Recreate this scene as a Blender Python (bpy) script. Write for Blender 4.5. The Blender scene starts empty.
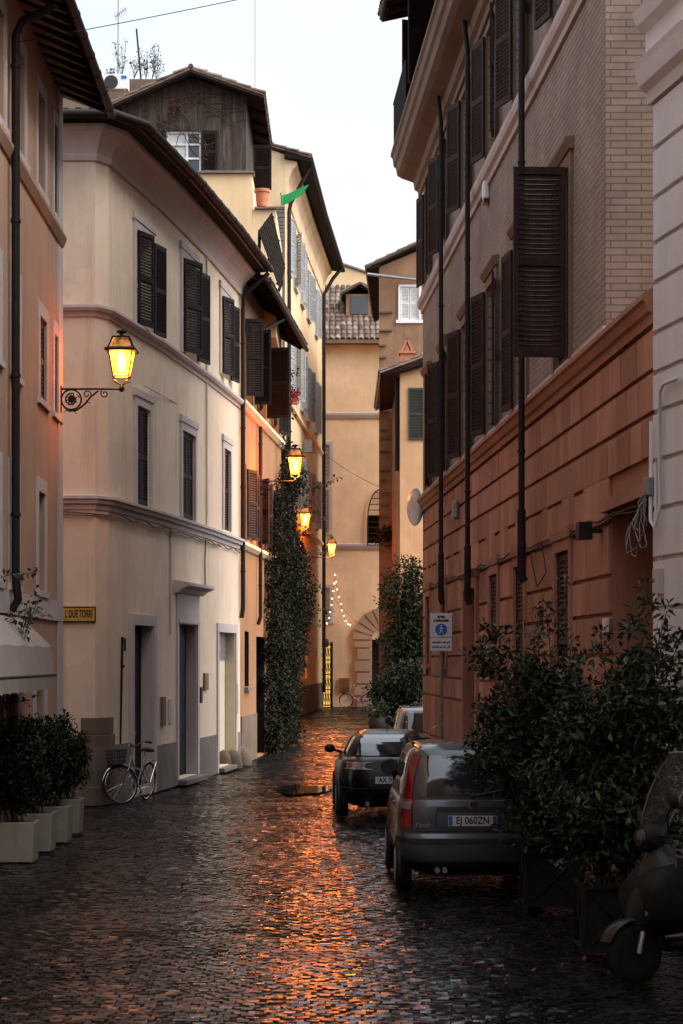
import bpy, math, random
import numpy as np
from mathutils import Vector, Matrix

random.seed(7)
S = bpy.context.scene
COL = S.collection
R = math.radians
F, CX, HY, EYE = 2000.0, 341.5, 658.0, 2.55      # focal length in pixels, principal column, horizon row, eye height

# ------------------------------------------------------------------ camera, sky, sun, exposure
cam = bpy.data.cameras.new('camera')
cam.sensor_width = 36.0
cam.lens = 36.0 * F / 1024.0
cam.shift_y = (HY - 512.0) / 1024.0
cam.clip_start, cam.clip_end = 0.1, 3000
camo = bpy.data.objects.new('camera', cam)
COL.objects.link(camo)
camo.location = (0, 0, EYE)
camo.rotation_euler = (R(90), 0, 0)
S.camera = camo

ZENITH = 1.6
SUN_EL, SUN_AZ = 46.0, 110.0                      # azimuth clockwise from +Y: behind the camera, to the right
w = bpy.data.worlds.new('World')
S.world = w
w.use_nodes = True
nt = w.node_tree
nt.nodes.clear()
sky = nt.nodes.new('ShaderNodeTexSky')
sky.sky_type = 'NISHITA'
sky.sun_disc = False
sky.sun_elevation = R(SUN_EL)
sky.sun_rotation = R(SUN_AZ)
sky.air_density, sky.dust_density, sky.ozone_density = 1.0, 3.0, 1.0
hs = nt.nodes.new('ShaderNodeHueSaturation')
hs.inputs['Saturation'].default_value = 0.33
bgn = nt.nodes.new('ShaderNodeBackground')
bgn.inputs['Strength'].default_value = 0.14
wo = nt.nodes.new('ShaderNodeOutputWorld')
nt.links.new(sky.outputs[0], hs.inputs['Color'])
# overcast brightening towards the zenith (cloud deck): a factor of the sky direction's height
tcw = nt.nodes.new('ShaderNodeTexCoord')
sxyz = nt.nodes.new('ShaderNodeSeparateXYZ')
nt.links.new(tcw.outputs['Generated'], sxyz.inputs[0])
mr = nt.nodes.new('ShaderNodeMapRange')
mr.interpolation_type = 'SMOOTHSTEP'
mr.inputs['From Min'].default_value, mr.inputs['From Max'].default_value = 0.22, 0.75
mr.inputs['To Min'].default_value, mr.inputs['To Max'].default_value = 1.0, ZENITH
nt.links.new(sxyz.outputs['Z'], mr.inputs['Value'])
mul = nt.nodes.new('ShaderNodeVectorMath')
mul.operation = 'SCALE'
cn = nt.nodes.new('ShaderNodeTexNoise')
cn.inputs['Scale'].default_value, cn.inputs['Detail'].default_value = 5.0, 5.0
cmap = nt.nodes.new('ShaderNodeMapping')
cmap.inputs['Scale'].default_value = (1, 1, 2.6)
nt.links.new(tcw.outputs['Generated'], cmap.inputs['Vector'])
nt.links.new(cmap.outputs[0], cn.inputs['Vector'])
crp = nt.nodes.new('ShaderNodeMapRange')
crp.inputs['From Min'].default_value, crp.inputs['From Max'].default_value = 0.3, 0.7
crp.inputs['To Min'].default_value, crp.inputs['To Max'].default_value = 0.93, 1.08
nt.links.new(cn.outputs['Fac'], crp.inputs['Value'])
cmul = nt.nodes.new('ShaderNodeVectorMath')
cmul.operation = 'SCALE'
nt.links.new(hs.outputs[0], cmul.inputs[0])
nt.links.new(crp.outputs[0], cmul.inputs['Scale'])
nt.links.new(cmul.outputs[0], mul.inputs[0])
nt.links.new(mr.outputs[0], mul.inputs['Scale'])
nt.links.new(mul.outputs[0], bgn.inputs['Color'])
nt.links.new(bgn.outputs[0], wo.inputs[0])

sl = bpy.data.lights.new('sun', 'SUN')
sl.energy, sl.angle, sl.color = 0.85, R(60), (1.0, 0.97, 0.94)
so = bpy.data.objects.new('sun', sl)
COL.objects.link(so)
so.rotation_euler = (R(90 - SUN_EL), 0, R(180 - SUN_AZ) + math.pi * 0)
_d = Vector((math.sin(R(SUN_AZ)) * math.cos(R(SUN_EL)), math.cos(R(SUN_AZ)) * math.cos(R(SUN_EL)), math.sin(R(SUN_EL))))
so.rotation_euler = _d.to_track_quat('Z', 'Y').to_euler()

S.view_settings.view_transform = 'Standard'
S.view_settings.look = 'None'
S.view_settings.exposure = 1.12
S.view_settings.gamma = 1.0
S.view_settings.use_curve_mapping = False
S.render.engine = 'CYCLES'
S.cycles.use_denoising = True
S.cycles.max_bounces = 8
S.cycles.diffuse_bounces = 4
S.cycles.glossy_bounces = 4
S.cycles.transparent_max_bounces = 12
S.cycles.caustics_reflective = False
S.cycles.caustics_refractive = False
S.cycles.sample_clamp_indirect = 10.0
LAMP_W = 170.0

# ------------------------------------------------------------------ materials
MATS = {}
def base_mat(name):
    m = bpy.data.materials.new(name)
    m.use_nodes = True
    n = m.node_tree
    return m, n, n.nodes['Principled BSDF']

def N(n, t, **kw):
    x = n.nodes.new(t)
    for k, v in kw.items():
        setattr(x, k, v)
    return x

def ramp(n, fac, stops):
    r = N(n, 'ShaderNodeValToRGB')
    el = r.color_ramp.elements
    while len(el) < len(stops):
        el.new(0.5)
    for e, (p, c) in zip(el, stops):
        e.position = p
        e.color = (*c, 1) if len(c) == 3 else c
    n.links.new(fac, r.inputs[0])
    return r.outputs[0]

def noise(n, vec, scale, detail=5, rough=0.6):
    t = N(n, 'ShaderNodeTexNoise')
    t.inputs['Scale'].default_value = scale
    t.inputs['Detail'].default_value = detail
    t.inputs['Roughness'].default_value = rough
    n.links.new(vec, t.inputs['Vector'])
    return t.outputs['Fac']

def mapped(n, scale=(1, 1, 1), kind='Object'):
    tc = N(n, 'ShaderNodeTexCoord')
    mp = N(n, 'ShaderNodeMapping')
    mp.inputs['Scale'].default_value = scale
    n.links.new(tc.outputs[kind], mp.inputs['Vector'])
    return mp.outputs[0]

def mix(n, fac, a, b, mode='MIX'):
    m = N(n, 'ShaderNodeMix', data_type='RGBA', blend_type=mode)
    if isinstance(fac, float):
        m.inputs[0].default_value = fac
    else:
        n.links.new(fac, m.inputs[0])
    for i, v in ((6, a), (7, b)):
        if isinstance(v, (tuple, list)):
            m.inputs[i].default_value = (*v[:3], 1)
        else:
            n.links.new(v, m.inputs[i])
    return m.outputs[2]

def bump(n, p, h, strength, dist=0.02):
    b = N(n, 'ShaderNodeBump')
    b.inputs['Strength'].default_value = strength
    b.inputs['Distance'].default_value = dist
    n.links.new(h, b.inputs['Height'])
    n.links.new(b.outputs[0], p.inputs['Normal'])

def sc(c, k):
    return tuple(min(1, v * k) for v in c[:3])

def stucco(name, col, stain=0.35, rough=0.85, patch=0.16, tint=(0.9, 0.9, 1.0)):
    """painted plaster: broad patches, vertical rain streaks, fine grain"""
    m, n, p = base_mat(name)
    v = mapped(n)
    big = noise(n, v, 0.55, 6, 0.65)
    c = ramp(n, big, [(0.3, sc(col, 1 - patch)), (0.5, col), (0.72, sc(col, 1 + patch))])
    vs = mapped(n, (2.2, 2.2, 0.16))
    st = noise(n, vs, 1.6, 5, 0.7)
    stf = ramp(n, st, [(0.52, (0, 0, 0)), (0.78, (stain, stain, stain))])
    c = mix(n, stf, c, tuple(a * b * 0.5 for a, b in zip(col, tint)))
    blot = noise(n, v, 2.7, 7, 0.75)
    bf = ramp(n, blot, [(0.56, (0, 0, 0)), (0.74, (stain * .7,) * 3)])
    c = mix(n, bf, c, sc(col, 0.62))
    rp = noise(n, v, 0.9, 3, 0.45)
    rf = ramp(n, rp, [(0.575, (0, 0, 0)), (0.59, (stain * .5,) * 3)])
    c = mix(n, rf, c, tuple(a * b for a, b in zip(col, (0.80, 0.78, 0.78))))
    n.links.new(c, p.inputs['Base Color'])
    p.inputs['Roughness'].default_value = rough
    p.inputs['Specular IOR Level'].default_value = 0.25
    fine = noise(n, v, 45, 4, 0.6)
    bump(n, p, fine, 0.35, 0.01)
    MATS[name] = m
    return m

def paint(name, col, rough=0.5, var=0.25, scale=9, metal=0.0, spec=0.5, bmp=0.0, coat=0.0):
    m, n, p = base_mat(name)
    v = mapped(n)
    f = noise(n, v, scale, 5, 0.65)
    c = ramp(n, f, [(0.3, sc(col, 1 - var)), (0.7, sc(col, 1 + var))])
    n.links.new(c, p.inputs['Base Color'])
    p.inputs['Roughness'].default_value = rough
    p.inputs['Metallic'].default_value = metal
    p.inputs['Specular IOR Level'].default_value = spec
    p.inputs['Coat Weight'].default_value = coat
    p.inputs['Coat Roughness'].default_value = 0.06
    if bmp:
        bump(n, p, noise(n, v, scale * 4, 4), bmp, 0.01)
    MATS[name] = m
    return m

def emit(name, col, strength, base=(0.5, 0.4, 0.3)):
    m, n, p = base_mat(name)
    v = mapped(n)
    f = noise(n, v, 14, 3)
    c = ramp(n, f, [(0.3, sc(col, 0.75)), (0.7, col)])
    n.links.new(c, p.inputs['Emission Color'])
    p.inputs['Base Color'].default_value = (*base, 1)
    p.inputs['Emission Strength'].default_value = strength
    MATS[name] = m
    return m

def leaf_mat(name, c0, c1, c2, rough=0.35, spec=0.22):
    m, n, p = base_mat(name)
    g = N(n, 'ShaderNodeNewGeometry')
    c = ramp(n, g.outputs['Random Per Island'], [(0.0, c0), (0.6, c1), (0.97, c2)])
    n.links.new(c, p.inputs['Base Color'])
    p.inputs['Roughness'].default_value = rough + .1
    p.inputs['Specular IOR Level'].default_value = spec
    MATS[name] = m
    return m

stucco('cream', (0.71, 0.57, 0.43), 0.6, patch=0.10)
stucco('orange_plaster', (0.42, 0.265, 0.18), 0.55)
stucco('deep_orange', (0.33, 0.165, 0.078), 0.5)
stucco('yellow', (0.72, 0.52, 0.31), 0.25, patch=0.1)
stucco('ochre', (0.82, 0.60, 0.38), 0.3)
stucco('rusty', (0.26, 0.155, 0.095), 0.7, patch=0.3)
stucco('red', (0.36, 0.165, 0.105), 0.6, patch=0.22)
def red_blocks():
    m = stucco('red_block', (0.40, 0.185, 0.118), 0.65, patch=0.26)
    n = m.node_tree
    p = n.nodes['Principled BSDF']
    src = p.inputs['Base Color'].links[0].from_socket
    g = N(n, 'ShaderNodeNewGeometry')
    t = ramp(n, g.outputs['Random Per Island'], [(0.0, (0.80, 0.78, 0.78)), (0.6, (1.0, 1.0, 1.0)), (1.0, (1.16, 1.2, 1.22))])
    n.links.new(mix(n, 1.0, src, t, 'MULTIPLY'), p.inputs['Base Color'])
red_blocks()
stucco('red_groove', (0.09, 0.05, 0.04), 0.4)
stucco('white_stone', (0.66, 0.64, 0.64), 0.25, patch=0.08)
stucco('trim', (0.50, 0.44, 0.42), 0.35, patch=0.1)
stucco('cornice', (0.52, 0.43, 0.39), 0.35, patch=0.1)
stucco('travertine', (0.18, 0.15, 0.13), 0.7, patch=0.35)
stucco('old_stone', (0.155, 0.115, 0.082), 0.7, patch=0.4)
paint('shutter_brown', (0.085, 0.05, 0.04), 0.75, 0.4, spec=.15)
stucco('brown_cornice', (0.19, 0.125, 0.085), 0.5, patch=0.2)
stucco('cream_door', (0.62, 0.55, 0.40), 0.2)
stucco('planter_cream', (0.31, 0.275, 0.22), 0.7, patch=0.2)
stucco('tan', (0.50, 0.32, 0.18), 0.4)
stucco('portal_stone', (0.42, 0.29, 0.20), 0.4, patch=0.2)
stucco('canvas', (0.30, 0.262, 0.235), 0.6, patch=0.12)
paint('shutter', (0.016, 0.010, 0.009), 0.7, 0.5, spec=.14)
paint('shutter_red', (0.034, 0.017, 0.014), 0.7, 0.45, spec=.16)
paint('shutter_grey', (0.26, 0.27, 0.27), 0.6, 0.2)
paint('shutter_green', (0.04, 0.052, 0.045), 0.7, 0.3, spec=.2)
paint('dark_wood', (0.016, 0.011, 0.009), 0.85, 0.5, bmp=0.4, spec=.1)
paint('door_wood', (0.014, 0.010, 0.009), 0.7, 0.5, spec=.2)
paint('iron', (0.012, 0.011, 0.011), 0.6, 0.4, spec=.2)
paint('pipe', (0.016, 0.012, 0.011), 0.6, 0.45, spec=.2)
paint('grey_metal', (0.22, 0.22, 0.22), 0.45, 0.2, metal=0.4)
paint('white_paint', (0.72, 0.73, 0.74), 0.5, 0.1)
paint('sign_white', (0.62, 0.63, 0.64), 0.45, 0.08)
paint('sign_yellow', (0.50, 0.31, 0.03), 0.5, 0.15)
paint('sign_blue', (0.015, 0.13, 0.42), 0.4, 0.1)
paint('ink', (0.012, 0.012, 0.014), 0.7, 0.1, spec=.25)
paint('brass', (0.22, 0.13, 0.05), 0.45, 0.3, metal=0.5)
paint('terracotta', (0.50, 0.17, 0.08), 0.8, 0.2)
paint('green_cloth', (0.03, 0.42, 0.12), 0.8, 0.1)
paint('red_cloth', (0.45, 0.02, 0.03), 0.7, 0.2)
paint('rubber', (0.010, 0.010, 0.010), 0.8, 0.3, spec=.25)
paint('chrome', (0.62, 0.62, 0.62), 0.16, 0.05, metal=1.0)
paint('steel', (0.40, 0.40, 0.40), 0.35, 0.15, metal=0.7)
paint('car_grey', (0.070, 0.078, 0.092), 0.32, 0.06, metal=0.35, coat=0.8)
paint('car_black', (0.005, 0.005, 0.006), 0.22, 0.1, spec=.2, coat=0.0)
paint('car_silver', (0.24, 0.25, 0.26), 0.3, 0.06, metal=0.4, coat=0.8)
paint('car_glass', (0.02, 0.026, 0.03), 0.04, 0.05, spec=1.0, coat=1.0)
paint('trim_black', (0.014, 0.014, 0.014), 0.55, 0.2)
paint('lamp_red', (0.24, 0.004, 0.006), 0.15, 0.15, coat=0.6)
paint('lamp_dark_red', (0.12, 0.005, 0.006), 0.15, 0.15, coat=0.6)
paint('lamp_clear', (0.20, 0.16, 0.155), 0.15, 0.1, coat=0.8)
paint('window_glass', (0.03, 0.035, 0.04), 0.05, 0.1, spec=0.8)
paint('pink_paint', (0.50, 0.22, 0.24), 0.4, 0.1)
paint('leather', (0.008, 0.008, 0.008), 0.6, 0.25, spec=.2)
paint('scooter_black', (0.008, 0.008, 0.009), 0.4, 0.1, spec=.3, coat=0.15)
paint('bark', (0.07, 0.05, 0.035), 0.9, 0.4, bmp=0.5)
paint('soil', (0.03, 0.02, 0.015), 0.95, 0.3)
paint('planter_iron', (0.012, 0.012, 0.012), 0.7, 0.4, spec=.2)
paint('tile_white', (0.55, 0.56, 0.55), 0.5, 0.1)
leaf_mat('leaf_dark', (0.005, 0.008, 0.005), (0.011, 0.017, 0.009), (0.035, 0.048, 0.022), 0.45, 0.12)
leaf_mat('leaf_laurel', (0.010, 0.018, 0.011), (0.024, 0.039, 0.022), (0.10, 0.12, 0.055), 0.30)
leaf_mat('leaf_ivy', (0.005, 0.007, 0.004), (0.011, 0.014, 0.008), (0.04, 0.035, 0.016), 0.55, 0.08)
leaf_mat('leaf_dry', (0.05, 0.03, 0.015), (0.10, 0.05, 0.025), (0.25, 0.05, 0.03), 0.7)
leaf_mat('leaf_grass', (0.05, 0.07, 0.02), (0.10, 0.12, 0.04), (0.20, 0.16, 0.06), 0.7)
emit('bulb_warm', (1.0, 0.45, 0.08), 30)
emit('bulb_small', (1.0, 0.62, 0.42), 4)
emit('door_glow', (1.0, 0.60, 0.13), 0.45)
emit('tail_glow', (1.0, 0.30, 0.05), 1.4, (0.4, 0.1, 0.02))

def glass_lamp():
    m, n, p = base_mat('lamp_glass')
    out = n.nodes['Material Output']
    n.nodes.remove(p)
    tr = N(n, 'ShaderNodeBsdfTransparent')
    tr.inputs['Color'].default_value = (0.62, 0.36, 0.13, 1)
    em = N(n, 'ShaderNodeEmission')
    f = noise(n, mapped(n), 9, 5, 0.7)
    c = ramp(n, f, [(0.36, (0.07, 0.007, 0.0003)), (0.48, (0.45, 0.07, 0.003)), (0.63, (1.0, 0.28, 0.012))])
    n.links.new(c, em.inputs['Color'])
    em.inputs['Strength'].default_value = 24.0
    ad = N(n, 'ShaderNodeAddShader')
    n.links.new(tr.outputs[0], ad.inputs[0])
    n.links.new(em.outputs[0], ad.inputs[1])
    n.links.new(ad.outputs[0], out.inputs[0])
    MATS['lamp_glass'] = m
    m2, n, p = base_mat('lamp_cap_glass')
    out = n.nodes['Material Output']
    n.nodes.remove(p)
    tr = N(n, 'ShaderNodeBsdfTransparent')
    tr.inputs['Color'].default_value = (0.6, 0.5, 0.4, 1)
    em = N(n, 'ShaderNodeEmission')
    f = noise(n, mapped(n), 7, 4, 0.7)
    c = ramp(n, f, [(0.38, (0.03, 0.012, 0.006)), (0.7, (0.75, 0.28, 0.07))])
    n.links.new(c, em.inputs['Color'])
    em.inputs['Strength'].default_value = 0.55
    ad = N(n, 'ShaderNodeAddShader')
    n.links.new(tr.outputs[0], ad.inputs[0])
    n.links.new(em.outputs[0], ad.inputs[1])
    n.links.new(ad.outputs[0], out.inputs[0])
    MATS['lamp_cap_glass'] = m2
glass_lamp()

def clear_mat():
    m, n, p = base_mat('clear_plastic')
    out = n.nodes['Material Output']
    tr = N(n, 'ShaderNodeBsdfTransparent')
    tr.inputs['Color'].default_value = (0.75, 0.75, 0.74, 1)
    p.inputs['Base Color'].default_value = (0.10, 0.10, 0.10, 1)
    p.inputs['Roughness'].default_value = 0.25
    mx = N(n, 'ShaderNodeMixShader')
    mx.inputs[0].default_value = 0.22
    n.links.new(tr.outputs[0], mx.inputs[1])
    n.links.new(p.outputs[0], mx.inputs[2])
    n.links.new(mx.outputs[0], out.inputs[0])
    MATS['clear_plastic'] = m
clear_mat()

def brick_mat():
    m, n, p = base_mat('brick')
    v = mapped(n, (1, 1, 1), 'UV')
    b = N(n, 'ShaderNodeTexBrick')
    b.offset = 0.5
    b.inputs['Color1'].default_value = (0.30, 0.23, 0.19, 1)
    b.inputs['Color2'].default_value = (0.35, 0.272, 0.227, 1)
    b.inputs['Mortar'].default_value = (0.17, 0.13, 0.11, 1)
    b.inputs['Scale'].default_value = 1.0
    b.inputs['Mortar Size'].default_value = 0.008
    b.inputs['Brick Width'].default_value = 0.32
    b.inputs['Row Height'].default_value = 0.074
    b.inputs['Bias'].default_value = -0.1
    n.links.new(v, b.inputs['Vector'])
    vo = mapped(n)
    f = noise(n, vo, 0.8, 6, 0.7)
    d = ramp(n, f, [(0.35, (0.72, 0.70, 0.70)), (0.65, (1.12, 1.08, 1.02))])
    c = mix(n, 1.0, b.outputs['Color'], d, 'MULTIPLY')
    n.links.new(c, p.inputs['Base Color'])
    p.inputs['Roughness'].default_value = 0.85
    p.inputs['Specular IOR Level'].default_value = 0.25
    bump(n, p, b.outputs['Fac'], -0.8, 0.02)
    MATS['brick'] = m
brick_mat()

def plank_mat():
    m, n, p = base_mat('weathered_planks')
    v = mapped(n, (1, 1, 1))
    sep = N(n, 'ShaderNodeSeparateXYZ')
    n.links.new(v, sep.inputs[0])
    vs = mapped(n, (7, 7, 0.5))
    f = noise(n, vs, 1.6, 6, 0.7)
    c = ramp(n, f, [(0.28, (0.016, 0.010, 0.007)), (0.5, (0.050, 0.032, 0.024)), (0.76, (0.16, 0.125, 0.10))])
    wv = N(n, 'ShaderNodeTexWave', wave_type='BANDS', bands_direction='X', wave_profile='SAW')
    wv.inputs['Scale'].default_value = 1.7
    wv.inputs['Distortion'].default_value = 0.25
    n.links.new(v, wv.inputs['Vector'])
    g = ramp(n, wv.outputs['Fac'], [(0.0, (0.25,) * 3), (0.08, (1,) * 3)])
    c = mix(n, 1.0, c, g, 'MULTIPLY')
    n.links.new(c, p.inputs['Base Color'])
    p.inputs['Roughness'].default_value = 0.9
    bump(n, p, wv.outputs['Fac'], 0.5, 0.02)
    MATS['weathered_planks'] = m
plank_mat()

def tile_mat():
    m, n, p = base_mat('roof_tile')
    g = N(n, 'ShaderNodeNewGeometry')
    c = ramp(n, g.outputs['Random Per Island'], [(0.0, (0.08, 0.05, 0.035)), (0.4, (0.17, 0.10, 0.07)), (0.75, (0.25, 0.18, 0.135)), (1.0, (0.36, 0.29, 0.24))])
    f = noise(n, mapped(n), 5, 5, 0.7)
    d = ramp(n, f, [(0.35, (0.45, 0.45, 0.42)), (0.65, (1.05, 1.05, 1.05))])
    c = mix(n, 1.0, c, d, 'MULTIPLY')
    n.links.new(c, p.inputs['Base Color'])
    p.inputs['Roughness'].default_value = 0.85
    MATS['roof_tile'] = m
tile_mat()

def cobble_mat():
    m, n, p = base_mat('wet_basalt')
    g = N(n, 'ShaderNodeNewGeometry')
    v = mapped(n)
    c = ramp(n, g.outputs['Random Per Island'], [(0.0, (0.006, 0.006, 0.006)), (0.6, (0.013, 0.012, 0.012)), (1.0, (0.030, 0.027, 0.026))])
    f = noise(n, v, 0.35, 4, 0.6)
    d = ramp(n, f, [(0.35, (0.6,) * 3), (0.65, (1.1,) * 3)])
    c = mix(n, 1.0, c, d, 'MULTIPLY')
    n.links.new(c, p.inputs['Base Color'])
    ro = noise(n, v, 0.9, 5, 0.65)
    r2 = ramp(n, ro, [(0.38, (0.13,) * 3), (0.64, (0.30,) * 3)])
    n.links.new(r2, p.inputs['Roughness'])
    p.inputs['Specular IOR Level'].default_value = 0.5
    bump(n, p, noise(n, v, 30, 4, 0.7), 0.16, 0.005)
    MATS['wet_basalt'] = m
    m, n, p = base_mat('wet_grit')
    v = mapped(n)
    c = ramp(n, noise(n, v, 12, 6, 0.7), [(0.3, (0.010, 0.009, 0.009)), (0.7, (0.03, 0.027, 0.024))])
    n.links.new(c, p.inputs['Base Color'])
    p.inputs['Roughness'].default_value = 0.6
    bump(n, p, noise(n, v, 60, 4), 0.4, 0.01)
    MATS['wet_grit'] = m
    m, n, p = base_mat('puddle_water')
    p.inputs['Base Color'].default_value = (0.012, 0.011, 0.010, 1)
    p.inputs['Roughness'].default_value = 0.03
    p.inputs['IOR'].default_value = 1.33
    bump(n, p, noise(n, mapped(n), 6, 2), 0.03, 0.01)
    MATS['puddle_water'] = m
cobble_mat()

# ------------------------------------------------------------------ mesh helpers
class MB:
    """collects faces, then links them as ONE mesh object"""
    def __init__(s):
        s.v, s.f, s.mi, s.uv = [], [], [], []
    def add(s, vs, fs, mi=0, uvs=None):
        b = len(s.v)
        s.v += [tuple(x) for x in vs]
        for k, f in enumerate(fs):
            s.f.append(tuple(i + b for i in f))
            s.mi.append(mi)
            s.uv.append(uvs[k] if uvs else None)
        return s
    def hexa(s, p, mi=0):
        return s.add(p, [(0, 3, 2, 1), (4, 5, 6, 7), (0, 1, 5, 4), (1, 2, 6, 5), (2, 3, 7, 6), (3, 0, 4, 7)], mi)
    def box(s, x0, x1, y0, y1, z0, z1, mi=0):
        return s.hexa([(x0, y0, z0), (x1, y0, z0), (x1, y1, z0), (x0, y1, z0), (x0, y0, z1), (x1, y0, z1), (x1, y1, z1), (x0, y1, z1)], mi)
    def obox(s, O, ex, ey, ez, x0, x1, y0, y1, z0, z1, mi=0):
        P = lambda x, y, z: tuple(O + ex * x + ey * y + ez * z)
        return s.hexa([P(x0, y0, z0), P(x1, y0, z0), P(x1, y1, z0), P(x0, y1, z0), P(x0, y0, z1), P(x1, y0, z1), P(x1, y1, z1), P(x0, y1, z1)], mi)
    def tube(s, pts, r, n=8, mi=0, closed=False, r1=None):
        pts = [Vector(p) for p in pts]
        m = len(pts)
        rings, prev = [], None
        for i, p in enumerate(pts):
            if closed:
                t = pts[(i + 1) % m] - pts[i - 1]
            else:
                t = pts[min(i + 1, m - 1)] - pts[max(i - 1, 0)]
            if t.length < 1e-9:
                t = Vector((0, 0, 1))
            t.normalize()
            if prev is None:
                a = Vector((0, 0, 1)) if abs(t.z) < 0.9 else Vector((1, 0, 0))
                x = t.cross(a).normalized()
            else:
                x = (prev - t * prev.dot(t))
                x = x.normalized() if x.length > 1e-6 else t.orthogonal().normalized()
            prev = x
            y = t.cross(x)
            rr = r if r1 is None else r + (r1 - r) * i / max(1, m - 1)
            rings.append([p + x * rr * math.cos(2 * math.pi * k / n) + y * rr * math.sin(2 * math.pi * k / n) for k in range(n)])
        vs = [v for rg in rings for v in rg]
        fs = []
        for i in range(m if closed else m - 1):
            j = (i + 1) % m
            for k in range(n):
                fs.append((i * n + k, i * n + (k + 1) % n, j * n + (k + 1) % n, j * n + k))
        if not closed:
            fs.append(tuple(range(n))[::-1])
            fs.append(tuple((m - 1) * n + k for k in range(n)))
        return s.add(vs, fs, mi)
    def lathe(s, prof, c=(0, 0, 0), n=16, mi=0, axis='z', a0=0.0, sx=1.0):
        vs, fs = [], []
        for (r, h) in prof:
            for k in range(n):
                a = a0 + 2 * math.pi * k / n
                q = (r * math.cos(a), r * math.sin(a), h)
                if axis == 'x': q = (q[2], q[0], q[1])
                elif axis == 'y': q = (q[0], q[2], q[1])
                vs.append((c[0] + q[0] * sx, c[1] + q[1], c[2] + q[2]))
        m = len(prof)
        for i in range(m - 1):
            for k in range(n):
                fs.append((i * n + k, i * n + (k + 1) % n, (i + 1) * n + (k + 1) % n, (i + 1) * n + k))
        fs.append(tuple(range(n))[::-1])
        fs.append(tuple((m - 1) * n + k for k in range(n)))
        return s.add(vs, fs, mi)
    def prism(s, poly, O, ex, ey, ez, d0, d1, mi=0):
        """extrude a 2-D outline (in ex, ez) along ey"""
        n = len(poly)
        vs = [O + ex * a + ez * b + ey * d0 for a, b in poly] + [O + ex * a + ez * b + ey * d1 for a, b in poly]
        fs = [tuple(range(n)), tuple(range(2 * n - 1, n - 1, -1))] + [(i, i + n, (i + 1) % n + n, (i + 1) % n) for i in range(n)]
        return s.add(vs, fs, mi)
    def quad(s, a, b, c, d, mi=0, uv=None):
        return s.add([a, b, c, d], [(0, 1, 2, 3)], mi, [uv] if uv else None)
    def build(s, name, mats, parent=None, smooth=None, bevel=0):
        me = bpy.data.meshes.new(name)
        off = Vector((0, 0, 0))
        q = parent
        while q is not None:
            off += q.location
            q = q.parent
        me.from_pydata([(v[0] - off.x, v[1] - off.y, v[2] - off.z) for v in s.v], [], s.f)
        if not isinstance(mats, (list, tuple)):
            mats = [mats]
        for m in mats:
            me.materials.append(MATS[m])
        me.polygons.foreach_set('material_index', s.mi)
        if any(u is not None for u in s.uv):
            l = me.uv_layers.new(name='UVMap').data
            for p, u in zip(me.polygons, s.uv):
                if u:
                    for li, c in zip(p.loop_indices, u):
                        l[li].uv = c
        if smooth is not None:
            me.polygons.foreach_set('use_smooth', [True] * len(me.polygons))
            if smooth < 180:
                me.set_sharp_from_angle(angle=R(smooth))
        me.update()
        o = bpy.data.objects.new(name, me)
        COL.objects.link(o)
        if parent:
            o.parent = parent
        if bevel:
            b = o.modifiers.new('bevel', 'BEVEL')
            b.width, b.segments, b.limit_method, b.angle_limit = bevel, 2, 'ANGLE', R(40)
        return o

def tag(o, label, cat, group=None):
    o['label'], o['category'] = label, cat
    if group:
        o['group'] = group
    return o

def thing(name, label, cat, loc=(0, 0, 0), group=None):
    o = bpy.data.objects.new(name, None)
    o.empty_display_size = 0.3
    COL.objects.link(o)
    o.location = loc
    return tag(o, label, cat, group)

def copy_tree(o, parent=None):
    c = o.copy()
    COL.objects.link(c)
    c.parent = parent
    for ch in list(o.children):
        copy_tree(ch, c)
    return c

def struct(o):
    o['kind'] = 'structure'
    return o

V = Vector
UX, UY, UZ = V((1, 0, 0)), V((0, 1, 0)), V((0, 0, 1))
def text(name, body, mat, parent, O, ex, ez, size, align='CENTER', bold=0.0, squeeze=1.0, th=0.002):
    cu = bpy.data.curves.new(name, 'FONT')
    cu.body, cu.size, cu.align_x, cu.align_y = body, size, align, 'CENTER'
    cu.extrude, cu.offset, cu.resolution_u = 0.0, bold, 4
    t = bpy.data.objects.new(name, cu)
    COL.objects.link(t)
    me = bpy.data.meshes.new_from_object(t.evaluated_get(bpy.context.evaluated_depsgraph_get()))
    ey = ez.cross(ex)          # points away from the reader when ex, ez are right and up
    mb = MB()
    vs = [O + ex * (v.co.x * squeeze) + ez * v.co.y - ey * th for v in me.vertices]
    mb.add(vs, [tuple(p.vertices) for p in me.polygons])
    bpy.data.objects.remove(t)
    bpy.data.meshes.remove(me)
    bpy.data.curves.remove(cu)
    return mb.build(name, mat, parent)

def gp(px, py, Y):
    """the point at distance Y that the photograph shows at (px, py)"""
    return V(((px - CX) / F * Y, Y, EYE + (HY - py) * Y / F))

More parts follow.
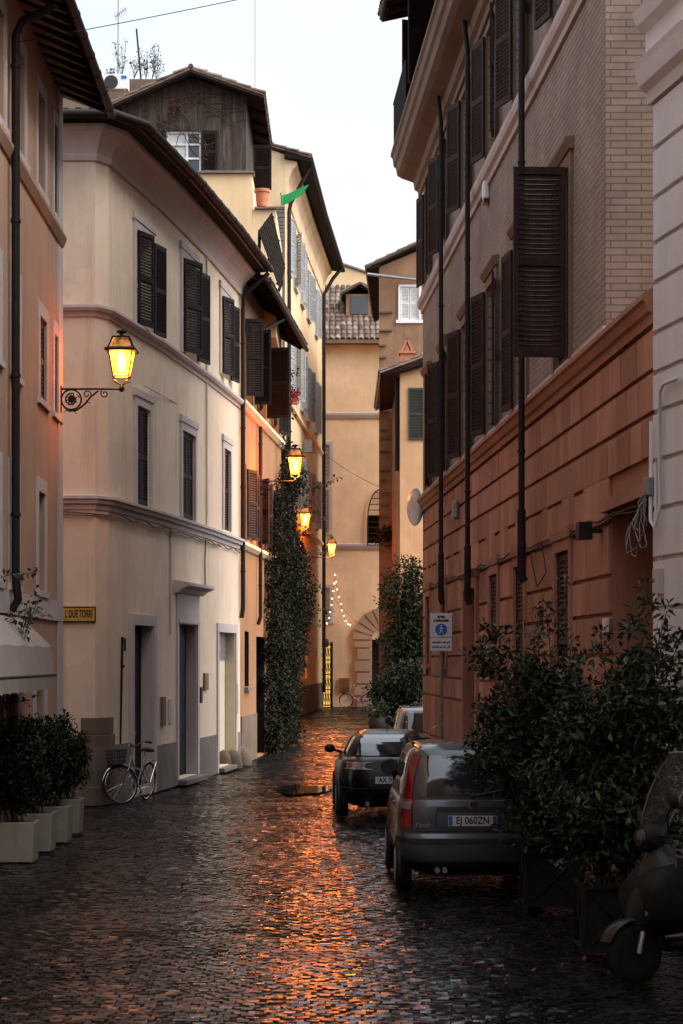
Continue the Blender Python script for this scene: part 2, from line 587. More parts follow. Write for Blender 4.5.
class Path:
    """a facade line in plan; side +1: the street lies to the right of its direction"""
    def __init__(s, pts, side):
        s.p = [V((a, b)) for a, b in pts]
        s.side = side
        s.L = [0.0]
        s.u, s.n = [], []
        for a, b in zip(s.p, s.p[1:]):
            d = b - a
            s.L.append(s.L[-1] + d.length)
            d.normalize()
            s.u.append(d)
            s.n.append(V((d.y, -d.x)) * side)
        s.vn = []
        for i in range(len(s.p)):
            if i == 0: s.vn.append(s.n[0])
            elif i == len(s.p) - 1: s.vn.append(s.n[-1])
            else:
                m = (s.n[i - 1] + s.n[i]).normalized()
                s.vn.append(m / max(0.35, m.dot(s.n[i])))
    def seg(s, t):
        for i in range(len(s.u) - 1):
            if t < s.L[i + 1] - 1e-6:
                return i
        return len(s.u) - 1
    def at(s, t, d=0.0, z=0.0):
        for i, l in enumerate(s.L):
            if abs(l - t) < 1e-6:
                q = s.p[i] + s.vn[i] * d
                return V((q.x, q.y, z))
        i = s.seg(t)
        q = s.p[i] + s.u[i] * (t - s.L[i]) + s.n[i] * d
        return V((q.x, q.y, z))
    def dirs(s, t):
        i = s.seg(t)
        return V((s.u[i].x, s.u[i].y, 0)), V((s.n[i].x, s.n[i].y, 0))
    def s_of(s, px):
        k = (px - CX) / F
        best = None
        for i in range(len(s.u)):
            a, u = s.p[i], s.u[i]
            den = u.x - k * u.y
            if abs(den) < 1e-9: continue
            t = (k * a.y - a.x) / den
            l = s.L[i + 1] - s.L[i]
            e = 0 if 0 <= t <= l else min(abs(t), abs(t - l))
            if best is None or e < best[0] - 1e-9:
                best = (e, s.L[i] + t)
        return best[1]
    def s_Y(s, Y):
        for i in range(len(s.u)):
            if s.p[i].y <= Y <= s.p[i + 1].y or i == len(s.u) - 1:
                return s.L[i] + (Y - s.p[i].y) / s.u[i].y
    def z_of(s, px, py):
        return EYE + (HY - py) * s.at(s.s_of(px)).y / F
    def br(s, a, b):
        return [a] + [l for l in s.L if a + 1e-4 < l < b - 1e-4] + [b]
    def sweep(s, mb, prof, a, b, mi=0):
        st = s.br(a, b)
        n = len(prof)
        vs = [s.at(t, d, z) for t in st for d, z in prof]
        fs = []
        for i in range(len(st) - 1):
            for k in range(n):
                fs.append((i * n + k, i * n + (k + 1) % n, (i + 1) * n + (k + 1) % n, (i + 1) * n + k))
        fs.append(tuple(range(n))[::-1])
        fs.append(tuple((len(st) - 1) * n + k for k in range(n)))
        mb.add(vs, fs, mi)
    def box(s, mb, a, b, d0, d1, z0, z1, mi=0):
        s.sweep(mb, [(d0, z0), (d1, z0), (d1, z1), (d0, z1)], a, b, mi)
    def wall(s, mb, a, b, z0, z1, holes=(), rev=0.18, mi=0, d=0.0, rmi=None):
        hs_ = [h for h in holes if h[1] > a and h[0] < b and h[3] > z0 and h[2] < z1]
        ss = sorted(set([round(t, 4) for t in s.br(a, b)] + [round(min(b, max(a, t)), 4) for h in hs_ for t in h[:2]]))
        # snap back to exact vertices
        ss = [min(s.L, key=lambda l: abs(l - t)) if min(abs(l - t) for l in s.L) < 2e-3 else t for t in ss]
        zs = sorted(set([z0, z1] + [min(z1, max(z0, t)) for h in hs_ for t in h[2:4]]))
        for s0, s1 in zip(ss, ss[1:]):
            if s1 - s0 < 1e-4: continue
            for q0, q1 in zip(zs, zs[1:]):
                sm, zm = (s0 + s1) / 2, (q0 + q1) / 2
                if any(h[0] < sm < h[1] and h[2] < zm < h[3] for h in hs_): continue
                mb.quad(s.at(s0, d, q0), s.at(s1, d, q0), s.at(s1, d, q1), s.at(s0, d, q1), mi, [(s0, q0), (s1, q0), (s1, q1), (s0, q1)])
        for h in hs_:
            r = h[4] if len(h) > 4 else rev
            k = mi if rmi is None else rmi
            A, B, z0_, z1_ = h[:4]
            P = lambda t, dd, z: s.at(t, dd, z)
            mb.quad(P(A, d, z0_), P(A, d, z1_), P(A, -r, z1_), P(A, -r, z0_), k)
            mb.quad(P(B, d, z0_), P(B, -r, z0_), P(B, -r, z1_), P(B, d, z1_), k)
            mb.quad(P(A, d, z1_), P(B, d, z1_), P(B, -r, z1_), P(A, -r, z1_), k)
            mb.quad(P(A, d, z0_), P(A, -r, z0_), P(B, -r, z0_), P(B, d, z0_), k)

def shell(mb, pts, z0, z1, mi=0, top=True):
    """the unseen sides of a building, from one end of the facade round the back to the other"""
    t = 0.0
    for a, b in zip(pts, pts[1:]):
        l = math.hypot(b[0] - a[0], b[1] - a[1])
        mb.quad((a[0], a[1], z0), (b[0], b[1], z0), (b[0], b[1], z1), (a[0], a[1], z1), mi, [(t, z0), (t + l, z0), (t + l, z1), (t, z1)])
        t += l
    if top:
        n = len(pts)
        mb.add([(p[0], p[1], z1) for p in pts], [tuple(range(n))], mi)

def leaf_panel(mb, O, ex, ey, wd, h, pitch=0.055, mid=0.5, slats=True, th=0.036):
    st, rl = 0.055, 0.085
    mb.obox(O, ex, ey, UZ, 0, st, -th / 2, th / 2, 0, h)
    mb.obox(O, ex, ey, UZ, wd - st, wd, -th / 2, th / 2, 0, h)
    zs = [0, h * mid - rl / 2, h - rl]
    for z in zs:
        mb.obox(O, ex, ey, UZ, st, wd - st, -th / 2, th / 2, z, z + rl)
    for a, b in ((rl, h * mid - rl / 2), (h * mid + rl / 2, h - rl)):
        if not slats:
            mb.obox(O, ex, ey, UZ, st, wd - st, -0.006, 0.006, a, b)
            continue
        n = max(2, int((b - a) / pitch))
        p = (b - a) / n
        for i in range(n):
            z = a + (i + 0.5) * p
            hz, hy, t = p * 0.42, 0.015, 0.005
            P = lambda x, y, q: tuple(O + ex * x + ey * y + UZ * q)
            x0, x1 = st, wd - st
            mb.hexa([P(x0, -hy, z + hz - t), P(x1, -hy, z + hz - t), P(x1, hy, z - hz - t), P(x0, hy, z - hz - t),
                     P(x0, -hy, z + hz + t), P(x1, -hy, z + hz + t), P(x1, hy, z - hz + t), P(x0, hy, z - hz + t)])

def window(bld, path, a, b, z0, z1, near=0.0, far=0.0, smat='shutter', tmat='trim', tw=0.14, tp=0.04, rev=0.18, pitch=0.055,
           head=0.0, sill=True, sp=.08, shutters=True, single=False, slats=True, name='window', kind_label=None, leafw=None):
    """a hole's surround (part) with pane, sash, sill and two shutter leaves (sub-parts); near / far are the opening angles"""
    mb = MB()
    path.box(mb, a - tw, a - .003, -.01, tp, z0, z1 + tw)
    path.box(mb, b + .003, b + tw, -.01, tp, z0, z1 + tw)
    path.box(mb, a - .003, b + .003, -.01, tp, z1 + .003, z1 + tw)
    if head:
        path.sweep(mb, [(-.01, z1 + tw + .003), (tp + .02, z1 + tw + .003), (tp + head, z1 + tw + .09), (tp + head, z1 + tw + .13), (-.01, z1 + tw + .15)], a - tw - .05, b + tw + .05)
    wn = mb.build(name, tmat, bld)
    if kind_label:
        wn['label'] = kind_label
    if sill:
        m2 = MB()
        path.box(m2, a - tw - .04, b + tw + .04, -.01, tp + sp, z0 - .09, z0 - .003)
        m2.build('sill', tmat, wn)
    pn = MB()
    path.box(pn, a + .004, b - .004, -rev - .02, -rev - .005, z0 + .004, z1 - .004)
    pn.build('pane', 'window_glass', wn)
    sa = MB()
    f = 0.05
    mid = (a + b) / 2
    for (q, r_) in ((a + .003, a + f), (mid - f / 2, mid + f / 2), (b - f, b - .003)):
        path.box(sa, q, r_, -rev - .004, -rev + .03, z0 + .003, z1 - .003)
    for (q, r_) in ((z0 + .004, z0 + f), ((z0 + z1) / 2 - f / 2, (z0 + z1) / 2 + f / 2), (z1 - f, z1 - .004)):
        path.box(sa, a + f, mid - f / 2, -rev - .004, -rev + .026, q, r_)
        path.box(sa, mid + f / 2, b - f, -rev - .004, -rev + .026, q, r_)
    sa.build('sash', tmat, wn)
    if shutters:
        u, n = path.dirs((a + b) / 2)
        wd = leafw or (b - a) / 2 - .01
        for hinge, ang, sg in ((a + .006, near, 1), (b - .006, far, -1)):
            if ang is None: continue
            ex = (u * sg * math.cos(R(ang)) + n * math.sin(R(ang)))
            ey = n * math.cos(R(ang)) - u * sg * math.sin(R(ang))
            d = -0.045 if ang < 5 else tp + 0.028
            lm = MB()
            leaf_panel(lm, path.at(hinge, d, z0 + .02), ex, ey, wd, z1 - z0 - .04, pitch, slats=slats)
            lm.build('shutter', smat, wn)
    return wn

def tile_patch(mb, A, B, C, D, tw=0.22, tl=0.38, jit=0.012):
    """curved roof tiles over the quad A-B (eave), D-C (upper edge)"""
    A, B, C, D = V(A), V(B), V(C), V(D)
    nx = max(2, int((B - A).length / tw))
    ny = max(2, int((D - A).length / tl))
    nrm = (B - A).cross(D - A).normalized()
    if nrm.z < 0: nrm = -nrm
    def P(u, v): return A.lerp(B, u).lerp(D.lerp(C, u), v)
    for j in range(ny):
        for i in range(nx):
            uc = (i + 0.5) / nx
            v0, v1 = j / ny - 0.004, min(1, (j + 1.22) / ny)
            ex = (P(min(1, uc + .01), v0) - P(max(0, uc - .01), v0)).normalized()
            lift0, lift1 = 0.045 + random.uniform(0, jit), 0.012 + random.uniform(0, jit)
            off = random.uniform(-jit, jit)
            vs = []
            for v_, r_, l_ in ((v0, tw * 0.42, lift0), (v1, tw * 0.34, lift1)):
                c = P(uc, v_) + ex * off + nrm * l_
                for k in range(6):
                    a = math.pi * k / 5
                    vs.append(c + ex * r_ * math.cos(a) + nrm * r_ * 0.75 * math.sin(a))
            mb.add(vs, [(k, k + 1, k + 7, k + 6) for k in range(5)])
    e = 0.01
    mb.hexa([A - nrm * .05, B - nrm * .05, C - nrm * .05, D - nrm * .05, A + nrm * e, B + nrm * e, C + nrm * e, D + nrm * e])

def leaf_cloud(name, mat, parent, centers, spread, per, size, seed, aspect=0.42, droop=0.25, up=0.5):
    """many separate folded leaves scattered about clump centres, as one foliage mesh"""
    rng = np.random.default_rng(seed)
    c = np.repeat(np.asarray(centers, float), per, axis=0)
    n = len(c)
    sp = np.asarray(spread, float) * np.ones(3)
    dr = rng.normal(size=(n, 3))
    dr /= np.linalg.norm(dr, axis=1, keepdims=True)
    pos = c + dr * sp * (rng.random((n, 1)) ** 0.5)
    d = dr + rng.normal(size=(n, 3)) * 0.6 + np.array([0, 0, -droop])
    d /= np.linalg.norm(d, axis=1, keepdims=True)
    q = rng.normal(size=(n, 3)) + np.array([0, 0, up])
    sd = np.cross(d, q)
    sd /= np.linalg.norm(sd, axis=1, keepdims=True) + 1e-9
    nr = np.cross(sd, d)
    L = size * rng.uniform(0.6, 1.25, (n, 1))
    W = L * aspect * rng.uniform(0.8, 1.2, (n, 1))
    p0 = pos
    p1 = pos + d * L * 0.5 + sd * W * 0.5 + nr * W * 0.18
    p2 = pos + d * L - nr * L * 0.12
    p3 = pos + d * L * 0.5 - sd * W * 0.5 + nr * W * 0.18
    vs = np.stack([p0, p1, p2, p3], 1).reshape(-1, 3)
    off = V((0, 0, 0))
    o = parent
    while o is not None:
        off += o.location
        o = o.parent
    vs = vs - np.array(off)
    me = bpy.data.meshes.new(name)
    me.vertices.add(4 * n)
    me.vertices.foreach_set('co', vs.ravel())
    me.loops.add(6 * n)
    idx = (np.arange(n) * 4)[:, None] + np.array([0, 1, 2, 0, 2, 3])[None]
    me.loops.foreach_set('vertex_index', idx.ravel())
    me.polygons.add(2 * n)
    me.polygons.foreach_set('loop_start', np.arange(2 * n) * 3)
    me.materials.append(MATS[mat])
    me.update(calc_edges=True)
    ob = bpy.data.objects.new(name, me)
    COL.objects.link(ob)
    if parent: ob.parent = parent
    return ob

# ------------------------------------------------------------------ ground
gm = MB()
gm.quad((-900, -900, -0.055), (900, -900, -0.055), (900, 1400, -0.055), (-900, 1400, -0.055))
struct(gm.build('ground', 'wet_grit'))
# facade lines in plan, found from the photograph's vanishing lines
PA = Path([(-3.74, -10.0), (-4.40, 31.4)], +1)                                             # orange house, left; its unseen near length is added to shade the street
PB = Path([(-9.0, 34.6), (-4.26, 34.6), (-4.07, 34.9), (-3.49, 38.5), (-2.86, 43.3), (-2.41, 47.5)], +1)   # cream house with rounded corner
PC = Path([(-2.41, 47.5), (-1.72, 57.3)], +1)                                              # deep orange house
PE = Path([(-1.75, 57.3), (-2.26, 80.0)], +1)                                              # ivy wall
PD = Path([(-2.26, 80.0), (-1.75, 90.0), (-1.0, 102.0)], +1)                               # tall yellow house
PI = Path([(2.865, 18.3), (1.71, 42.0)], -1)                                               # red and brick palazzo, right
PJ = Path([(4.1, -10.0), (4.1, 16.6), (3.03, 17.05), (2.835, 18.2)], -1)                                                # white house, right; unseen near run added to keep light out
PG = Path([(-4.0, 104.0), (9.0, 104.0)], +1)                                               # end wall

# ------------------------------------------------------------------ cobbles
def cobbles():
    rng = np.random.default_rng(3)
    xl = np.interp
    Ys = np.array([0, 31.4, 31.45, 34.55, 34.9, 38.5, 47.5, 57.3, 80, 102, 104])
    XL = np.array([-4.0, -4.4, -8.5, -8.5, -4.07, -3.49, -2.41, -1.72, -2.26, -1.0, -1.0])
    Yr = np.array([0, 18.2, 42.0, 42.05, 76, 88, 104])
    XR = np.array([5.9, 2.84, 1.71, 5.0, 3.2, 3.0, 4.0])
    pos = []
    y, row = 7.0, 0
    while y < 103.9:
        pitch = 0.104 if y < 40 else 0.125
        a, b = np.interp(y, Ys, XL) - 0.4, np.interp(y, Yr, XR) + 0.4
        n = int((b - a) / pitch)
        x = a + (np.arange(n) + 0.5 * (row % 2)) * pitch + rng.normal(0, 0.008, n)
        yy = y + 0.10 * np.sin(x * 2.2 + y * 0.05) + 0.05 * np.sin(x * 0.7 + 1) + rng.normal(0, 0.008, n)
        pitch_y = pitch * rng.uniform(.86, 1.12)
        pos.append(np.stack([x, yy, np.full(n, pitch)], 1))
        y += pitch_y * 0.98
        row += 1
    p = np.concatenate(pos)
    n = len(p)
    g = np.array([-0.5, -0.43, 0.43, 0.5])
    gx, gy = np.meshgrid(g, g)
    gx, gy = gx.ravel(), gy.ravel()
    edge = (np.abs(gx) > 0.4) | (np.abs(gy) > 0.4)
    corner = (np.abs(gx) > 0.4) & (np.abs(gy) > 0.4)
    gz = np.where(corner, -0.009, np.where(edge, -0.0042, 0.0))
    k = np.where(corner, 0.9, 1.0)
    sx = p[:, 2:3] * rng.uniform(0.84, 1.03, (n, 1))
    sy = p[:, 2:3] * rng.uniform(0.92, 1.04, (n, 1))
    rot = rng.normal(0, 0.07, (n, 1))
    lx, ly = gx[None] * k * sx, gy[None] * k * sy
    X = p[:, 0:1] + lx * np.cos(rot) - ly * np.sin(rot)
    Yv = p[:, 1:2] + lx * np.sin(rot) + ly * np.cos(rot)
    tx, ty = rng.normal(0, 0.034, (n, 1)), rng.normal(0, 0.030, (n, 1))
    und = 0.012 * np.sin(p[:, 0:1] * 1.7 + p[:, 1:2] * 0.6) + 0.010 * np.sin(p[:, 1:2] * 1.3 - p[:, 0:1]) + 0.004 * np.sin(p[:, 1:2] * 3.7 + 1.5 * np.sin(p[:, 0:1] * 1.9)) + 0.005 * np.sin(p[:, 0:1] * 4.9 + p[:, 1:2] * 1.1)
    Z = gz[None] + lx * tx + ly * ty + rng.normal(0, 0.0025, (n, 1)) + und - 0.012 + rng.normal(0, 0.0009, (n, 16))
    co = np.stack([X, Yv, Z], 2).reshape(-1, 3)
    q = np.array([(j * 4 + i, j * 4 + i + 1, j * 4 + i + 5, j * 4 + i + 4) for j in range(3) for i in range(3)])
    idx = (np.arange(n)[:, None, None] * 16 + q[None]).reshape(-1)
    me = bpy.data.meshes.new('cobbled_street')
    me.vertices.add(n * 16)
    me.vertices.foreach_set('co', co.ravel())
    me.loops.add(len(idx))
    me.loops.foreach_set('vertex_index', idx)
    me.polygons.add(n * 9)
    me.polygons.foreach_set('loop_start', np.arange(n * 9) * 4)
    me.polygons.foreach_set('use_smooth', np.ones(n * 9, dtype=bool))
    me.materials.append(MATS['wet_basalt'])
    me.update(calc_edges=True)
    o = bpy.data.objects.new('cobbled_street', me)
    COL.objects.link(o)
    struct(o)
cobbles()
def puddle(cx, cy, rx, ry, z, seed):
    r = random.Random(seed)
    n = 48
    ph = [r.uniform(0, 6.28) for _ in range(5)]
    pts = []
    for k in range(n):
        a = 2 * math.pi * k / n
        q = 1 + 0.16 * math.sin(3 * a + ph[0]) + 0.12 * math.sin(5 * a + ph[1]) + 0.08 * math.sin(9 * a + ph[2])
        pts.append((cx + rx * q * math.cos(a), cy + ry * q * math.sin(a), z))
    m = MB()
    m.add(pts, [tuple(range(n))])
    struct(m.build('puddle', 'puddle_water'))
puddle(-0.75, 38.7, 0.55, 1.3, 0.012, 1)

# ------------------------------------------------------------------ left: orange house (nearest)
def pipe_run(bld, pts, r=0.05, name='downpipe', mat='pipe', straps=()):
    m = MB()
    m.tube(pts, r, 10)
    for p in straps:
        m.tube([V(p) - UZ * .02, V(p) + UZ * .02], r * 1.25, 10)
    return m.build(name, mat, bld, smooth=40)

A = thing('orange_house', 'orange plastered house with grey window frames and a canvas awning, nearest on the left', 'house', (-6.5, 28, 0))
LA = PA.L[-1]
TOPA = 11.45
holes = []
def sA(px): return PA.s_of(px)
Awin = []
for (x0, x1) in ((-5, 3.5), (16.5, 24), (37.5, 44.5), (54, 58.6)):
    Awin.append((sA(x0), sA(x1), 9.32, 10.72, .2))
for (x0, x1) in ((-9, -1), (12.5, 18.5), (39.5, 46), (54, 58.6)):
    Awin.append((sA(x0), sA(x1), 6.3, 7.5, .2))
for (x0, x1) in ((-8, -1), (10.5, 17), (38, 44.5)):
    Awin.append((sA(x0), sA(x1), 3.52, 4.95, .2))
Agr = [(sA(3), sA(15), 0.1, 2.35, .25), (sA(34), sA(44), 0.7, 2.3, .2)]
mb = MB()
PA.wall(mb, 0, LA, 0, TOPA, Awin + Agr)
shell(mb, [(-4.4, 31.4), (-11, 31.4), (-11, -10), (-3.74, -10)], 0, TOPA)
mb.build('wall', 'orange_plaster', A)
mb = MB()
mb.box(-11, 4.08, -18, -10.01, 0, 9.5)  # unseen block closing the street behind the camera, added to darken the near street
mb.build('added_shade_block', 'orange_plaster', A)
for i, (a, b, z0, z1, r) in enumerate(Awin):
    lamp_side = (i in (3, 7))
    window(A, PA, a, b, z0, z1, tw=.2, tp=.018, sp=.03, rev=.2, shutters=(i % 4 == 3 or i == 6), smat='shutter_red', sill=True, pitch=.06)
for k, (a, b, z0, z1, r) in enumerate(Agr):
    m = MB()
    PA.box(m, a - .14, a - .003, -.01, .04, z0, z1 + .14)
    PA.box(m, b + .003, b + .14, -.01, .04, z0, z1 + .14)
    PA.box(m, a - .003, b + .003, -.01, .04, z1 + .003, z1 + .14)
    fr = m.build('shop_front', 'trim', A)
    m = MB()
    PA.box(m, a + .004, b - .004, -r - .03, -r - .005, z0 + .004, z1 - .004)
    m.build('pane', 'window_glass', fr)
m = MB()
PA.sweep(m, [(-.01, 8.98), (.03, 9.0), (.085, 9.12), (.085, 9.16), (-.01, 9.2)], 0, LA + .05)
m.build('string_course', 'orange_plaster', A)
m = MB()
PA.box(m, 0, LA + .012, -.01, .03, 3.12, 3.42)
m.build('plinth_band', 'trim', A)
m = MB()
PA.box(m, LA - .5, LA + .015, -.01, .025, 0, 3.115)
PA.box(m, LA - .5, LA + .015, -.01, .025, 3.425, 8.94)
PA.box(m, LA - .5, LA + .015, -.01, .025, 9.21, TOPA)
m.build('corner_strip', 'trim', A)
# eave: dark boards on rafters, gutter, tiles
m = MB()
PA.sweep(m, [(-.02, 11.46), (.72, 11.12), (.74, 11.17), (-.02, 11.52)], 0, LA + .12)
t = 0.3
while t < LA:
    P0, P1 = PA.at(t, 0, 11.40), PA.at(t, .70, 11.08)
    m.tube([P0, P1], .045, 4)
    t += .48
m.build('eave', 'dark_wood', A)
m = MB()
m.tube([PA.at(0, .78, 11.12), PA.at(LA + .15, .78, 11.12)], .065, 10)
for k in range(20):
    q = LA - .3 - k * .9
    m.tube([PA.at(q - .012, .78, 11.12), PA.at(q + .012, .78, 11.12)], .075, 10)
m.build('gutter', 'pipe', A, smooth=50)
m = MB()
a0, a1, b0, b1 = PA.at(0, .66, 11.2), PA.at(LA + .1, .66, 11.2), PA.at(LA + .1, -1.6, 12.0), PA.at(0, -1.6, 12.0)
tile_patch(m, a0, a1, b0, b1)
m.build('roof', 'roof_tile', A)
sp = sA(8)
pipe_run(A, [PA.at(sp + .0, .62, 11.02), PA.at(sp, .45, 10.9), PA.at(sp, .18, 10.78), PA.at(sp, .1, 10.6), PA.at(sp, .1, 3.6), PA.at(sp, .13, 3.3), PA.at(sp, .04, 3.16)], .055,
         straps=[PA.at(sp, .1, z) for z in (10.2, 8.2, 6.2, 4.4)])

# awning on the orange house
aw = thing('awning', 'pale canvas awning with a hanging valance on the orange house wall', 'awning', PA.at(sA(20), 0, 2.2))
ys0, ys1 = PA.s_Y(21.0), PA.s_Y(26.9)
m = MB()
prof = [(.05, 3.08), (.42, 2.70), (.48, 2.33)]
n = 14
rows = []
for i in range(n + 1):
    t = ys0 + (ys1 - ys0) * i / n
    rows.append([PA.at(t, d, z + .012 * math.sin(i * 2.1 + d * 9)) for d, z in prof])
vs = [p for r_ in rows for p in r_]
fs = []
for i in range(n):
    for k in range(2):
        fs.append((i * 3 + k, i * 3 + k + 1, i * 3 + k + 4, i * 3 + k + 3))
vs2 = [(p.x, p.y, p.z - .012) for p in vs]
N0 = len(vs)
m.add(vs + vs2, fs + [tuple(j + N0 for j in f[::-1]) for f in fs])
e = rows[-1]
m.add([e[0], e[1], e[2], PA.at(ys1, .05, 2.33)], [(0, 1, 2, 3)])
m.build('canopy', 'canvas', aw)
m = MB()
vs, fs = [], []
for i in range(41):
    t = ys0 + (ys1 - ys0) * i / 40
    vs += [PA.at(t, .485, 2.325), PA.at(t, .487 + .006 * math.sin(i * 1.3), 2.13 + .02 * abs(math.sin(i * math.pi / 4)))]
for i in range(40):
    fs.append((2 * i, 2 * i + 2, 2 * i + 3, 2 * i + 1))
m.add(vs, fs)
m.build('valance', 'canvas', aw)
m = MB()
m.tube([PA.at(ys0, .478, 2.325), PA.at(ys1 + .03, .478, 2.325)], .016, 8)
m.tube([PA.at(ys1 - .02, .02, 2.45), PA.at(ys1 - .02, .478, 2.325)], .014, 8)
m.tube([PA.at(ys0 + .02, .02, 2.45), PA.at(ys0 + .02, .478, 2.325)], .014, 8)
m.build('frame_bar', 'iron', aw)

# ------------------------------------------------------------------ left: cream house with the rounded corner
B = thing('cream_house', 'cream plastered house with a rounded corner and dark brown shutters', 'house', (-6, 41, 0))
sB, zB = PB.s_of, PB.z_of
LB = PB.L[-1]
TOPB = 11.25
up = [(135, 151, 229, 325, 14, 172), (181.5, 195, 257, 352, 20, 170), (220.2, 228.4, 295, 374, 16, 170)]
lo = [(136, 149, 405, 504), (181.4, 194, 430, 517), (223, 229.7, 448, 529)]
dr = [(133, 152.7, 625, 3.2), (177.8, 196.5, 624, 0), (218, 235, 632, 0)]
HB = []
for (x0, x1, y0, y1, n_, f_) in up: HB.append((sB(x0), sB(x1), zB(x0, y1), zB(x0, y0), .2))
for (x0, x1, y0, y1) in lo: HB.append((sB(x0), sB(x1), zB(x0, y1), zB(x0, y0), .16))
DB = [(sB(x0), sB(x1), 0.12, zB(x0, y0), .22) for (x0, x1, y0, h) in dr]
mb = MB()
PB.wall(mb, 0, LB, 0, TOPB, HB + DB)
shell(mb, [(-2.41, 47.5), (-9, 48.5), (-9, 34.6)], 0, TOPB + .5)
mb.build('wall', 'cream', B)
for k, (x0, x1, y0, y1, nn, ff) in enumerate(up):
    a, b, z0, z1, r = HB[k]
    window(B, PB, a, b, z0, z1, near=nn, far=ff, tw=.16, head=.02, sill=False, rev=.2)
for k in range(3):
    a, b, z0, z1, r = HB[3 + k]
    window(B, PB, a, b, z0, z1, near=0, far=0, tw=.16, head=.02, sill=False, rev=.16)
zl, zu = 5.28, 8.60
m = MB()
PB.sweep(m, [(-.01, zl - .16), (.03, zl - .16), (.04, zl - .08), (.09, zl - .06), (.10, zl + .0), (.14, zl + .02), (.14, zl + .07), (-.01, zl + .1)], 0, LB)
m.build('string_course', 'trim', B)
m = MB()
PB.sweep(m, [(-.01, zu - .14), (.03, zu - .14), (.04, zu - .07), (.09, zu - .05), (.12, zu), (.12, zu + .05), (-.01, zu + .08)], 0, LB)
m.build('string_course', 'trim', B)
m = MB()
cp = [(-.01, TOPB - .10), (.05, TOPB - .10), (.07, TOPB - .02), (.06, TOPB + .02), (.09, TOPB + .10), (.16, TOPB + .22), (.27, TOPB + .34), (.36, TOPB + .38), (.36, TOPB + .46), (-.01, TOPB + .46)]
PB.sweep(m, cp, 0, LB + .05)
m.build('cornice', 'cornice', B)
m = MB()
PB.sweep(m, [(-.01, TOPB + .463), (.34, TOPB + .463), (.66, TOPB + .50), (.68, TOPB + .55), (-.01, TOPB + .62)], 0, LB + .2)
m.build('eave', 'dark_wood', B)
m = MB()
m.tube([PB.at(t, .73, TOPB + .53) for t in PB.br(0, LB + .15)], .07, 10)
t = 5.3
while t < LB:
    m.tube([PB.at(t - .012, .73, TOPB + .53), PB.at(t + .012, .73, TOPB + .53)], .08, 10)
    t += .8
m.build('gutter', 'pipe', B, smooth=50)
m = MB()
q = PB.br(0, LB + .1)
for a, b in zip(q, q[1:]):
    tile_patch(m, PB.at(a, .62, TOPB + .53), PB.at(b, .62, TOPB + .53), PB.at(b, -2.2, TOPB + 1.1), PB.at(a, -2.2, TOPB + 1.1)) if a > 4 else tile_patch(m, PB.at(a, .62, TOPB + .53), PB.at(b, .62, TOPB + .53), PB.at(b, -2.2, TOPB + 1.1), PB.at(a, -2.2, TOPB + 1.1))
m.add([(-9, 36.5, TOPB + 1.05), (-5.6, 36.8, TOPB + 1.05), (-4.4, 47.8, TOPB + 1.05), (-9, 48.4, TOPB + 1.05)], [(0, 1, 2, 3)])
m.build('roof', 'roof_tile', B)
# doors: surround, leaf, fittings
for k, (a, b, z0, z1, r) in enumerate(DB):
    m = MB()
    tw = (.2, .17, .2)[k]
    PB.box(m, a - tw, a - .003, -.01, .035, 0, z1 + tw)
    PB.box(m, b + .003, b + tw, -.01, .035, 0, z1 + tw)
    PB.box(m, a - .003, b + .003, -.01, .035, z1 + .003, z1 + tw)
    if k == 1:
        PB.box(m, a - .1, b + .1, .035, .06, z1 + .02, z1 + .09)
        PB.box(m, a - tw, b + tw, -.01, .03, z1 + tw + .003, z1 + .62)
        PB.sweep(m, [(-.01, z1 + .623), (.08, z1 + .623), (.16, z1 + .70), (.32, z1 + .76), (.32, z1 + .82), (-.01, z1 + .88)], a - tw - .2, b + tw + .2)
    fr = m.build('door_surround', 'trim', B)
    m = MB()
    # reveal lining
    PB.box(m, a + .002, a + .03, -r, -.002, z0, z1 - .003)
    m.build('jamb', ('trim', 'trim', 'cream_door')[k], fr)
    m = MB()
    PB.box(m, b - .03, b - .002, -r, -.002, z0, z1 - .003)
    m.build('jamb', ('trim', 'trim', 'cream_door')[k], fr)
    m = MB()
    PB.box(m, a + .03, b - .03, -r - .06, -r - .01, z0, z1 - .004)
    if k < 2:
        mid = (a + b) / 2
        for c0, c1 in ((a + .06, mid - .03), (mid + .03, b - .06)):
            nz = 4
            for j in range(nz):
                q0 = z0 + .12 + j * (z1 - z0 - .2) / nz
                q1 = q0 + (z1 - z0 - .2) / nz - .10
                PB.box(m, c0 + .06, c1 - .06, -r - .012, -r + .012, q0, q1)
        PB.box(m, mid - .012, mid + .012, -r - .012, -r + .02, z0, z1 - .01)
    d_ = m.build('door', ('door_wood', 'door_wood', 'cream_door')[k], B)
    if k == 2:
        m = MB()
        for j in range(9):
            PB.box(m, a + .04, b - .04, -r - .012, -r + .012 + .01 * (j % 2), z1 - .62 + j * .065, z1 - .57 + j * .065)
        m.build('roller_shutter', 'steel', d_)
        m = MB()
        PB.box(m, (a + b) / 2 - .02, (a + b) / 2 + .02, -r - .008, -r + .03, z0, z1 - .65)
        m.build('mullion', 'trim_black', d_)
    else:
        m = MB()
        m.lathe([(.0, -.0), (.03, .0), (.035, .02), (.02, .045), (0, .05)], PB.at((a + b) / 2 + .12, -r + .02, 1.15), 10, axis='y')
        m.build('handle', 'brass', d_)
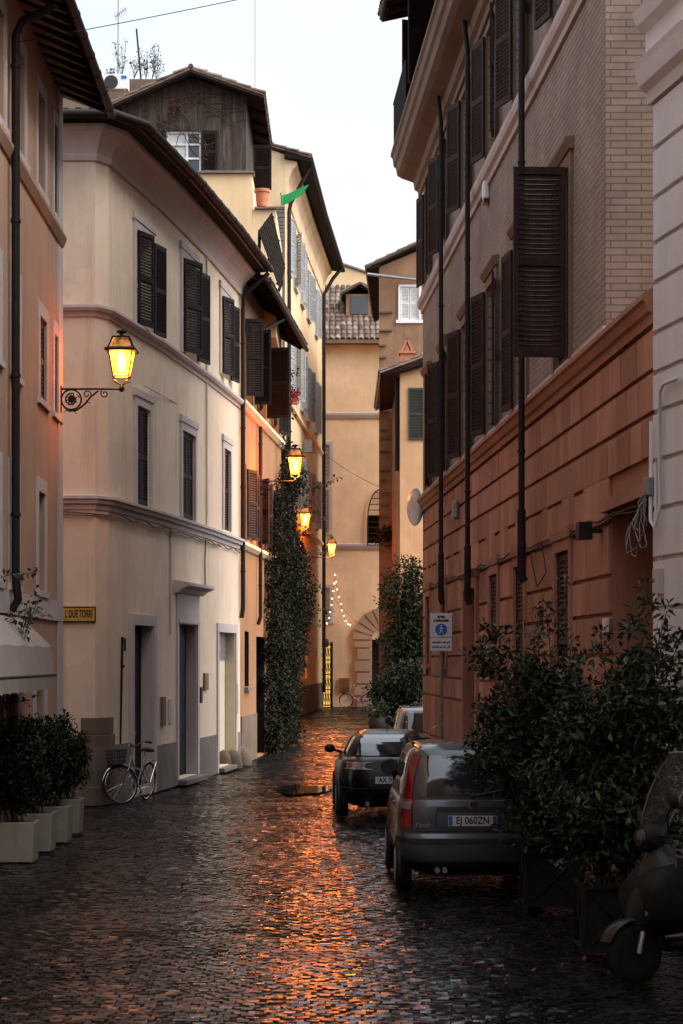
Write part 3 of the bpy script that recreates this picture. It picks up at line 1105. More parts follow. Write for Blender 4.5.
# steps, plinth of worn travertine between the doors
m = MB()
a, b = DB[1][0], DB[1][1]
PB.box(m, a - .12, b + .12, -.2, .22, 0, .11)
m.build('doorstep', 'travertine', B, bevel=.015)
m = MB()
a, b = DB[2][0], DB[2][1]
PB.box(m, a - .05, b + .1, -.2, .16, 0, .10)
m.build('doorstep', 'travertine', B, bevel=.015)
m = MB()
segs = [(0.2, DB[0][0] - .21, 1.02), (DB[0][1] + .21, DB[1][0] - .18, .88), (DB[1][1] + .18, DB[2][0] - .21, .86), (DB[2][1] + .21, LB - .02, .8)]
for a, b, z in segs:
    if b - a < .02: continue
    t = a
    m = MB()
    while t < b - .01:
        e = b
        PB.box(m, t - .0, e, -.01, .03, 0, z)
        t = e
    m.build('plinth', 'travertine', B)
m = MB()
for k in range(5):
    z = .02 + k * .3
    q0, q1 = PB.L[1] - .25 - .06 * (k % 2), PB.L[2] + .28 + .1 * (k % 2)
    PB.box(m, q0, q1, -.01, .035 - .004 * k, z, z + .296)
m.build('corner_stones', 'old_stone', B, bevel=.02)
# wall fittings: thin drainpipe, cables, letter flaps, plaque, intercom
t = sB(205.5)
pipe_run(B, [PB.at(t, .03, TOPB - .12), PB.at(t, .03, zu + .1)], .022, 'thin_pipe', 'cream')
pipe_run(B, [PB.at(t, .03, zu - .16), PB.at(t, .03, zl + .12)], .022, 'thin_pipe', 'cream')
t2 = sB(169.5)
pipe_run(B, [PB.at(t2, .025, zl - .17), PB.at(t2, .025, 3.0)], .02, 'thin_pipe', 'trim')
t2 = sB(203.5)
pipe_run(B, [PB.at(t2 + .1, .03, zl - .17), PB.at(t2, .03, 4.6), PB.at(t2 + .05, .03, 3.9)], .016, 'cable', 'old_stone')
m = MB()
pts = [PB.at(t, .05, zl - .20 - .03 * abs(math.sin(t * 1.7)) - .02 * math.sin(t * 4.1)) for t in np.linspace(.5, LB - .3, 70)]
m.tube(pts, .014, 6)
pts = [PB.at(t, .06, zl - .24 - .03 * abs(math.sin(t * 2.1 + 1))) for t in np.linspace(3, LB - 3, 50)]
m.tube(pts, .010, 6)
m.build('cable', 'old_stone', B)
m = MB()
PB.box(m, sB(160.5), sB(163.6), -.01, .05, zB(161, 726), zB(161, 697))
m.build('meter_flap', 'old_stone', B)
m = MB()
PB.box(m, sB(168), sB(171), -.01, .025, zB(169, 723), zB(169, 699))
m.build('letter_flap', 'trim', B)
m = MB()
PB.box(m, sB(203), sB(206.5), -.01, .05, zB(205, 690), zB(205, 673))
m.build('plaque', 'brass', B, bevel=.006)
m = MB()
PB.box(m, sB(198.2), sB(199.9), .03, .06, zB(199, 703), zB(199, 687))
m.build('intercom', 'iron', B)
m = MB()
PB.box(m, sB(231.5), sB(234), -.25, -.232, 1.35, 2.55)
m = MB()
a, b = DB[2][1] + .2, DB[2][1] + .5
bd = MB()
PB.box(bd, DB[2][1] - .002 + .04, DB[2][1] + .17, .036, .05, zB(232, 717), zB(232, 683))
bd = bd.build('notice_board', 'sign_white', B)
m = MB()
for j in range(13):
    q = zB(232, 714) + j * (zB(232, 685) - zB(232, 714)) / 13
    PB.box(m, DB[2][1] + .085, DB[2][1] + .125, .05, .054, q, q + .05 + .02 * (j % 3 == 0))
m.build('lettering', 'ink', bd)
# the downpipe where the cream and the deep orange house meet
t = LB - .12
pipe_run(B, [PB.at(t + .1, .68, TOPB + .42), PB.at(t, .45, TOPB + .2), PB.at(t, .12, TOPB - .1), PB.at(t, .09, TOPB - .5), PB.at(t, .09, 3.75), PB.at(t, .06, 3.5)], .055,
         straps=[PB.at(t, .09, z) for z in (10, 8, 6.6, 4.6)])
# bracket below the lamp
m = MB()
m.tube([V((-4.38, 34.55, 4.98)), V((-4.36, 34.1, 5.0))], .02, 6)
# yellow street-name plate
sg = thing('street_sign', 'yellow street name plate with black letters on the cream corner', 'sign', (-4.6, 34.57, 3.25))
Yp = 34.575
x0, x1 = -5.25, gp(96.0, 614, Yp).x
z0, z1 = gp(80, 622, Yp).z, gp(80, 606.5, Yp).z
m = MB()
m.box(x0, x1, Yp - .02, Yp + .02, z0, z1)
m.build('plate', 'sign_yellow', sg)
m = MB()
b_ = .02
m.box(x0, x1, Yp - .026, Yp - .021, z0, z0 + b_)
m.box(x0, x1, Yp - .026, Yp - .021, z1 - b_, z1)
m.box(x0, x0 + b_, Yp - .026, Yp - .021, z0 + b_, z1 - b_)
m.box(x1 - b_, x1, Yp - .026, Yp - .021, z0 + b_, z1 - b_)
m.build('border', 'ink', sg)
text('lettering', 'L DUE TORRI', 'ink', sg, V((x1 - .06, Yp - .022, (z0 + z1) / 2)), UX, UZ, .185, 'RIGHT', .005, .43)
# leaning pole
pl = MB()
q0, q1 = gp(118.6, 770, 35.6), gp(122.2, 637, 35.75)
q0.z = 0.02
pl.tube([q0, q1], .028, 8)
pl.tube([q1 - UZ * .55, q1 - UZ * .5], .045, 8)
pl.tube([q1 + V((.05, 0, -.02)), q1 - UZ * .25 + V((.05, 0, 0))], .02, 8)
tag(pl.build('pole', 'iron'), 'dark metal pole standing against the cream wall beside the bicycle', 'pole')
# small rounded kerb stones by the third door
for (px, Y, r_) in ((224, 46.0, .17), (232.5, 46.3, .22), (241.5, 47.6, .24)):
    q = gp(px, 700, Y)
    m = MB()
    m.lathe([(r_, 0), (r_ * 1.02, .12), (r_ * .9, .28), (r_ * .55, .40), (r_ * .1, .44)], (q.x, Y, 0), 14)
    nm = {224: 'small rounded stone beside the cream door step', 232.5: 'middle rounded stone bollard right of the cream door', 241.5: 'rounded stone bollard below the brown downpipe'}[px]
    tag(m.build('stone_bollard', 'old_stone', smooth=60), nm, 'bollard', 'stones along the cream house')

# ------------------------------------------------------------------ left: deep orange house
Cc = thing('deep_orange_house', 'narrow deep orange house with open dark shutters under a low eave', 'house', (-4, 52, 0))
LC = PC.L[-1]
sC, zC = PC.s_of, PC.z_of
TOPC = 11.75
Cup = [(PC.s_Y(48.2), PC.s_Y(49.9), 8.85, 10.75, .2), (PC.s_Y(51.2), PC.s_Y(52.8), 8.85, 10.75, .2), (PC.s_Y(54.8), PC.s_Y(56.2), 8.85, 10.75, .2)]
Clo = [(PC.s_Y(48.5), PC.s_Y(49.6), 5.45, 7.15, .2), (PC.s_Y(51.4), PC.s_Y(52.4), 5.45, 7.15, .2), (PC.s_Y(54.6), PC.s_Y(55.6), 5.45, 7.15, .2)]
Cd = [(PC.s_Y(50.9), PC.s_Y(52.9), .05, 3.1, .3), (PC.s_Y(48.4), PC.s_Y(49.3), 1.85, 3.2, .25), (PC.s_Y(54.7), PC.s_Y(55.9), .05, 2.6, .3)]
mb = MB()
PC.wall(mb, 0, LC, 0, TOPC, Cup + Clo + Cd)
shell(mb, [(-1.72, 57.3), (-8, 58.3), (-8, 48.6), (-2.41, 47.5)], 0, TOPC)
mb.build('wall', 'deep_orange', Cc)
window(Cc, PC, *Cup[0][:4], near=70, far=88, smat='shutter', tmat='deep_orange', tw=.1, sill=False, slats=True, leafw=.42)
window(Cc, PC, *Cup[1][:4], near=168, far=80, smat='shutter', tmat='deep_orange', tw=.1, sill=False, slats=True, leafw=.62)
window(Cc, PC, *Cup[2][:4], near=170, far=165, smat='shutter', tmat='deep_orange', tw=.1, sill=False)
for k, h in enumerate(Clo):
    window(Cc, PC, *h[:4], near=(20, 150, 20)[k], far=(168, 165, 168)[k], smat='shutter_red', tmat='deep_orange', tw=.1, sill=False, leafw=.5)
m = MB()
PC.sweep(m, [(-.01, 8.5), (.05, 8.52), (.14, 8.62), (.14, 8.7), (-.01, 8.74)], 0, LC)
m.build('string_course', 'ochre', Cc)
m = MB()
PC.sweep(m, [(-.01, 5.15), (.04, 5.16), (.12, 5.25), (.12, 5.33), (-.01, 5.37)], 0, LC)
m.build('string_course', 'ochre', Cc)
for k, (a, b, z0, z1, r) in enumerate(Cd):
    m = MB()
    PC.box(m, a + .01, b - .01, -r - .05, -r - .01, z0, z1 - .01)
    for j in range(4):
        PC.box(m, a + .06 + j * (b - a - .1) / 4, a + .02 + (j + 1) * (b - a - .1) / 4, -r - .012, -r + .01, z0 + .1, z1 - .12)
    dk = m.build('door' if k != 1 else 'closed_window', 'door_wood', Cc)
    m = MB()
    PC.box(m, b - .025, b - .003, -r, -.004, z0, z1 - .004)
    m.build('jamb_lining', 'door_wood', dk)
    m = MB()
    PC.box(m, a + .003, a + .025, -r, -.004, z0, z1 - .004)
    m.build('jamb_lining', 'door_wood', dk)
    if k == 1:
        m = MB()
        PC.box(m, a - .08, b + .08, -.01, .1, z0 - .1, z0 - .003)
        m.build('sill', 'travertine', Cc)
m = MB()
PC.box(m, .15, Cd[0][0] - .05, -.01, .03, 0, 1.15)
m.build('plinth', 'old_stone', Cc)
m = MB()
PC.box(m, Cd[0][1] + .05, Cd[2][0] - .05, -.01, .03, 0, 1.15)
m.build('plinth', 'old_stone', Cc)
m = MB()
PC.sweep(m, [(-.02, 11.80), (.64, 11.42), (.66, 11.48), (-.02, 11.88)], -.05, LC + .35)
t = .3
while t < LC + .2:
    m.tube([PC.at(t, 0, 11.72), PC.at(t, .6, 11.38)], .05, 4)
    t += .55
m.build('eave', 'dark_wood', Cc)
m = MB()
m.tube([PC.at(-.02, .7, 11.42), PC.at(LC + .36, .7, 11.42)], .06, 10)
m.build('gutter', 'pipe', Cc, smooth=50)
m = MB()
tile_patch(m, PC.at(-.0, .68, 11.5), PC.at(LC + .36, .68, 11.5), PC.at(LC + .36, -1.8, 12.5), PC.at(0, -1.8, 12.5))
m.build('roof', 'roof_tile', Cc)
t = PC.s_Y(50.45)
pipe_run(Cc, [PC.at(t + 1.5, .6, 11.35), PC.at(t + .5, .2, 10.9), PC.at(t + .2, .1, 10.85)], .05)
t = PC.s_Y(51.0)
pipe_run(Cc, [PC.at(t, .1, 8.45), PC.at(t, .1, 3.6), PC.at(t, .04, 3.4)], .05, straps=[PC.at(t, .1, z) for z in (8, 6.4, 4.4)])

# ------------------------------------------------------------------ ivy wall and ivy
E = thing('garden_wall', 'high plastered wall behind the ivy between the orange and the yellow house', 'wall', (-2.5, 68, 0))
mb = MB()
PE.wall(mb, 0, PE.L[-1], 0, 7.6)
shell(mb, [(-2.26, 80), (-2.75, 80), (-2.25, 57.4), (-1.75, 57.3)], 0, 7.6)
mb.build('wall', 'ochre', E)
m = MB()
PE.box(m, 0, PE.L[-1], -.5, .06, 7.603, 7.70)
m.build('coping', 'travertine', E)

iv = thing('climbing_ivy', 'dense dark ivy hanging from the garden wall down to the street', 'ivy', (-1.6, 57, 0))
rng = np.random.default_rng(11)
cs = []
def ivy_at(Y, d, z):
    return PC.at(PC.s_Y(Y), d, z) if Y < 57.2 else PE.at(PE.s_Y(Y), d, z)
for k in range(1700):
    Y = 52.6 + 9.4 * rng.random() ** 1.1
    top = 8.6 - .12 * max(0, Y - 57) + .35 * math.sin(Y * 2.3)
    if Y < 55.6: top = 7.6 - (55.6 - Y) * .5 + .4 * math.sin(Y * 5)
    z = top * rng.random() ** .9
    bulge = .30 + .16 * math.sin(z * 1.1 + Y) + .12 * math.sin(z * 2.7 + Y * 2)
    bulge *= (1.25 - .5 * min(1, max(0, (z - 4.5) / 2))) if Y > 56.8 else (.9 + .35 * min(1, max(0, (z - 4) / 2.5)))
    if Y > 56.2 and 2.2 < z < 6.4: bulge += .34 * math.sin((z - 2.2) / 4.2 * math.pi) ** .7 + .10 * math.sin(Y * 3 + z * 2)
    if Y < 54.2 and z > 6.2: continue
    if rng.random() < .25 * (math.sin(z * 3.1 + Y * 1.7) > .3): continue
    cs.append(ivy_at(Y, max(.04, bulge * rng.random() ** .5), z))
for k in range(700):
    Y = 60 + 9.0 * rng.random()
    z = 2.2 + 4.4 * rng.random() - .12 * (Y - 60)
    if z < 3.2 and Y > 64: continue
    cs.append(ivy_at(Y, max(.04, (.42 + .15 * math.sin(z * 2.1 + Y)) * rng.random() ** .6), z))
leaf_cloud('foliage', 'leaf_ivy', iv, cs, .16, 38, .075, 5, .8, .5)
m = MB()
for k in range(9):
    Y = 54.2 + k * .9
    m.tube([ivy_at(Y + .12 * math.sin(z * 2 + k), .06, z) for z in np.linspace(0, 7.2, 12)], .03, 6)
m.build('stem', 'bark', iv)
iv2 = thing('hanging_vine', 'loose pale vine hanging beside the open shutters of the orange house', 'vine', (-1.5, 57.5, 7))
cs = []
for k in range(60):
    z = 7.6 + 3.3 * rng.random()
    q = V((-1.62 + .10 * math.sin(z * 2) + .09 * rng.normal(), 57.7 + .2 * rng.normal(), z))
    cs.append(q)
leaf_cloud('foliage', 'leaf_ivy', iv2, cs, .13, 11, .10, 8, .5, .8)
m = MB()
m.tube([(-1.66, 57.6, z) for z in np.linspace(7.2, 11, 6)], .012, 5)
m.build('stem', 'bark', iv2)
# ivy sprays reaching over the street
iv3 = thing('ivy_sprays', 'thin leafy ivy sprays reaching out beside the far street lamp', 'ivy', (-1.3, 74, 5))
m = MB()
cs = []
for (x0, y0, x1, y1, Y) in ((300, 505, 338, 478, 74), (300, 560, 326, 553, 74), (296, 610, 330, 612, 72), (300, 570, 322, 590, 73), (300, 500, 325, 520, 75), (297, 540, 312, 535, 73), (300, 495, 318, 487, 75), (296, 620, 322, 627, 72)):
    a, b = gp(x0, y0, Y), gp(x1, y1, Y)
    pts = [a.lerp(b, t) + UZ * .12 * math.sin(t * 3) for t in np.linspace(0, 1, 6)]
    m = MB()
    m.tube(pts, .012, 5)
    m.build('stem', 'bark', iv3)
    for t in np.linspace(.2, 1, 9):
        cs.append(a.lerp(b, t) + UZ * .12 * math.sin(t * 3))
leaf_cloud('foliage', 'leaf_ivy', iv3, cs, .10, 4, .13, 9, .6, .3)

# ------------------------------------------------------------------ tall yellow house
D = thing('yellow_house', 'tall yellow house with grey shutters and a deep curving eave', 'house', (-4, 91, 0))
LD = PD.L[-1]
sD, zD = PD.s_of, PD.z_of
TOPD = 22.6
Dw = []
for (Y0, Y1) in ((81.2, 82.4), (84.8, 86.0), (88.6, 89.8), (92.4, 93.6), (97.2, 98.3)):
    for (z0, z1) in ((18.3, 20.5), (13.6, 16.0), (8.9, 11.2)):
        Dw.append((PD.s_Y(Y0), PD.s_Y(Y1), z0, z1, .2))
Dg = [(PD.s_Y(85), PD.s_Y(86.2), .1, 2.7, .3), (PD.s_Y(91.5), PD.s_Y(92.5), 1.6, 3.1, .3), (PD.s_Y(97.5), PD.s_Y(98.7), .1, 2.9, .3)]
mb = MB()
PD.wall(mb, 0, LD, 0, TOPD, Dw + Dg)
shell(mb, [(-1.0, 102), (-9, 103), (-9, 80), (-2.26, 80)], 0, TOPD)
mb.build('wall', 'yellow', D)
k = 0
for h in Dw:
    window(D, PD, *h[:4], near=(16, 150, 20, 8, 12)[k // 3], far=(165, 150, 168, 160, 165)[k // 3], smat='shutter_grey', tmat='trim', tw=.16, pitch=.11, rev=.2)
    k += 1
for a, b, z0, z1, r in Dg:
    m = MB()
    PD.box(m, a + .01, b - .01, -r - .05, -r - .01, z0, z1 - .01)
    PD.box(m, (a + b) / 2 - .02, (a + b) / 2 + .02, -r - .012, -r + .02, z0, z1 - .02)
    m.build('door', 'door_wood', D)
for z in (12.9, 8.3):
    m = MB()
    PD.sweep(m, [(-.01, z - .1), (.05, z - .08), (.14, z), (.14, z + .08), (-.01, z + .12)], 0, LD)
    m.build('string_course', 'ochre', D)
m = MB()
PD.box(m, 0, LD, -.01, .05, 0, 1.3)
m.build('plinth', 'old_stone', D)
m = MB()
PD.sweep(m, [(-.01, TOPD - 1.5), (.06, TOPD - 1.5), (.10, TOPD - 1.35), (.14, TOPD - .9), (.3, TOPD - .5), (.48, TOPD - .35), (.48, TOPD - .2), (-.01, TOPD - .1)], 0, LD + .4)
m.build('cornice', 'ochre', D)
m = MB()
PD.sweep(m, [(-.01, TOPD - .09), (.48, TOPD - .15), (1.0, TOPD - .25), (1.02, TOPD - .12), (-.01, TOPD + .25)], -.2, LD + .8)
m.build('eave', 'dark_wood', D)
m = MB()
m.tube([PD.at(t, 1.06, TOPD - .16) for t in PD.br(-.2, LD + .8)], .09, 10)
m.build('gutter', 'pipe', D, smooth=50)
m = MB()
q = PD.br(-.2, LD + .8)
for a, b in zip(q, q[1:]):
    tile_patch(m, PD.at(a, 1.04, TOPD - .05), PD.at(b, 1.04, TOPD - .05), PD.at(b, -2.5, TOPD + 1.0), PD.at(a, -2.5, TOPD + 1.0), .3, .5)
m.build('roof', 'roof_tile', D)
# its gable end, rising to the left, with a tiled verge and rough brick quoins
m = MB()
m.add([(-1.9, 79.99, TOPD - .05), (-4.4, 79.99, TOPD + .85), (-9, 79.99, TOPD - .05), (-1.9, 80.4, TOPD - .05), (-4.4, 80.4, TOPD + .85), (-9, 80.4, TOPD - .05)],
      [(0, 1, 2), (3, 5, 4), (0, 3, 4, 1), (1, 4, 5, 2)])
m.build('gable', 'yellow', D)
m = MB()
m.hexa([V((-1.3, 79.85, TOPD - .12)), V((-4.4, 79.85, TOPD + .92)), V((-4.4, 80.5, TOPD + .92)), V((-1.3, 80.5, TOPD - .12)),
        V((-1.3, 79.85, TOPD)), V((-4.4, 79.85, TOPD + 1.05)), V((-4.4, 80.5, TOPD + 1.05)), V((-1.3, 80.5, TOPD))])
m.build('verge', 'roof_tile', D)
m = MB()
z = 12.2
k = 0
while z < 20.6:
    h = random.uniform(.12, .2)
    m.box(-2.27 - random.uniform(.45, .75), -2.27 + .012, 79.9, 79.985, z, z + h - .03)
    z += h
    k += 1
m.build('quoin', 'travertine', D)
t = PD.s_Y(80.6)
pipe_run(D, [PD.at(t, .95, TOPD - .3), PD.at(t, .2, TOPD - 1.7), PD.at(t, .12, TOPD - 2.0), PD.at(t, .12, 8)], .08)
t = LD - .5
pipe_run(D, [PD.at(t + .2, .98, TOPD - .3), PD.at(t, .6, TOPD - .8), PD.at(t, .14, TOPD - 1.6), PD.at(t, .14, .8)], .09, straps=[PD.at(t, .14, z) for z in (18, 15, 12, 9, 6, 3)])
m = MB()
q = PD.at(PD.s_Y(90), .08, 9.6)
m.box(q.x, q.x + .35, q.y - .2, q.y + .2, q.z + 2.2, q.z + 2.75)
m.build('vent_box', 'grey_metal', D)
# a green pennant, flowers on a sill
g = gp(309, 184, 80.5)
fl = MB()
a, b, c, d_ = gp(280.5, 195.5, 79.5), gp(309, 184, 79.0), gp(303, 193.5, 79.1), gp(281, 205, 79.5)
top, bot = [], []
for i in range(9):
    t = i / 8
    top.append(a.lerp(b, t) + V((0, .08 * math.sin(t * 7), -.04 * math.sin(t * 3.1))))
    bot.append(d_.lerp(c, t) + V((0, .08 * math.sin(t * 7 + .6), -.08 * math.sin(t * 3.1))))
vs = top + bot
fl.add(vs, [(i, i + 1, i + 10, i + 9) for i in range(8)])
fl.add([v + V((0, .015, 0)) for v in vs], [(i + 9, i + 10, i + 1, i) for i in range(8)])
fg = thing('pennant', 'green cloth pennant flying from the corner of the yellow house', 'flag', a)
fl.build('cloth', 'green_cloth', fg)
m = MB()
m.tube([V((-2.3, 80.2, a.z - .4)), a + V((0, 0, .1))], .02, 6)
m.build('flag_pole', 'iron', fg)
fw = thing('flower_box', 'small box with red flowers on the ledge of the yellow house', 'flowers', gp(291, 398, 79.5))
q = gp(291, 398, 79.5)
m = MB()
m.box(q.x - .25, q.x + .25, q.y - .15, q.y + .15, q.z - .25, q.z - .03)
m.build('trough', 'terracotta', fw)
leaf_cloud('foliage', 'leaf_ivy', fw, [q + V((random.uniform(-.25, .25), 0, random.uniform(-.1, .3))) for _ in range(16)], .16, 8, .14, 3)
leaf_cloud('blossom', 'red_cloth', fw, [q + V((random.uniform(-.1, .3), -.1, random.uniform(-.1, .25))) for _ in range(10)], .12, 8, .13, 4, .8)

# dark tilted reed screen between the roofs
rs = thing('reed_screen', 'tilted dark slatted screen above the eave of the orange house', 'screen', gp(271, 250, 51))
a, b, c, d_ = gp(258, 231, 50.6), gp(272, 212, 51.4), gp(285, 268, 51.4), gp(279, 288, 50.6)
m = MB()
n = 9
for i in range(n):
    t0, t1 = i / n, (i + .72) / n
    p = [a.lerp(b, t0), a.lerp(b, t1), d_.lerp(c, t1), d_.lerp(c, t0)]
    off = V((.02, -.06, 0))
    m.hexa([x for x in p] + [x + off for x in p])
m.build('slats', 'dark_wood', rs)
m = MB()
for t in (.08, .5, .92):
    m.tube([a.lerp(d_, t) + V((.0, .06, 0)), b.lerp(c, t) + V((0, .06, 0))], .04, 6)
m.tube([a.lerp(b, .5) + V((0, .1, 0)), d_.lerp(c, .5) + V((0, .1, -.1)), V((d_.x - .1, 50.9, 11.7))], .045, 6)
m.tube([a.lerp(b, .1) + V((0, .1, 0)), V((a.x, 50.9, 11.8))], .045, 6)
m.build('frame', 'dark_wood', rs)

# ------------------------------------------------------------------ roof house of weathered planks
Fh = thing('plank_attic', 'weathered plank attic with a tiled gable roof above the cream house', 'attic', (-4.2, 55, 11))
Yf = 53.0
xl_, xr_ = gp(122, 0, Yf).x, gp(246, 0, Yf).x
zb = gp(0, 175, Yf).z
ap = gp(192, 77, Yf)
ze = gp(0, 96, Yf).z
wxl, wxr = gp(182, 0, Yf).x, gp(199, 0, Yf).x
m = MB()
zwt, zwb = gp(0, 131, Yf).z, gp(0, 173, Yf).z
wx0, wx1 = gp(166.5, 0, Yf).x, gp(201, 0, Yf).x
# front wall with a window opening
def fq(x0, x1, z0, z1): m.quad((x0, Yf, z0), (x1, Yf, z0), (x1, Yf, z1), (x0, Yf, z1))
fq(xl_, wx0, zb, zwt); fq(wx1, xr_, zb, zwt); fq(wx0, wx1, zb, zwb)
fq(xl_, xr_, zwt, ze)
m.add([(xl_, Yf, ze), (xr_, Yf, ze), (ap.x, Yf, ap.z)], [(0, 1, 2)])
m.quad((xr_, Yf, zb), (xr_, 57.6, zb), (xr_, 57.6, ze), (xr_, Yf, ze))
m.quad((xl_, Yf, zb), (xl_, 57.6, zb), (xl_, 57.6, ze), (xl_, Yf, ze))
m.add([(xl_, 57.6, zb), (xr_, 57.6, zb), (xr_, 57.6, ze), (ap.x, 57.6, ap.z), (xl_, 57.6, ze)], [(0, 1, 2, 3, 4)])
m.build('wall', 'weathered_planks', Fh)
m = MB()
m.box(wx0, wx1, Yf + .1, Yf + .12, zwb, zwt)
pn = m.build('window', 'window_glass', Fh)
m = MB()
f = .05
xm = gp(188, 0, Yf).x
for x in (wx0, xm - f, wx1 - f):
    m.box(x, x + f, Yf + .04, Yf + .09, zwb, zwt)
for z in (zwb, (zwb * 2 + zwt) / 3, (zwb + zwt * 2) / 3, zwt - f):
    m.box(wx0 + f, xm - f, Yf + .045, Yf + .085, z, z + f)
    m.box(xm, wx1 - f, Yf + .045, Yf + .085, z, z + f)
m.build('sash', 'white_paint', pn)
m = MB()
m.box(wx0 + f, xm - f, Yf + .1, Yf + .103, zwb, zwt)
m.add([(wx0 + f, Yf + .093, zwb + .05), (xm - f, Yf + .093, zwb + .05), (xm - f, Yf + .093, zwt - .05), (wx0 + f, Yf + .093, zwt - .05)], [(0, 1, 2, 3)])
m.build('curtain', 'tile_white', pn)
m = MB()
leaf_panel(m, V((wx1 + .03, Yf - .04, zwb)), UX, UY, .40, zwt - zwb)
m.build('shutter', 'shutter', pn)
m = MB()
leaf_panel(m, V((wx0 - .25, Yf - .04, zwb)), UX, UY, .22, zwt - zwb)
m.build('shutter', 'shutter', pn)
m = MB()
m.box(wx0 - .1, wx1 + .6, Yf - .12, Yf - .003, zwb - .09, zwb - .01)
m.build('sill', 'trim', pn)
# roof slopes
m = MB()
ov, yb = .45, 57.9
yo = Yf - .45
el = V((gp(112, 0, Yf).x, 0, gp(0, 109, Yf).z))
er = V((gp(264.5, 0, Yf).x, 0, gp(0, 99, Yf).z))
for e_ in (el, er):
    A_, B_ = V((e_.x, yo, e_.z)), V((e_.x, yb, e_.z))
    C_, D_ = V((ap.x, yb, ap.z + .12)), V((ap.x, yo, ap.z + .12))
    tile_patch(m, A_, B_, C_, D_, .24, .4)
m.tube([V((ap.x, yo, ap.z + .16)), V((ap.x, yb, ap.z + .16))], .07, 8)
m.build('roof', 'roof_tile', Fh)
m = MB()
for e_ in (el, er):
    for y in (yo + .03, Yf + 1.2, Yf + 2.4, Yf + 3.6, yb - .1):
        m.tube([V((e_.x, y, e_.z - .10)), V((ap.x, y, ap.z - .0))], .06, 4)
    m.hexa([V((e_.x, yo, e_.z - .06)), V((ap.x, yo, ap.z + .04)), V((ap.x, yb, ap.z + .04)), V((e_.x, yb, e_.z - .06)),
            V((e_.x, yo, e_.z - .03)), V((ap.x, yo, ap.z + .07)), V((ap.x, yb, ap.z + .07)), V((e_.x, yb, e_.z - .03))])
m.build('eave', 'dark_wood', Fh)
# dark shutter on its side terrace, base wall
m = MB()
leaf_panel(m, V((xr_ + .10, 55.2, gp(0, 190, 55.2).z)), UX, UY, .50, gp(0, 145, 55.2).z - gp(0, 190, 55.2).z)
m.build('terrace_shutter', 'shutter', Fh)
m = MB()
bx1 = gp(252, 0, 52.6).x
m.box(-9, bx1, 52.6, 58.0, 11.0, zb - .06)
m.box(bx1 + .003, gp(276, 0, 52.6).x, 52.65, 58.0, 11.0, gp(0, 209, 52.6).z)
m.build('base_wall', 'yellow', Fh)
m = MB()
m.box(-9, bx1 + .06, 52.5, 53.0 - .004, zb - .057, zb)
m.box(bx1 + .06, gp(277, 0, 52.6).x, 52.55, 53.2, gp(0, 208.8, 52.6).z, gp(0, 207, 52.6).z)
m.build('coping', 'travertine', Fh)
# dry creeper on the planks
dc = thing('dry_creeper', 'bare dry creeper with a few red leaves on the plank attic', 'creeper', (-4, 52.9, zb))
m = MB()
rr = random.Random(5)
cs = []
for k in range(34):
    x, z = rr.uniform(xl_ + .6, xr_ - .1), rr.uniform(zb + .9, ze + .2)
    pts = [V((x, Yf - .03, z))]
    a = rr.uniform(0, 6.28)
    for j in range(7):
        a += rr.uniform(-.6, .6)
        q = pts[-1] + V((math.cos(a) * .14, 0, math.sin(a) * .11 - .03))
        q.x = min(max(q.x, xl_ + .4), xr_ - .03)
        q.z = max(zb + .1, min(q.z, ap.z - .15 - .45 * abs(q.x - ap.x)))
        q.y = Yf - .03 - rr.uniform(0, .03)
        pts.append(q)
    m.tube(pts, .010, 4)
m.build('stem', 'bark', dc)
for k in range(26):
    q = gp(rr.gauss(175, 2.5), rr.uniform(98, 122), Yf - .05)
    cs.append(q)
leaf_cloud('foliage', 'leaf_dry', dc, cs, .07, 3, .09, 14, .6)
pt = thing('flower_pot', 'terracotta pot on the terrace ledge below the plank attic', 'flower pot', gp(262, 207, 52.8))
q = gp(262, 207, 52.8)
m = MB()
m.lathe([(.14, 0), (.17, .3), (.18, .38), (.205, .38), (.21, .46), (.17, .46), (.16, .40), (.05, .40)], (q.x, q.y, q.z), 16)
m.build('pot', 'terracotta', pt, smooth=40)
m = MB()
m.lathe([(.15, .38), (.01, .405)], (q.x, q.y, q.z), 12)
m.build('soil', 'soil', pt)

# roof block behind, with air conditioner, mast and weeds
K = thing('roof_block', 'low rendered roof block with weeds behind the plank attic', 'building', (-7, 62, 0))
m = MB()
q = gp(127, 78, 60)
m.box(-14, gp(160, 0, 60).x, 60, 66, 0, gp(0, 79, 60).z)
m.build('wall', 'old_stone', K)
m = MB()
m.box(gp(95, 0, 59.9).x, gp(128, 0, 59.9).x, 58.8, 60 - .003, gp(0, 92, 59.9).z - 8, gp(0, 93, 58.8).z)
m.build('ledge', 'old_stone', K)
ac = thing('air_conditioner', 'white air conditioner unit standing on the roof block', 'air conditioner', gp(116, 92, 59.2))
x0, x1, z0, z1 = gp(103, 0, 59).x, gp(128, 0, 59).x, gp(0, 92, 59.2).z, gp(0, 74, 59).z
m = MB()
m.box(x0, x1, 59.0, 59.35, z0 + .04, z1)
m.box(x0 + .08, x0 + .14, 59.05, 59.3, z0, z0 + .04)
m.box(x1 - .14, x1 - .08, 59.05, 59.3, z0, z0 + .04)
m.build('casing', 'white_paint', ac, bevel=.01)
m = MB()
cx_, cz_ = x0 + .24, (z0 + z1) / 2
m.lathe([(.19, 0), (.205, -.012), (.19, -.02), (.0, -.02)], (cx_, 59.0, cz_), 20, axis='y')
m.build('fan_grille', 'trim_black', ac)
m = MB()
m.box(x1 - .2, x1 - .04, 58.99, 58.998, z1 - .14, z1 - .05)
m.build('badge', 'sign_blue', ac)
an = thing('antenna', 'thin television antenna mast on the roof block', 'antenna', gp(118, 78, 60.4))
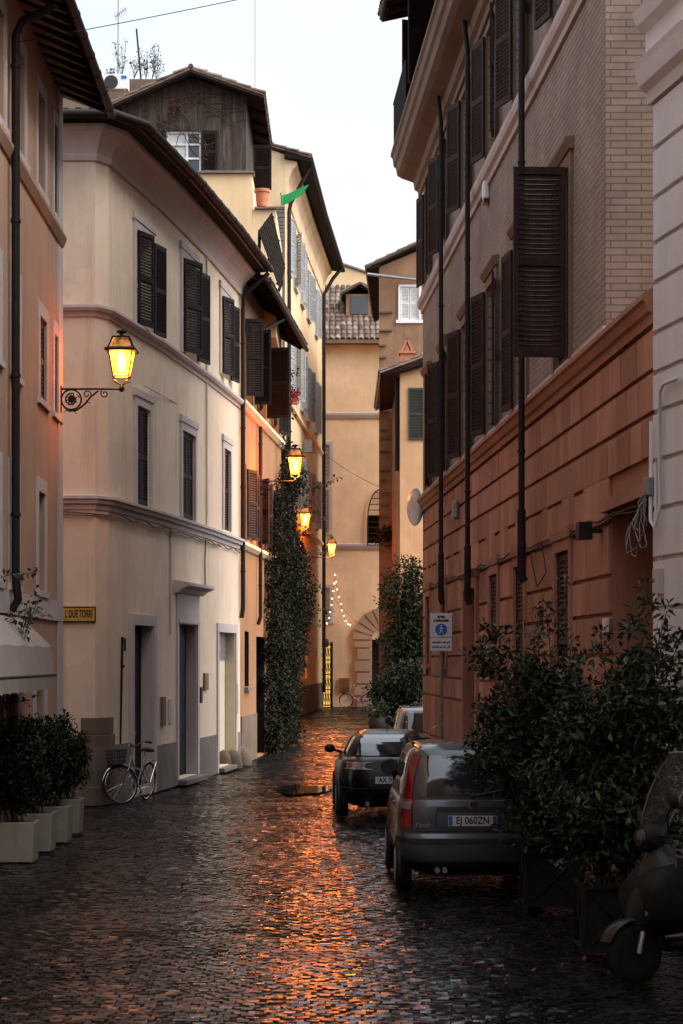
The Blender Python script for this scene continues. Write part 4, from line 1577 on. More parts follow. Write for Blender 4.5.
q0, q1 = gp(118, 79, 60.4), gp(118.5, -14, 60.4)
m = MB()
m.tube([q0, q1], .022, 6)
m.build('mast', 'grey_metal', an)
m = MB()
c = gp(118.5, 15, 60.4)
m.tube([c + V((-.1, 0, -.06)), c + V((.24, 0, .2))], .012, 5)
for t in np.linspace(-.4, .9, 6):
    p = c + V((.24 * t, 0, .16 * t))
    m.tube([p + V((0, -.3, 0)), p + V((0, .3, 0))], .007, 4)
m.build('aerial', 'grey_metal', an)
m = MB()
m.tube([gp(141, 80, 60.3), gp(136.5, 29, 60.3)], .03, 6)
tag(m.build('roof_pole', 'iron'), 'dark leaning pole on the roof block right of the antenna', 'pole')
wd = thing('roof_weeds', 'straggly dry weeds growing along the top of the roof block', 'weeds', gp(145, 80, 60.2))
cs = []
m = MB()
rr = random.Random(9)
for (px, h, n_) in ((108, .35, 5), (121, 1.3, 5), (134, .8, 5), (146, .9, 6), (152, 1.2, 6), (156, .8, 5)):
    m = MB()
    for j in range(n_):
        a = gp(px, 79, 60.3)
        b = a + V((rr.uniform(-.25, .25), rr.uniform(-.1, .1), h * rr.uniform(.5, 1)))
        m.tube([a, a.lerp(b, .5) + V((.04, 0, 0)), b], .008, 4)
        for t in (.4, .6, .8, 1):
            cs.append(a.lerp(b, t))
    m.build('stem', 'bark', wd)
leaf_cloud('foliage', 'leaf_grass', wd, cs, .07, 4, .09, 10, .4, 0)
m = MB()
m.tube([gp(255, 92, 56.5), gp(255, -20, 56.5)], .009, 5)
tag(m.build('thin_mast', 'grey_metal'), 'hair thin vertical wire mast above the plank attic roof', 'mast')

# ------------------------------------------------------------------ end of the street
G = thing('end_house', 'ochre house closing the street with a rusticated portal and tiled roof', 'house', (1.5, 106, 0))
sG, zG = PG.s_of, PG.z_of
YG = 104.0
zt = zG(350, 341)
gw = [(sG(320), sG(329.5), zG(325, 480), zG(325, 445), .2), (sG(320), sG(329), zG(325, 533), zG(325, 490), .2), (sG(320), sG(329.5), zG(325, 622), zG(325, 588), .2)]
dG = (sG(320.5), sG(330.5), 0, zG(326, 644), .5)
pc, pr, psz = 2.30, 0.72, zG(350, 640)            # portal centre, opening half width, springing height
phole = (pc + 4 - pr, pc + 4 + pr, 0, psz + .02, .6)
lun = (sG(368), sG(392), zG(370, 545), zG(370, 515), .25)
mb = MB()
PG.wall(mb, 0, PG.L[-1], 0, zt, gw + [dG, phole, lun])
shell(mb, [(9, 104), (9, 112), (-4, 112), (-4, 104)], 0, zt)
mb.build('wall', 'ochre', G)
for h in gw:
    window(G, PG, *h[:4], near=0, far=0, smat='trim', tmat='trim', tw=.18, pitch=.16)
for z in (zG(350, 415), zG(350, 546)):
    m = MB()
    PG.sweep(m, [(-.01, z - .2), (.06, z - .18), (.12, z), (.12, z + .1), (-.01, z + .14)], 0, PG.L[-1])
    m.build('string_course', 'trim', G)
m = MB()
nv = 11
ro = 1.62
for sgn in (-1, 1):
    z = 0.0
    k = 0
    while z < psz - .05:
        hh = min(.62, psz - z)
        wdt = ro if k % 2 else ro - .14
        x0, x1 = pc + sgn * pr, pc + sgn * wdt
        m.box(min(x0, x1), max(x0, x1), YG - .16, YG - .004, z, z + hh - .08)
        z += hh
        k += 1
for k in range(nv):
    a0, a1 = math.pi * k / nv + .03, math.pi * (k + 1) / nv - .03
    q = [(pc + r_ * math.cos(a), psz + r_ * math.sin(a)) for r_, a in ((pr, a0), (ro + .1, a0), (ro + .1, a1), (pr, a1))]
    m.prism([(a, b) for a, b in q], V((0, YG - .16, 0)), UX, UY, UZ, 0, .156)
m.build('portal', 'portal_stone', G)
m = MB()
m.box(pc - pr, pc + pr, YG + .5, YG + .56, 0, psz + .1)
m.build('portal_door', 'door_wood', G)
m = MB()
lx0, lx1, lz0, lz1 = gp(367.5, 0, YG).x, gp(392, 0, YG).x, zG(370, 545), zG(370, 490)
for k in range(10):
    z = lz0 + (lz1 - lz0) * k / 9.5
    half = (lx1 - lx0) / 2 * math.sqrt(max(0, 1 - max(0, (k - 4) / 5.5) ** 2))
    c = (lx0 + lx1) / 2
    m.tube([(c - half, YG - .12, z), (c + half, YG - .12, z)], .022, 5)
pts = [(lx0, YG - .12, lz0), (lx0, YG - .12, lz0 + (lz1 - lz0) * .42)] + [((lx0 + lx1) / 2 - (lx1 - lx0) / 2 * math.cos(a), YG - .12, lz0 + (lz1 - lz0) * (.42 + .58 * math.sin(a))) for a in np.linspace(.1, math.pi - .1, 14)] + [(lx1, YG - .12, lz0 + (lz1 - lz0) * .42), (lx1, YG - .12, lz0)]
m.tube(pts, .035, 6)
m.build('window_grille', 'iron', G)
dd = MB()
PG.box(dd, dG[0] + .01, dG[1] - .01, -.5, -.46, .0, dG[3] - .01)
gd = dd.build('lit_door', 'door_glow', G)
gd['label'] = 'door glowing yellow behind an iron grille'
m = MB()
x0, x1 = gp(320.5, 0, YG).x, gp(330.5, 0, YG).x
for k in range(5):
    x = x0 + (x1 - x0) * k / 4
    m.tube([(x, YG - .0, 0), (x, YG - .0, dG[3])], .02, 5)
for z in (.1, .9, 1.7, 2.45, dG[3] - .05):
    m.tube([(x0, YG, z), (x1, YG, z)], .03, 5)
for r_ in range(4):
    for k in range(4):
        cx_, cz_ = x0 + (x1 - x0) * (k + .5) / 4, .5 + r_ * .78
        m.tube([(cx_ + .05 * math.cos(a) * (1 - a / 9), YG, cz_ + .22 * math.sin(a)) for a in np.linspace(0, 6.2, 10)], .014, 4)
m.build('grille', 'iron', gd)
m = MB()
PG.box(m, dG[1] + .003, dG[1] + .12, -.01, .06, 0, dG[3] + .1)
m.build('door_frame', 'door_wood', G)
m = MB()
m.lathe([(.02, -.26), (.2, -.18), (.24, 0), (.2, .18), (.02, .26)], (gp(324.5, 0, 103.6).x, 103.6, gp(0, 643, 103.6).z), 14)
m.build('globe_lamp', 'ink', G, smooth=60)
m = MB()
PG.box(m, sG(339.2), sG(349.5), -.01, .1, zG(344, 692), zG(344, 678))
m.build('notice_case', 'brass', G)
# tiled roof, rising away, with a small dormer; higher wall behind
m = MB()
zr = gp(0, 286, 109).z
tile_patch(m, (-4, 103.4, zt - .02), (9, 103.4, zt - .02), (9, 109, zr), (-4, 109, zr), .30, .52)
m.build('roof', 'roof_tile', G)
m = MB()
m.box(-4, 9, 103.35, 104.0, zt - .2, zt - .05)
m.build('eave', 'brown_cornice', G)
dx0, dx1 = gp(346, 0, 105.6).x, gp(372, 0, 105.6).x
m = MB()
dz0, dz1 = gp(0, 318, 105.6).z, gp(0, 294, 105.6).z
m.box(dx0, dx1, 105.6, 109, dz0, dz1)
dm = m.build('dormer', 'rusty', G)
m = MB()
m.box(gp(351, 0, 105.5).x, gp(368, 0, 105.5).x, 105.55, 105.596, gp(0, 314, 105.5).z, gp(0, 296, 105.5).z)
m.build('window', 'window_glass', dm)
m = MB()
xm = (dx0 + dx1) / 2 + .1
for (xa, xb) in ((dx0 - .25, xm), (dx1 + .25, xm)):
    tile_patch(m, (xa, 105.3, dz1 - .02), (xa, 109, dz1 - .02), (xb, 109, dz1 + .55), (xb, 105.3, dz1 + .55), .3, .4)
m.build('roof', 'roof_tile', dm)
bk = thing('back_house', 'plain yellow house wall rising behind the tiled roof', 'house', (0, 116, 0))
m = MB()
z0, z1 = gp(0, 300, 114).z - 10, gp(0, 258, 114).z
m.add([(-3, 114, 0), (3.2, 114, 0), (3.2, 114, gp(0, 279, 114).z), (gp(364, 0, 114).x, 114, gp(0, 272, 114).z), (gp(322, 0, 114).x, 114, z1), (-3, 114, z1 + .3)], [(0, 1, 2, 3, 4, 5)])
m.add([(-3, 120, 0), (3.2, 120, 0), (3.2, 120, z1), (-3, 120, z1)], [(0, 1, 2, 3)])
m.quad((3.2, 114, 0), (3.2, 120, 0), (3.2, 120, z1 - 1), (3.2, 114, gp(0, 279, 114).z))
m.build('wall', 'yellow', bk)
m = MB()
m.tube([(-3, 113.95, z1 + .33), (gp(322, 0, 114).x, 113.95, z1 + .03), (gp(364, 0, 114).x, 113.95, gp(0, 272, 114).z + .03), (3.2, 113.95, gp(0, 279, 114).z + .03)], .09, 5)
m.build('coping', 'travertine', bk)

sl_ = thing('string_lights', 'string of small warm lights hung in a pointed shape on the ochre end wall', 'string lights', gp(335, 600, 103.7))
pts = [(323, 629), (325, 626), (327, 623.5), (329, 618), (330, 612), (331.5, 605), (332, 598.5), (333.3, 591), (334.3, 583.5), (335, 575), (336, 582), (337, 589.5), (339, 597), (341, 604), (342, 610.5), (344, 616), (345.7, 621), (347.8, 624), (350, 625)]
W_ = [gp(x, y, 103.7) for x, y in pts]
m = MB()
m.tube(W_, .010, 4)
m.build('cable', 'iron', sl_)
for q in W_[1:]:
    m = MB()
    m.lathe([(.006, -.04), (.028, -.02), (.032, .01), (.016, .03), (.004, .04)], q, 8)
    m.build('bulb', 'bulb_small', sl_, smooth=180)

# ------------------------------------------------------------------ right far: rusty house and small orange house
H = thing('rusty_house', 'tall rusty brown house with stub bricks and one white shuttered window', 'house', (4, 92, 0))
YH = 87.4
def hz(py, Y=YH): return gp(0, py, Y).z
def hx(px, Y=YH): return gp(px, 0, Y).x
m = MB()
wx0, wx1, wz0, wz1 = hx(400.5), hx(419), hz(320), hz(287)
X0, X1 = hx(379), 7.0
zl_, zr_ = hz(267), hz(267) + 1.4
m.quad((X0, YH, 0), (wx0, YH, 0), (wx0, YH, zl_), (X0, YH, zl_))
m.quad((wx0, YH, 0), (wx1, YH, 0), (wx1, YH, wz0), (wx0, YH, wz0))
m.quad((wx0, YH, wz1), (wx1, YH, wz1), (wx1, YH, zl_), (wx0, YH, zl_))
m.quad((wx1, YH, 0), (X1, YH, 0), (X1, YH, zl_), (wx1, YH, zl_))
m.add([(X0, YH, zl_), (X1, YH, zl_), (X1, YH, zl_ + 2.2)], [(0, 1, 2)])
m.quad((X0, YH, 0), (2.05, 100, 0), (2.05, 100, zl_), (X0, YH, zl_))
m.quad((2.05, 100, 0), (X1, 100, 0), (X1, 100, zl_), (2.05, 100, zl_))
m.quad((X1, YH, 0), (X1, 100, 0), (X1, 100, zl_ + 2), (X1, YH, zl_ + 2))
m.build('wall', 'rusty', H)
wm = MB()
for a, b, c, d_ in ((wx0 - .08, wx1 + .08, wz1, wz1 + .1), (wx0 - .1, wx0, wz0, wz1), (wx1, wx1 + .1, wz0, wz1), (wx0 - .2, wx1 + .2, wz0 - .14, wz0)):
    wm.box(a, b, YH - .07, YH + .02, c, d_)
wn = wm.build('window', 'white_paint', H)
m = MB()
for k in range(2):
    w_ = (wx1 - wx0) / 2
    leaf_panel(m, V((wx0 + k * w_ + .01, YH + .02, wz0)), UX, UY, w_ - .02, wz1 - wz0, .12, th=.05)
m.build('shutter', 'sign_white', wn)
m = MB()
m.hexa([V((hx(366.5), 87.0, hz(272))), V((X0 + .02, 87.0, hz(268))), V((2.1, 100.3, hz(268))), V((1.62, 100.3, hz(272))),
        V((hx(366.5), 87.0, hz(270))), V((X0 + .02, 87.0, hz(264))), V((2.1, 100.3, hz(264))), V((1.62, 100.3, hz(270)))])
m.build('eave', 'dark_wood', H)
m = MB()
tile_patch(m, (hx(366), 86.95, hz(269)), (1.6, 100.4, hz(269)), (X1 + .2, 100.4, hz(269) + 2.9), (X1 + .2, 86.95, hz(269) + 2.9), .3, .5)
m.build('roof', 'roof_tile', H)
pipe_run(H, [V((hx(367), 86.95, hz(276))), V((hx(395), 87.15, hz(278.5))), V((hx(419), 87.2, hz(281)))], .07, 'gutter', 'grey_metal')
rr = random.Random(2)
for py in (312, 330, 345, 357, 372, 396, 412, 430, 438, 451, 470, 480, 493, 505, 516):
    m = MB()
    m.box(hx(379.5), hx(379.5 + rr.uniform(6, 13)), YH - .14, YH + .01, hz(py + 1.2), hz(py - .6))
    m.build('stub_brick', 'old_stone', H)
H2 = thing('small_orange_house', 'small orange house with dark green shutter and tiled eave', 'house', (4, 80, 0))
Y2 = 76.0
x0 = gp(400, 0, Y2).x
zt2 = gp(0, 371, Y2).z
m = MB()
sx0, sx1, sz0, sz1 = gp(408.5, 0, Y2).x, gp(424, 0, Y2).x, gp(0, 440, Y2).z, gp(0, 388, Y2).z
m.box(x0, 8, Y2, 87.1, 0, zt2)
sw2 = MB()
sw2.box(x0 - .02, x0 - .004, Y2 + .02, 87.0, 0, zt2 - .06)  # dark sheet over the lit side: shade put into the colour
sw2.build('side_shade_skin', 'old_stone', H2)
m.add([(x0, Y2 - .001, zt2), (8, Y2 - .001, zt2), (8, Y2 - .001, zt2 + 2.0)], [(0, 1, 2)])
m.build('wall', 'tan', H2)
m = MB()
leaf_panel(m, V((sx0, Y2 - .03, sz0)), UX, UY, sx1 - sx0, sz1 - sz0, .1, th=.06)
m.build('shutter', 'shutter_green', H2)
m = MB()
ex = gp(380, 0, Y2).x
m.hexa([V((ex, Y2 - .3, gp(0, 376, Y2).z)), V((x0 + .01, Y2 - .3, zt2 - .05)), V((x0 + .05, 87, zt2 - .05)), V((ex + .2, 87, gp(0, 376, Y2).z)),
        V((ex, Y2 - .3, gp(0, 374, Y2).z)), V((x0 + .01, Y2 - .3, zt2 + .1)), V((x0 + .05, 87, zt2 + .1)), V((ex + .2, 87, gp(0, 374, Y2).z))])
m.tube([V((ex + .3, Y2 - .2, gp(0, 376, Y2).z)), V((8, Y2 - .2, zt2 + 1.7))], .09, 5)
m.build('eave', 'dark_wood', H2)
m = MB()
tile_patch(m, (ex, Y2 - .35, gp(0, 373, Y2).z), (ex, 87.2, gp(0, 373, Y2).z), (8, 87.2, zt2 + 2.35), (8, Y2 - .35, zt2 + 2.35), .26, .42)
m.build('roof', 'roof_tile', H2)
m = MB()
c = gp(406, 362, Y2 + .6)
m.box(c.x - .22, c.x + .30, Y2 + .3, Y2 + .9, c.z - .4, c.z + .28)
m.box(c.x - .28, c.x + .36, Y2 + .24, Y2 + .96, c.z + .283, c.z + .38)
m.hexa([V((c.x - .2, Y2 + .3, c.z + .38)), V((c.x - .12, Y2 + .3, c.z + .38)), V((c.x - .12, Y2 + .9, c.z + .38)), V((c.x - .2, Y2 + .9, c.z + .38)),
        V((c.x - .0, Y2 + .3, c.z + .85)), V((c.x + .08, Y2 + .3, c.z + .85)), V((c.x + .08, Y2 + .9, c.z + .85)), V((c.x - .0, Y2 + .9, c.z + .85))])
m.hexa([V((c.x + .2, Y2 + .3, c.z + .38)), V((c.x + .28, Y2 + .3, c.z + .38)), V((c.x + .28, Y2 + .9, c.z + .38)), V((c.x + .2, Y2 + .9, c.z + .38)),
        V((c.x - .0, Y2 + .3, c.z + .85)), V((c.x + .08, Y2 + .3, c.z + .85)), V((c.x + .08, Y2 + .9, c.z + .85)), V((c.x - .0, Y2 + .9, c.z + .85))])
m.build('chimney', 'terracotta', H2)
pipe_run(H2, [V((x0 - .1, Y2 + .4, zt2 - .2)), V((x0 - .1, Y2 + .4, gp(0, 470, Y2).z))], .09)

# ------------------------------------------------------------------ right: red and brick palazzo
I = thing('red_palazzo', 'long palazzo with a red rusticated ground floor and brick upper storeys', 'building', (5, 30, 0))
LI = PI.L[-1]
sI, zI, sY = PI.s_of, PI.z_of, PI.s_Y
Yc = [23.5, 27.05, 30.2, 33.7, 37.4, 40.7]
hw = [.55, .55, .55, .55, .55, .5]
ZC = 5.84
gwin = [(sY(23.02), sY(24.05), 2.43, 3.80, .16), (sY(26.75), sY(27.7), 2.43, 3.80, .16), (sY(29.55), sY(30.5), 2.43, 3.80, .16), (sY(37.1), sY(38.0), 2.43, 3.80, .16), (sY(40.3), sY(41.1), 2.43, 3.80, .16)]
gdoor = (sY(32.2), sY(33.9), 0.02, 3.68, .3)
portal = (sY(18.42), sY(20.62), 0.02, 4.05, .75)
r1 = [(sY(y - h), sY(y + h), 5.98, 8.2, .2) for y, h in zip(Yc, hw)]
r2 = [(sY(y - h), sY(y + h), 10.24, 12.12, .2) for y, h in zip(Yc, hw)]
sUP = sY(20.76)
mb = MB()
PI.wall(mb, 0, LI, 0, ZC, gwin + [gdoor, portal], d=-.045)
shell(mb, [(1.71, 42), (9, 42.6), (9, 18.3), (2.91, 18.3)], 0, ZC)
mb.build('ground_floor_wall', 'red', I)
mb = MB()
PI.wall(mb, sUP, LI, ZC, 12.5, r1 + r2)
xr0 = PI.at(sUP).x
shell(mb, [(1.71, 42), (9, 42.6), (9, 20.76), (xr0, 20.76)], ZC, 13.0)
mb.build('brick_wall', 'brick', I)
# rusticated blocks, cut round the openings
courses = [(0.01, 1.02), (1.02, 1.83), (1.83, 2.21), (2.21, 2.60), (2.60, 3.02), (3.02, 3.42), (3.42, 3.95), (3.95, 4.42), (4.42, 4.83), (4.83, 5.22), (5.22, 5.62)]
m = MB()
rr = random.Random(21)
op = [(a - .15, b + .15, z0 - .10, z1 + .15) for a, b, z0, z1, r in gwin] + [(gdoor[0] - .2, gdoor[1] + .2, 0, gdoor[3] + .2), (portal[0] - .02, portal[1] + .02, 0, portal[3] + .14)]
for ci, (z0, z1) in enumerate(courses):
    cuts = [(0.0, LI)]
    for (a, b, q0, q1) in op:
        if q1 <= z0 + .05 or q0 >= z1 - .03: continue
        nx = []
        for (c0, c1) in cuts:
            if b <= c0 or a >= c1: nx.append((c0, c1)); continue
            if a > c0: nx.append((c0, a))
            if b < c1: nx.append((b, c1))
        cuts = nx
    for (c0, c1) in cuts:
        if c1 - c0 < .05: continue
        t = c0
        while t < c1 - .001:
            wd_ = rr.uniform(.28, .62) if ci >= 7 else rr.uniform(.4, .9)
            e = min(c1, t + wd_)
            if c1 - e < .2: e = c1
            zt_ = z1 - (.045 if ci != 7 or rr.random() < .55 else 0.002)
            PI.box(m, t + .009, e - .009, -.044, rr.uniform(-.003, .003), z0 + (.0 if ci else .0), zt_)
            t = e
m.build('rusticated_blocks', 'red_block', I, bevel=.006)
m = MB()
PI.sweep(m, [(-.04, ZC - .22), (.02, ZC - .22), (.035, ZC - .14), (.07, ZC - .12), (.10, ZC - .04), (.13, ZC - .02), (.13, ZC + .03), (.02, ZC + .1), (-.04, ZC + .1)], -.05, LI + .12)
m.build('string_course', 'red', I)
m = MB()
PI.box(m, sUP, LI, -.01, .03, ZC + .103, ZC + .16)
m.build('window_ledge', 'trim', I)
m = MB()
PI.sweep(m, [(-.01, 9.78), (.04, 9.78), (.05, 9.86), (.10, 9.9), (.12, 9.97), (.12, 10.02), (.04, 10.04), (.04, 10.22), (-.01, 10.22)], sUP - .0, LI + .05)
m.build('string_course', 'cornice', I)
m = MB()
PI.sweep(m, [(-.01, 12.35), (.05, 12.35), (.06, 12.46), (.13, 12.50), (.16, 12.66), (.40, 12.74), (.50, 12.80), (.53, 12.95), (.58, 13.0), (.60, 13.16), (.64, 13.2), (.64, 13.27), (-.01, 13.32)], sUP - .05, LI + .55)
m.build('cornice', 'brown_cornice', I)
# windows
ang1 = [(90, None), (None, 168), (12, 166), (166, 168), (30, 164), (0, 0)]
for k, h in enumerate(r1):
    near, far = [(90, 0), (0, 174), (173, 166), (174, 165), (172, 164), (170, 0)][k]
    window(I, PI, *h[:4], near=near, far=far, smat='shutter_red', tmat='brown_cornice', tw=.15, head=.07, sill=False, rev=.16, leafw=.6 if k == 0 else None)
for k, h in enumerate(r2):
    near, far = [(172, 168), (173, 164), (170, 166), (174, 163), (172, 165), (172, 170)][k]
    window(I, PI, *h[:4], near=near, far=far, smat='shutter_red', tmat='brown_cornice', tw=.12, sill=False, rev=.16)
for k, h in enumerate(gwin):
    window(I, PI, *h[:4], near=0, far=0, smat='shutter_brown', tmat='red', tw=.14, tp=.03, head=.03, sill=True, rev=.14)
a, b, z0, z1, r = gdoor
m = MB()
PI.box(m, a - .18, a - .003, -.044, .05, 1.2, z1 + .18)
PI.box(m, b + .003, b + .18, -.044, .05, 1.2, z1 + .18)
PI.box(m, a - .003, b + .003, -.044, .05, z1 + .003, z1 + .18)
PI.sweep(m, [(-.04, z1 + .183), (.06, z1 + .183), (.14, z1 + .26), (.14, z1 + .3), (-.04, z1 + .32)], a - .25, b + .25)
ds = m.build('door_surround', 'red', I)
m = MB()
PI.box(m, a - .2, a - .003, -.044, .07, 0, 1.2)
PI.box(m, b + .003, b + .2, -.044, .07, 0, 1.2)
m.build('stone_base', 'travertine', ds)
m = MB()
PI.box(m, a + .01, b - .01, -r - .06, -r - .01, 0, z1 - .01)
for j in range(2):
    for q in range(3):
        PI.box(m, a + .08 + j * (b - a) / 2, a - .06 + (j + 1) * (b - a) / 2, -r - .012, -r + .015, .2 + q * 1.1, 1.1 + q * 1.1)
m.build('door', 'door_wood', I)
a, b, z0, z1, r = portal
m = MB()
PI.box(m, a - .1, b + .18, -.03, .06, z1 + .003, z1 + .13)
m.build('lintel', 'red', I)
m = MB()
PI.box(m, a + .01, b - .01, -r - .1, -r - .02, 0, z1 - .01)
gt = m.build('gate', 'door_wood', I)
m = MB()
n = 15
for k in range(n):
    q = PI.at(a + .08 + (b - a - .16) * k / (n - 1), -r + .02, 0)
    m.tube([q + UZ * .05, q + UZ * (z1 - .05)], .018, 6)
for z in (.15, 1.35, 2.6, 3.8):
    PI.box(m, a + .04, b - .04, -r + .0, -r + .04, z, z + .06)
m.build('bars', 'iron', gt)
for (px, zb_) in ((452, 3.55), (480, 3.42), (537, 3.55)):
    t = sI(px)
    pipe_run(I, [PI.at(t, .26, 12.76), PI.at(t, .20, 12.2), PI.at(t, .20, 9), PI.at(t, .20, zb_ + .6)], .042, straps=[PI.at(t, .2, z) for z in (11.2, 8.9, 7.2, 5.2)])
    pipe_run(I, [PI.at(t, .2, zb_ + .9), PI.at(t, .2, zb_ + .05), PI.at(t, .16, zb_ - .02)], .056, 'pipe_boot', 'pipe')
# wall fittings
m = MB()
c = PI.at(sI(489), 0, zI(489, 192))
u, nn = PI.dirs(sI(489))
m.obox(c, u, nn, UZ, -.11, .11, 0, .1, -.12, .16)
ab = m.build('alarm_box', 'white_paint', I, bevel=.03)
m = MB()
m.obox(c, u, nn, UZ, -.09, .09, .01, .09, -.19, -.123)
m.build('alarm_lamp', 'lamp_dark_red', ab)
m = MB()
c = PI.at(sI(459), 0, zI(459, 510))
m.obox(c, u, nn, UZ, -.1, .1, 0, .12, -.17, .17)
m.build('meter_box', 'grey_metal', I, bevel=.05)
m = MB()
c = PI.at(sI(602), 0, zI(602, 531))
m.obox(c, u, nn, UZ, -.02, .02, 0, .16, -.02, .02)
m.obox(c, u, nn, UZ, -.11, .11, .12, .26, -.09, .09)
m.build('floodlight', 'iron', I)
m = MB()
t = np.linspace(.2, LI - .3, 90)
m.tube([PI.at(q, .03, 4.02 - .035 * abs(math.sin(q * 1.9)) - .012 * math.sin(q * 5)) for q in t], .012, 5)
m.tube([PI.at(q, .04, 3.99 - .05 * abs(math.sin(q * 1.3 + 1))) for q in t[:60]], .009, 5)
m.tube([PI.at(sY(25.0), .04, 4.0), PI.at(sY(24.6), .04, 3.6), PI.at(sY(25.3), .05, 3.45), PI.at(sY(25.9), .05, 3.9)], .008, 5)
m.build('cable', 'pipe', I)
m = MB()
PI.box(m, sI(605), sI(609.5), .004, .03, zI(607, 632), zI(607, 618))
m.build('enamel_plate', 'sign_white', I)
# attic storey behind the cornice, with balcony rail and eave
m = MB()
PI.wall(m, sY(22), LI - .3, 13.3, 16.2, [(sY(37.2), sY(38.4), 13.5, 15.6, .2), (sY(40.0), sY(41.0), 13.5, 15.6, .2)], d=-.02)
shell(m, [(1.75, 41.7), (8.9, 42.3), (8.9, 22), (2.72, 22)], 13.0, 16.2)
m.build('attic_wall', 'deep_orange', I)
for (y0, y1) in ((37.2, 38.4), (40.0, 41.0)):
    window(I, PI, sY(y0), sY(y1), 13.5, 15.6, near=160, far=70, smat='shutter', tmat='deep_orange', tw=.08, sill=False)
m = MB()
PI.sweep(m, [(-.03, 16.15), (.85, 15.95), (.88, 16.03), (-.03, 16.3)], sY(22) - .3, LI + .2)
t = sY(22)
while t < LI:
    m.tube([PI.at(t, -.02, 16.1), PI.at(t, .8, 15.9)], .05, 4)
    t += .6
m.build('eave', 'dark_wood', I)
m = MB()
tile_patch(m, PI.at(sY(22) - .3, .9, 16.05), PI.at(LI + .25, .9, 16.05), PI.at(LI + .25, -2.5, 17.1), PI.at(sY(22) - .3, -2.5, 17.1))
m.build('roof', 'roof_tile', I)
m = MB()
for (s0, s1) in ((sY(39.3), LI + .48),):
    for z in (13.36, 14.3):
        m.tube([PI.at(s0, .58, z), PI.at(s1, .58, z), PI.at(s1, .0, z)], .02, 6)
    t = s0
    while t < s1:
        m.tube([PI.at(t, .58, 13.3), PI.at(t, .58, 14.3)], .010, 5)
        t += .11
    for d in np.linspace(.05, .5, 5):
        m.tube([PI.at(s1, d, 13.3), PI.at(s1, d, 14.3)], .010, 5)
m.build('balcony_rail', 'iron', I)
# traffic mirror on its far corner
tm = thing('traffic_mirror', 'round convex traffic mirror on the far corner of the red palazzo', 'mirror', gp(414, 507, 42.3))
c = gp(414.5, 507, 42.25)
nv_ = V((-.93, -.36, 0)).normalized()
e1 = UZ.cross(nv_).normalized()
m = MB()
vs, fs = [], []
K = 28
prof = [(0, .07), (.2, .06), (.34, .03), (.385, 0), (.40, -.02), (.36, -.06), (.12, -.11), (0, -.12)]
for (r_, h) in prof:
    for k in range(K):
        a = 2 * math.pi * k / K
        vs.append(c + e1 * r_ * math.cos(a) + UZ * r_ * math.sin(a) + nv_ * h)
for i in range(len(prof) - 1):
    for k in range(K):
        fs.append((i * K + k, i * K + (k + 1) % K, (i + 1) * K + (k + 1) % K, (i + 1) * K + k))
m.add(vs, fs)
m.build('disc', 'steel', tm, smooth=50)
m = MB()
m.tube([c - nv_ * .1, V((1.78, 42.05, c.z))], .03, 6)
m.build('bracket', 'iron', tm)

# ------------------------------------------------------------------ right: white house
J = thing('white_house', 'white rendered house with grooved courses at the right edge', 'house', (5, 12, 0))
LJ = PJ.L[-1]
m = MB()
PJ.wall(m, 0, LJ, 0, 12.5, [], d=-.04)
shell(m, [(2.865, 18.28), (9, 18.28), (9, -10), (4.1, -10)], 0, 12.5)
m.build('wall', 'white_stone', J)
m = MB()
zc = [0.02, .80, 1.25, 1.70, 2.13, 2.57, 3.02, 3.47, 3.92, 4.36, 4.80, 5.16, 5.52, 5.98, 6.34, 6.75, 7.2, 7.62]
for z0, z1 in zip(zc, zc[1:]):
    PJ.box(m, 0, LJ + .005, -.035, 0, z0, z1 - .045)
m.build('grooved_blocks', 'white_stone', J, bevel=.012)
m = MB()
PJ.sweep(m, [(-.04, 7.60), (.03, 7.60), (.05, 7.70), (.12, 7.75), (.16, 7.9), (.18, 7.95), (.05, 8.05), (.05, 8.25), (.14, 8.3), (.18, 8.42), (-.04, 8.48)], 0, LJ + .06)
m.build('cornice', 'white_stone', J)
m = MB()
for k in range(12):
    PJ.box(m, LJ - 1.16, LJ + .005, -.035, 0.01, 8.5 + k * .4, 8.87 + k * .4)
m.build('corner_blocks', 'trim', J)
sJ, zJ = PJ.s_of, PJ.z_of
m = MB()
t = sJ(664)
m.tube([PJ.at(sJ(683), .04, zJ(683, 378)), PJ.at(sJ(668), .04, zJ(668, 384)), PJ.at(t, .04, zJ(664, 392)), PJ.at(t, .04, zJ(664, 505)), PJ.at(t + .06, .07, zJ(663, 527)), PJ.at(t + .2, .06, zJ(660, 520)), PJ.at(t + .24, .04, zJ(659, 420))], .018, 7)
m.tube([PJ.at(sJ(659), .03, zJ(659, 515)), PJ.at(sJ(659), .03, zJ(659, 462))], .016, 6)
m.build('conduit', 'white_stone', J, smooth=60)
m = MB()
PJ.box(m, LJ - .14, LJ + .0, .004, .10, zJ(655, 496), zJ(655, 478))
m.build('junction_box', 'grey_metal', J, bevel=.01)
m = MB()
rr = random.Random(4)
for k in range(7):
    a = PJ.at(LJ - .08, .09, zJ(655, 490) - .02 * k)
    e = PI.at(.25 + .12 * k, .05, 4.0 - .03 * k)
    mid = (a + e) / 2 + V((-.05, 0, -.12 - .09 * (k % 4)))
    b1 = a + V((rr.uniform(-.10, .02), -.03, -rr.uniform(.15, .5)))
    b2 = e + V((rr.uniform(-.15, .05), -.06, -rr.uniform(.1, .35)))
    m.tube([a, a.lerp(b1, .6) + V((-.03, 0, 0)), b1, b1.lerp(b2, .5) + V((0, 0, -.08)), b2, b2.lerp(e, .6) + V((-.02, 0, 0)), e], .0045, 5)
m.build('cable', 'grey_metal', J, smooth=60)
m = MB()
